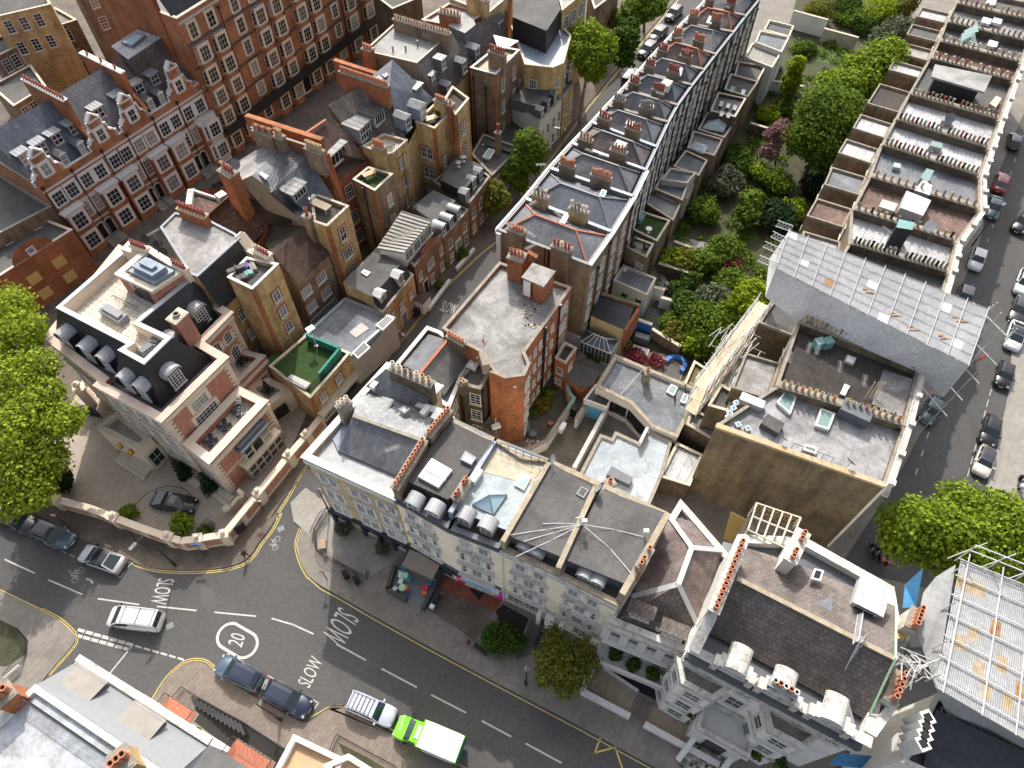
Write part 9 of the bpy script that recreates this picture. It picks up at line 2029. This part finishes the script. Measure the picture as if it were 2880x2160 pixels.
for v,x,y,r,lb in((c4,2010,230,.9,'rounded green bush in the courtyard beside the wall'),(z7,1180,85,1.25,'larger rounded bush beside the black car in the courtyard'),(z7,1330,120,.8,'dark low bush next to the bronze statue'),(z7,1260,1430,.4,'small plant on the balcony edge'),(b3,1650,1110,.6,'front garden plants of the red brick cottage'),(b3,1930,700,.9,'hedge plants in the front garden of the dormer cottage'),(z2,1360,880,.8,'climbing plants on the white painted house'),(z2,1400,820,.6,'flowering window box plants on the white painted house'),(a6,1040,830,.9,'yellowing weeds by the orange brick wall'),(a6,1120,690,.8,'tall weeds at the back of the yard'),(z2,635,730,.5,'planted tub on the roof garden tower'),(a6,930,930,.5,'green weeds along the orange brick wall')):
 z=9.2 if 'balcony' in lb else(13 if 'roof garden' in lb else.15);p=v(x,y,z+r*.7);bush('bush',lb,(p.x,p.y,z),r,r*1.6,int(1300*r)+300,.2 if r<1.5 else.3,'leaf_bright' if 'rounded' in lb else('leaf_yellow' if 'yellowing' in lb else 'leaf_mid'),cat='bush')
for k,(q0,q1)in enumerate((((1100,1275),(1200,1420)),((1245,1360),(1370,1510)))):
 a,b_=z4(*q0,3.0),z4(*q1,.2);t_=thing('climbing_plant',['dark climbing plant on the mansion wall, the taller left one','dark climbing plant on the mansion wall, the right one'][k],'climbing plant',b_);leaves('foliage',[(*lerp(Vector((b_.x,b_.y,3.2)),Vector((b_.x,b_.y,.3)),j/4),.35+.13*j,.6)for j in range(5)],1500,.2,'leaf_dark',t_,90+k)
pl=[]
for i in range(150):
 u=rnd.random();a=lerp(xy(b6(760,560)),xy(z3(1000,300)),u);o_=B_*rnd.uniform(-6.5,8.5);p=a+o_;pl.append((p.x,p.y,.35,rnd.uniform(.7,1.5),rnd.uniform(.35,.9)))
o=leaves('ground_cover',pl,15000,.32,'leaf_mid',None,77,fill=.5);o['kind']='stuff';o['label']='mixed low green planting covering the garden beds'
car('white van with roof bars driving past the side street',c1,(1395,1480),(590,1390),'van','car_white',.9,rack=3,name='van',cat='van')
car('silver coupe with black glass roof parked by the lamp post',c1,(800,625),(165,400),'coupe','car_silver',.6,roof='car_black')
G='cars parked on the left road'
car('dark teal car parked behind the silver coupe',c4,(540,455),(1115,690),'suv','car_teal',.7,roof='car_black',group=G);car('black car parked under the plane tree in front of a grey car',c4,(60,255),(480,420),'saloon','car_black',.7,group=G);car('grey car at the left edge half under the plane tree',c4,(-420,60),(-20,240),'hatch','car_silver',.7,group=G)
car('black car parked in the mansion courtyard',z4,(985,1570),(1270,1620),'coupe','car_black',.7)
car('blue grey car parked nose out by the corner kerb',c3,(790,760),(225,480),'suv','car_blue',.8,roof='car_navy');car('black car parked under the road sign with its nose at the bay mark',c3,(930,860),(1575,1190),'suv','car_navy',.8,roof='car_navy')
car('lilac silver estate car with roof bars parked ahead of the green lorry',c2,(345,590),(1020,880),'estate','car_lilac',.8,rack=6)
G='cars parked along the right street'
for v,r,f,k,c,lb,kw in((a1,(2080,985),(2105,815),'hatch','car_charcoal','charcoal hatchback furthest up the right street on its left side',{}),(a1,(1885,1530),(1955,1340),'saloon','car_red','dark red car with a soft top in the right street',{}),(a2,(1850,-20),(1790,215),'saloon','car_petrol','dark petrol blue car right behind the red one',{}),(a2,(1665,610),(1555,930),'hatch','car_white','white hatchback beside the leaning lamp post',dict(roof='car_white')),(a2,(1490,1110),(1410,1400),'hatch','car_grey','grey car half hidden by the scaffold roof',{}),(a2,(2290,200),(2130,400),'suv','car_black','black car at the right edge of the street',{}),(a2,(2260,960),(2180,1200),'suv','car_white','white car cut by the right edge above a dark one',{}),(a2,(2210,1290),(2110,1560),'saloon','car_charcoal','dark car with bright windows parked above the white one',{}),(z6,(2185,425),(2130,605),'coupe','car_white','white car with black glass roof on the right street',dict(roof='car_black')),(z6,(2110,685),(2065,850),'mini','car_black','small black car with flag coloured bonnet',{}),(a3,(1835,315),(1725,690),'hatch','car_black','black hatchback parked ahead of the cream convertible',{}),(a3,(1765,720),(1640,1090),'mini','car_cream','cream small convertible with dark soft top',dict(roof='car_charcoal')),(a3,(1080,150),(965,330),'hatch','car_petrol','dark blue car peeping out behind the terrace front',{})):car(lb,v,r,f,k,c,.7,group=G,**kw)
car('grey panel van parked at the far part of the terrace street',z2,(1830,560),(1935,430),'van','car_grey',1.0,name='van',cat='van')
for r,f,lb in(((1955,345),(2015,290),'black cab nearest in the far street'),((2015,255),(2095,180),'second black cab in the far street'),((2115,125),(2195,40),'third black cab in the far street, at the top edge')):car(lb,z2,f,r,'suv','car_black',.8,group='black cabs in the far street')
car('white car with black roof panel behind the tiled roof ridge',b4,(700,410),(500,500),'suv','car_white',.8,roof='car_black')
A,Bq=c2(2070,1420,0),c2(1130,985,0);A=(c2(2140,1210,2.9)+c2(2000,1540,2.9))/2;A.z=0;Bq=c2(1085,1000,.6);Bq.z=0
d=Bq-A;an=math.atan2(d.y,d.x);Ln=d.length;t=thing('delivery_lorry','green and white supermarket delivery lorry parked at the kerb','lorry',((A+Bq)/2));t.rotation_euler=(0,0,an);h2=Ln/2
def pt(nm,m,mt,sm=False):o=m.build(nm,mt,smooth=sm);o.parent=t;return o
m=MB();bx0,bx1=-h2,h2-Ln*.405;w=1.08
m.box((bx0+bx1)/2,0,.75,bx1-bx0,2*w,2.2);pt('box_body',m,'car_green');m=MB();m.box((bx0+bx1)/2-.05,0,2.951,bx1-bx0-.2,2*w-.06,.05);pt('box_roof',m,'white_fibre');m=MB();m.box((bx0+bx1)/2-.1,w+.011,1.3,bx1-bx0-.9,.02,1.6);m.box((bx0+bx1)/2-.1,-w-.011,1.3,bx1-bx0-.9,.02,1.6);pt('side_panel',m,'white_fibre');m=MB();m.box(bx0-.011,0,.9,.02,2*w-.1,1.9);pt('rear_door',m,'leaf_deep' if 0 else 'green_felt')
st=[]
for x,z,ww in((h2,.95,.72),(h2-.18,1.12,.9),(h2-.75,1.32,.97),(h2-1.05,1.4,.97),(h2-1.75,2.3,.86),(h2-2.1,2.42,.86),(bx1+.02,2.45,.9)):st.append((x,[(-ww,.4),(-ww*1.03,.9),(-ww,max(.93,z-.12)),(-ww*.9,z),(ww*.9,z),(ww,max(.93,z-.12)),(ww*1.03,.9),(ww,.4)]))
pt('cab',vloft(st),'car_green');m=MB();m.face([(h2-1.08,-.85,1.45),(h2-1.08,.85,1.45),(h2-1.72,.74,2.3),(h2-1.72,-.74,2.3)]);pt('windscreen',m,'car_glass').location=(.02,0,.03)
m=MB();m.box(h2-2.35,0,2.46,.5,1.0,.12);pt('roof_unit',m,'white_paint')
for s in(-1,1):
 m=MB();m.box(h2-1.1,s*1.2,1.3,.15,.3,.35);pt('mirror',m,'car_black');m=MB();m.box(h2-1.55,s*.985,1.35,.7,.03,.6);pt('side_window',m,'car_glass');m=MB();m.box(h2-.1,s*.66,.8,.2,.3,.2);pt('headlight',m,'lamp_white')
 for x in(h2-.9,bx0+1.1):m=MB();m.tube((x,s*(w-.22),.36),(x,s*(w-.02),.36),.36,12);pt('wheel',m,'rubber')
me=textmesh('WAITROSE',.4);me.materials.clear();me.materials.append(M('white_paint'));o=bpy.data.objects.new('lettering',me);COL.objects.link(o);o.parent=t;o.location=(h2-.44,0,1.33);o.rotation_euler=(0,.33,math.pi/2);o['label']='white letters reading WAITROSE on the bonnet'
def moto(lb,v,a,f,body,top=None):p,q=v(*a,.5),v(*f,.5);c=(p+q)/2;t=thing('motorcycle',lb,'motorcycle',(c.x,c.y,.12));bike_mesh_parts(t,body,'rubber',top);t.rotation_euler=(0,0,math.atan2((q-p).y,(q-p).x))
moto('black motorcycle with white top box on the brown forecourt',z8,(595,620),(650,530),'car_black','white_paint');moto('scooter parked on the pavement edge beside a second scooter',z8,(915,905),(870,870),'car_charcoal');moto('dark scooter left of another scooter on the pavement',z8,(875,870),(835,850),'car_red');moto('dark motorcycle beside the street tree',z8,(1260,850),(1300,770),'car_navy')
moto('motorbike at the right edge of the gravel pavement',a3,(2150,1300),(2170,1060),'car_black','car_white')
for i,(x,y)in enumerate(((1230,250),(1270,270),(1310,290))):moto(['leftmost motorbike in the row below the big wall','middle motorbike in the row below the big wall','rightmost motorbike in the row below the big wall'][i],z9,(x+10,y+45),(x-10,y-45),'car_black','car_red' if i else None)
def q8(l,z,mt,nm='forecourt'):sheet(nm,z8.L(l,.13),z,mt)
q8([(0,30),(-230,-160),(-330,-60),(-310,60),(0,330),(150,440),(330,330),(420,240)],.132,'paving_light');q8([(320,530),(400,300),(660,400),(520,635)],.136,'grey_metal','café_terrace'.replace('é','e'));q8([(545,620),(665,400),(1045,560),(860,830)],.133,'paving_old');q8([(620,490),(670,390),(1040,560),(1000,645)],.138,'red_tiles');q8([(830,500),(860,480),(925,530),(895,575)],.142,'soot','door_mat');q8([(1000,640),(1050,600),(1215,690),(1160,830),(1040,780)],.137,'basement_shade','basement_area');q8([(1130,950),(1230,690),(1420,760),(1350,900)],.133,'yard')  # the basement area here is a flat sheet with shade painted in
aw=thing('awning','brown fabric awning over the café terrace','awning',z8(520,360,2.5));m=MB();a_,b_,c_,d_=z8(440,240,3.0),z8(650,325,3.0),z8(590,445,2.4),z8(385,350,2.4);m.face([d_,c_,b_,a_]);m.face([d_,c_,c_-Vector((0,0,.3)),d_-Vector((0,0,.3))]);m.build('canopy','awning',aw);m=MB();m.tube(d_,a_,.05,5);m.tube(c_,b_,.05,5);m.tube(d_,c_,.05,5);m.build('frame','iron',aw)
wallrun('planter_wall','dark low wall along the left of the café terrace',[z8(345,345,.6),z8(300,500,.6),z8(420,570,.6)],.7,.35,'awning_frame');wallrun('planter_wall','dark low planter wall along the right of the café terrace',[z8(660,370,.6),z8(525,630,.6)],.7,.4,'awning_frame')
for i,(x,y,c,lb)in enumerate(((413,410,'mint','mint round café table nearest the awning'),(394,488,'mint','mint round café table lower down'),(543,487,'crimson','crimson round café table'))):
 p=z8(x,y,.85);m=MB();m.lathe((p.x,p.y,.14),[(.22,0),(.04,.05),(.04,.68),(.34,.7),(.34,.74)],14);tag(m.build('cafe_table',c),lb,'table','café tables on the terrace')
for x,y,c,lb in((383,410,'white_paint','white chair left of the upper mint table'),(400,375,'teal','teal chair above the upper mint table'),(435,437,'teal','teal chair right of the upper mint table'),(385,452,'white_paint','white chair between the two mint tables'),(348,500,'white_paint','white chair left of the lower mint table'),(418,497,'orange_plastic','orange chair beside the lower mint table'),(568,465,'teal','teal chair above the crimson table'),(540,523,'orange_plastic','orange chair below the crimson table'),(595,438,'teal','teal chair by the planter wall'),(618,380,'teal','teal chair under the awning edge')):
 p=z8(x,y,.5);an=rnd.random()*6;m=MB();m.box(p.x,p.y,.58,.44,.44,.05,an);m.box(p.x+math.cos(an)*.21,p.y+math.sin(an)*.21,.6,.05,.44,.45,an)
 for a,b in((-1,-1),(1,1),(1,-1),(-1,1)):m.box(p.x+a*.17,p.y+b*.17,.14,.04,.04,.44,0)
 tag(m.build('cafe_chair',c),lb,'chair','café chairs on the terrace')
m=MB();p=z8(425,537,.5);m.beam((p.x,p.y,.14),(p.x+.1,p.y+.2,1.0),.6,.06);tag(m.build('notice_board','sign_blue'),'blue advertising board at the front of the café terrace','board')
m=MB();p=z7(2090,215,.4);
for i in range(5):m.beam((p.x-.35,p.y-.35+.17*i,.55+.05*i),(p.x+.35,p.y-.3+.17*i,.55+.05*i),.1,.04)
for a,b in((-1,-1),(1,1),(1,-1),(-1,1)):m.box(p.x+a*.3,p.y+b*.33,.13,.05,.05,.45+.1*(b>0))
tag(m.build('deckchair','wood'),'wooden garden chair on the corner forecourt','chair')
def lamp(lb,v,base,h,arm=None,signs=(),r=.09):
 p=v(*base,.12);t=thing('street_lamp',lb,'street lamp',p);m=MB();m.tube(p,(p.x,p.y,1.4),r*1.7,8,0,r*1.4);m.tube((p.x,p.y,1.4),(p.x,p.y,h),r,7,0,r*.6);m.build('post','iron',t)
 if arm:m=MB();q=Vector((p.x+arm[0],p.y+arm[1],h+.1));m.tube((p.x,p.y,h),q,.05,5);m.build('arm','iron',t);m=MB();m.box(q.x,q.y,h-.05,.75,.3,.16,math.atan2(arm[1],arm[0]));m.build('lamp_head','grey_metal',t)
 else:m=MB();m.lathe((p.x,p.y,h),[(.08,0),(.2,.2),(.26,.55),(.1,.75),(.03,.95)],9);m.build('lamp_head','grey_metal',t)
 return t,p
lamp('tall lamp post with hanging silver head by the silver coupe',c1,(1625,610),7.6,(-.6,-1.0));t_,p=lamp('bent lamp post carrying a small speed sign beside the black car',c3,(1160,1355),7.2,(.4,1.5));lamp('black lantern lamp post on the corner of the yellow house',a8,(2060,1290),4.6);lamp('dark lamp post by the street tree on the main pavement',z8,(1195,1115),5.5);lamp('leaning looking lamp post in the right street',a2,(1540,600),7,(.3,.2),r=.07);lamp('white lamp post with long arm in the terrace street',z2,(1425,1080),6.5,(-.9,.2),r=.06)
def sign(lb,v,base,h,r,txt=None,c='sign_red',face=(0,-1)):
 p=v(*base,.12);t=thing('road_sign',lb,'road sign',p);m=MB();m.tube(p,(p.x,p.y,h+r),.045,6);m.build('post','iron',t);n=Vector((face[0],face[1],.0)).normalized();q=Vector((p.x,p.y,h))
 if txt:
  m=MB();m.tube(q+n*.05,q+n*.07,r,18);m.build('sign_disc',c,t);m=MB();m.tube(q+n*.072,q+n*.08,r*.76,18);m.build('sign_face','white_paint',t);me=textmesh(txt,r*1.0);me.materials.clear();me.materials.append(M('soot'));o=bpy.data.objects.new('numeral',me);COL.objects.link(o);o.parent=t;o.location=Vector((0,0,h-.12))+n*.095;o.rotation_euler=(math.pi/2,0,math.atan2(n.x,-n.y))
 else:m=MB();m.beam(q-Vector((r,0,0)),q+Vector((r,0,0)),.05,.3);m.build('sign_plate',c,t)
sign('round 20 speed limit sign on a black pole by the teal car',c4,(1030,415),2.6,.33,'20');sign('round 20 speed limit sign beside the bent lamp post',c3,(1165,1345),2.7,.33,'20',face=(-.5,-.9));sign('blue sign on a pole in front of the garden wall',c1,(2090,440),2.6,.5,None,'sign_blue');sign('striped sign pole against the brick garden wall',a8,(1215,1285),2.6,.4,None,'white_paint');sign('black lollipop sign on the forecourt corner',z7,(2120,440),2.4,.25,'!','soot')
m=MB();p=z7(70,1030,1.0);m.box(p.x,p.y,.6,1.4,.06,.35,.9);tag(m.build('street_name_plate','white_paint'),'white street name plate by the curved railing','name plate')
def person(lb,v,foot,ang,top='cloth_black',leg='cloth_black',stride=.25):
 p=v(*foot,.12);t=thing('person',lb,'person',p);t.rotation_euler=(0,0,ang)
 V=[(0,0,.95),(0,0,1.2),(0,0,1.42),(0,0,1.53),(.02,0,1.66),(0,.1,.9),(stride*.5,.1,.5),(stride,.1,.08),(stride+.16,.1,.04),(0,-.1,.9),(0,-.1,.5),(-stride,-.1,.1),(-stride+.15,-.1,.05),(0,.2,1.42),(.05,.26,1.14),(.2,.25,.95),(.26,.25,.88),(0,-.2,1.42),(-.06,-.26,1.14),(.06,-.26,.92),(.1,-.26,.84)]
 Ed=[(0,1),(1,2),(2,3),(3,4),(0,5),(5,6),(6,7),(7,8),(0,9),(9,10),(10,11),(11,12),(2,13),(13,14),(14,15),(15,16),(2,17),(17,18),(18,19),(19,20)]
 Rr=[.15,.15,.15,.055,.105,.1,.075,.05,.04,.1,.075,.05,.04,.065,.05,.038,.04,.065,.05,.038,.04]
 me=bpy.data.meshes.new('person');me.from_pydata(V,Ed,[]);o=bpy.data.objects.new('tmp',me);COL.objects.link(o);o.modifiers.new('s','SKIN');o.modifiers.new('d','SUBSURF').levels=1
 for i,sv in enumerate(me.skin_vertices[0].data):sv.radius=(Rr[i],Rr[i]*(.75 if i<3 else 1));sv.use_root=(i==0)
 dg=bpy.context.evaluated_depsgraph_get();dg.update();mm=bpy.data.meshes.new_from_object(o.evaluated_get(dg));bpy.data.objects.remove(o)
 mm.materials.clear();[mm.materials.append(M(x))for x in(top,leg,'skin')]
 for f in mm.polygons:
  z=f.center.z;f.material_index=2 if z>1.5 or(z<.94 and abs(f.center.y)>.2)else(1 if z<.95 else 0);f.use_smooth=True
 b=bpy.data.objects.new('body',mm);COL.objects.link(b);b.parent=t;m=MB();m.lathe((.0,0,1.64),[(.115,0),(.12,.06),(.09,.12),(.03,.15)],9);hh=m.build('hair','hair',None,True);hh.parent=t
person('person in black coat walking along the curved kerb by the garden wall',z7,(1600,290),-.3);person('person in a pale top standing outside the garage in the terrace street',z5,(405,545),1.0,'stucco_cream','grey_metal',.1)
for i,(x,y)in enumerate(((712,405),(690,440),(740,448))):
 m=MB();p=b6(x,y,.3);m.box(p.x,p.y,.3,.65,1.7,.12,.3);m.box(p.x+.2,p.y-.65,.42,.6,.5,.3,.3);m.box(p.x,p.y,.13,.5,1.4,.17,.3);tag(m.build('sun_lounger','tarp_grey'),['dark sun lounger furthest back in the shaded garden','dark sun lounger on the left in the shaded garden','dark sun lounger on the right in the shaded garden'][i],'lounger')
m=MB();p=b6(540,830,.6);m.box(p.x,p.y,.13,1.9,.9,.9,-.4);m.box(p.x,p.y,1.03,1.7,.75,.25,-.4);tag(m.build('barbecue','tarp_grey'),'barbecue under a black cover by the blue wall','barbecue')
m=MB();p=b7(530,70,.8);m.box(p.x,p.y,.82,2.0,1.1,.06,-.4);m.box(p.x,p.y,.13,.9,.4,.69,-.4);tag(m.build('garden_table','render_grey'),'pale garden table above the red maple','table')
m=MB();ps=[b7(790+75*math.cos(t),170-60*math.sin(t),.5)for t in[k*.4-.9 for k in range(10)]]
for i in range(9):m.beam((ps[i].x,ps[i].y,.35),(ps[i+1].x,ps[i+1].y,.35),.5,.5)
tag(m.build('curved_bench','blue_paint'),'curved blue walled seat in the lower garden','bench')
for i,(v,x,y)in enumerate(((z8,30,410),(z8,100,445),(b3,1340,1480),(b3,1395,1430))):
 m=MB();p=v(x,y,.5);m.box(p.x,p.y,.15,.5,.6,.9,.5);m.box(p.x,p.y,1.051,.55,.68,.08,.5);tag(m.build('wheelie_bin','soot'),['black bin at the left outside the corner house railing','black bin at the right outside the corner house railing','black bin left of the cottage steps','black bin right of the cottage steps'][i],'bin')
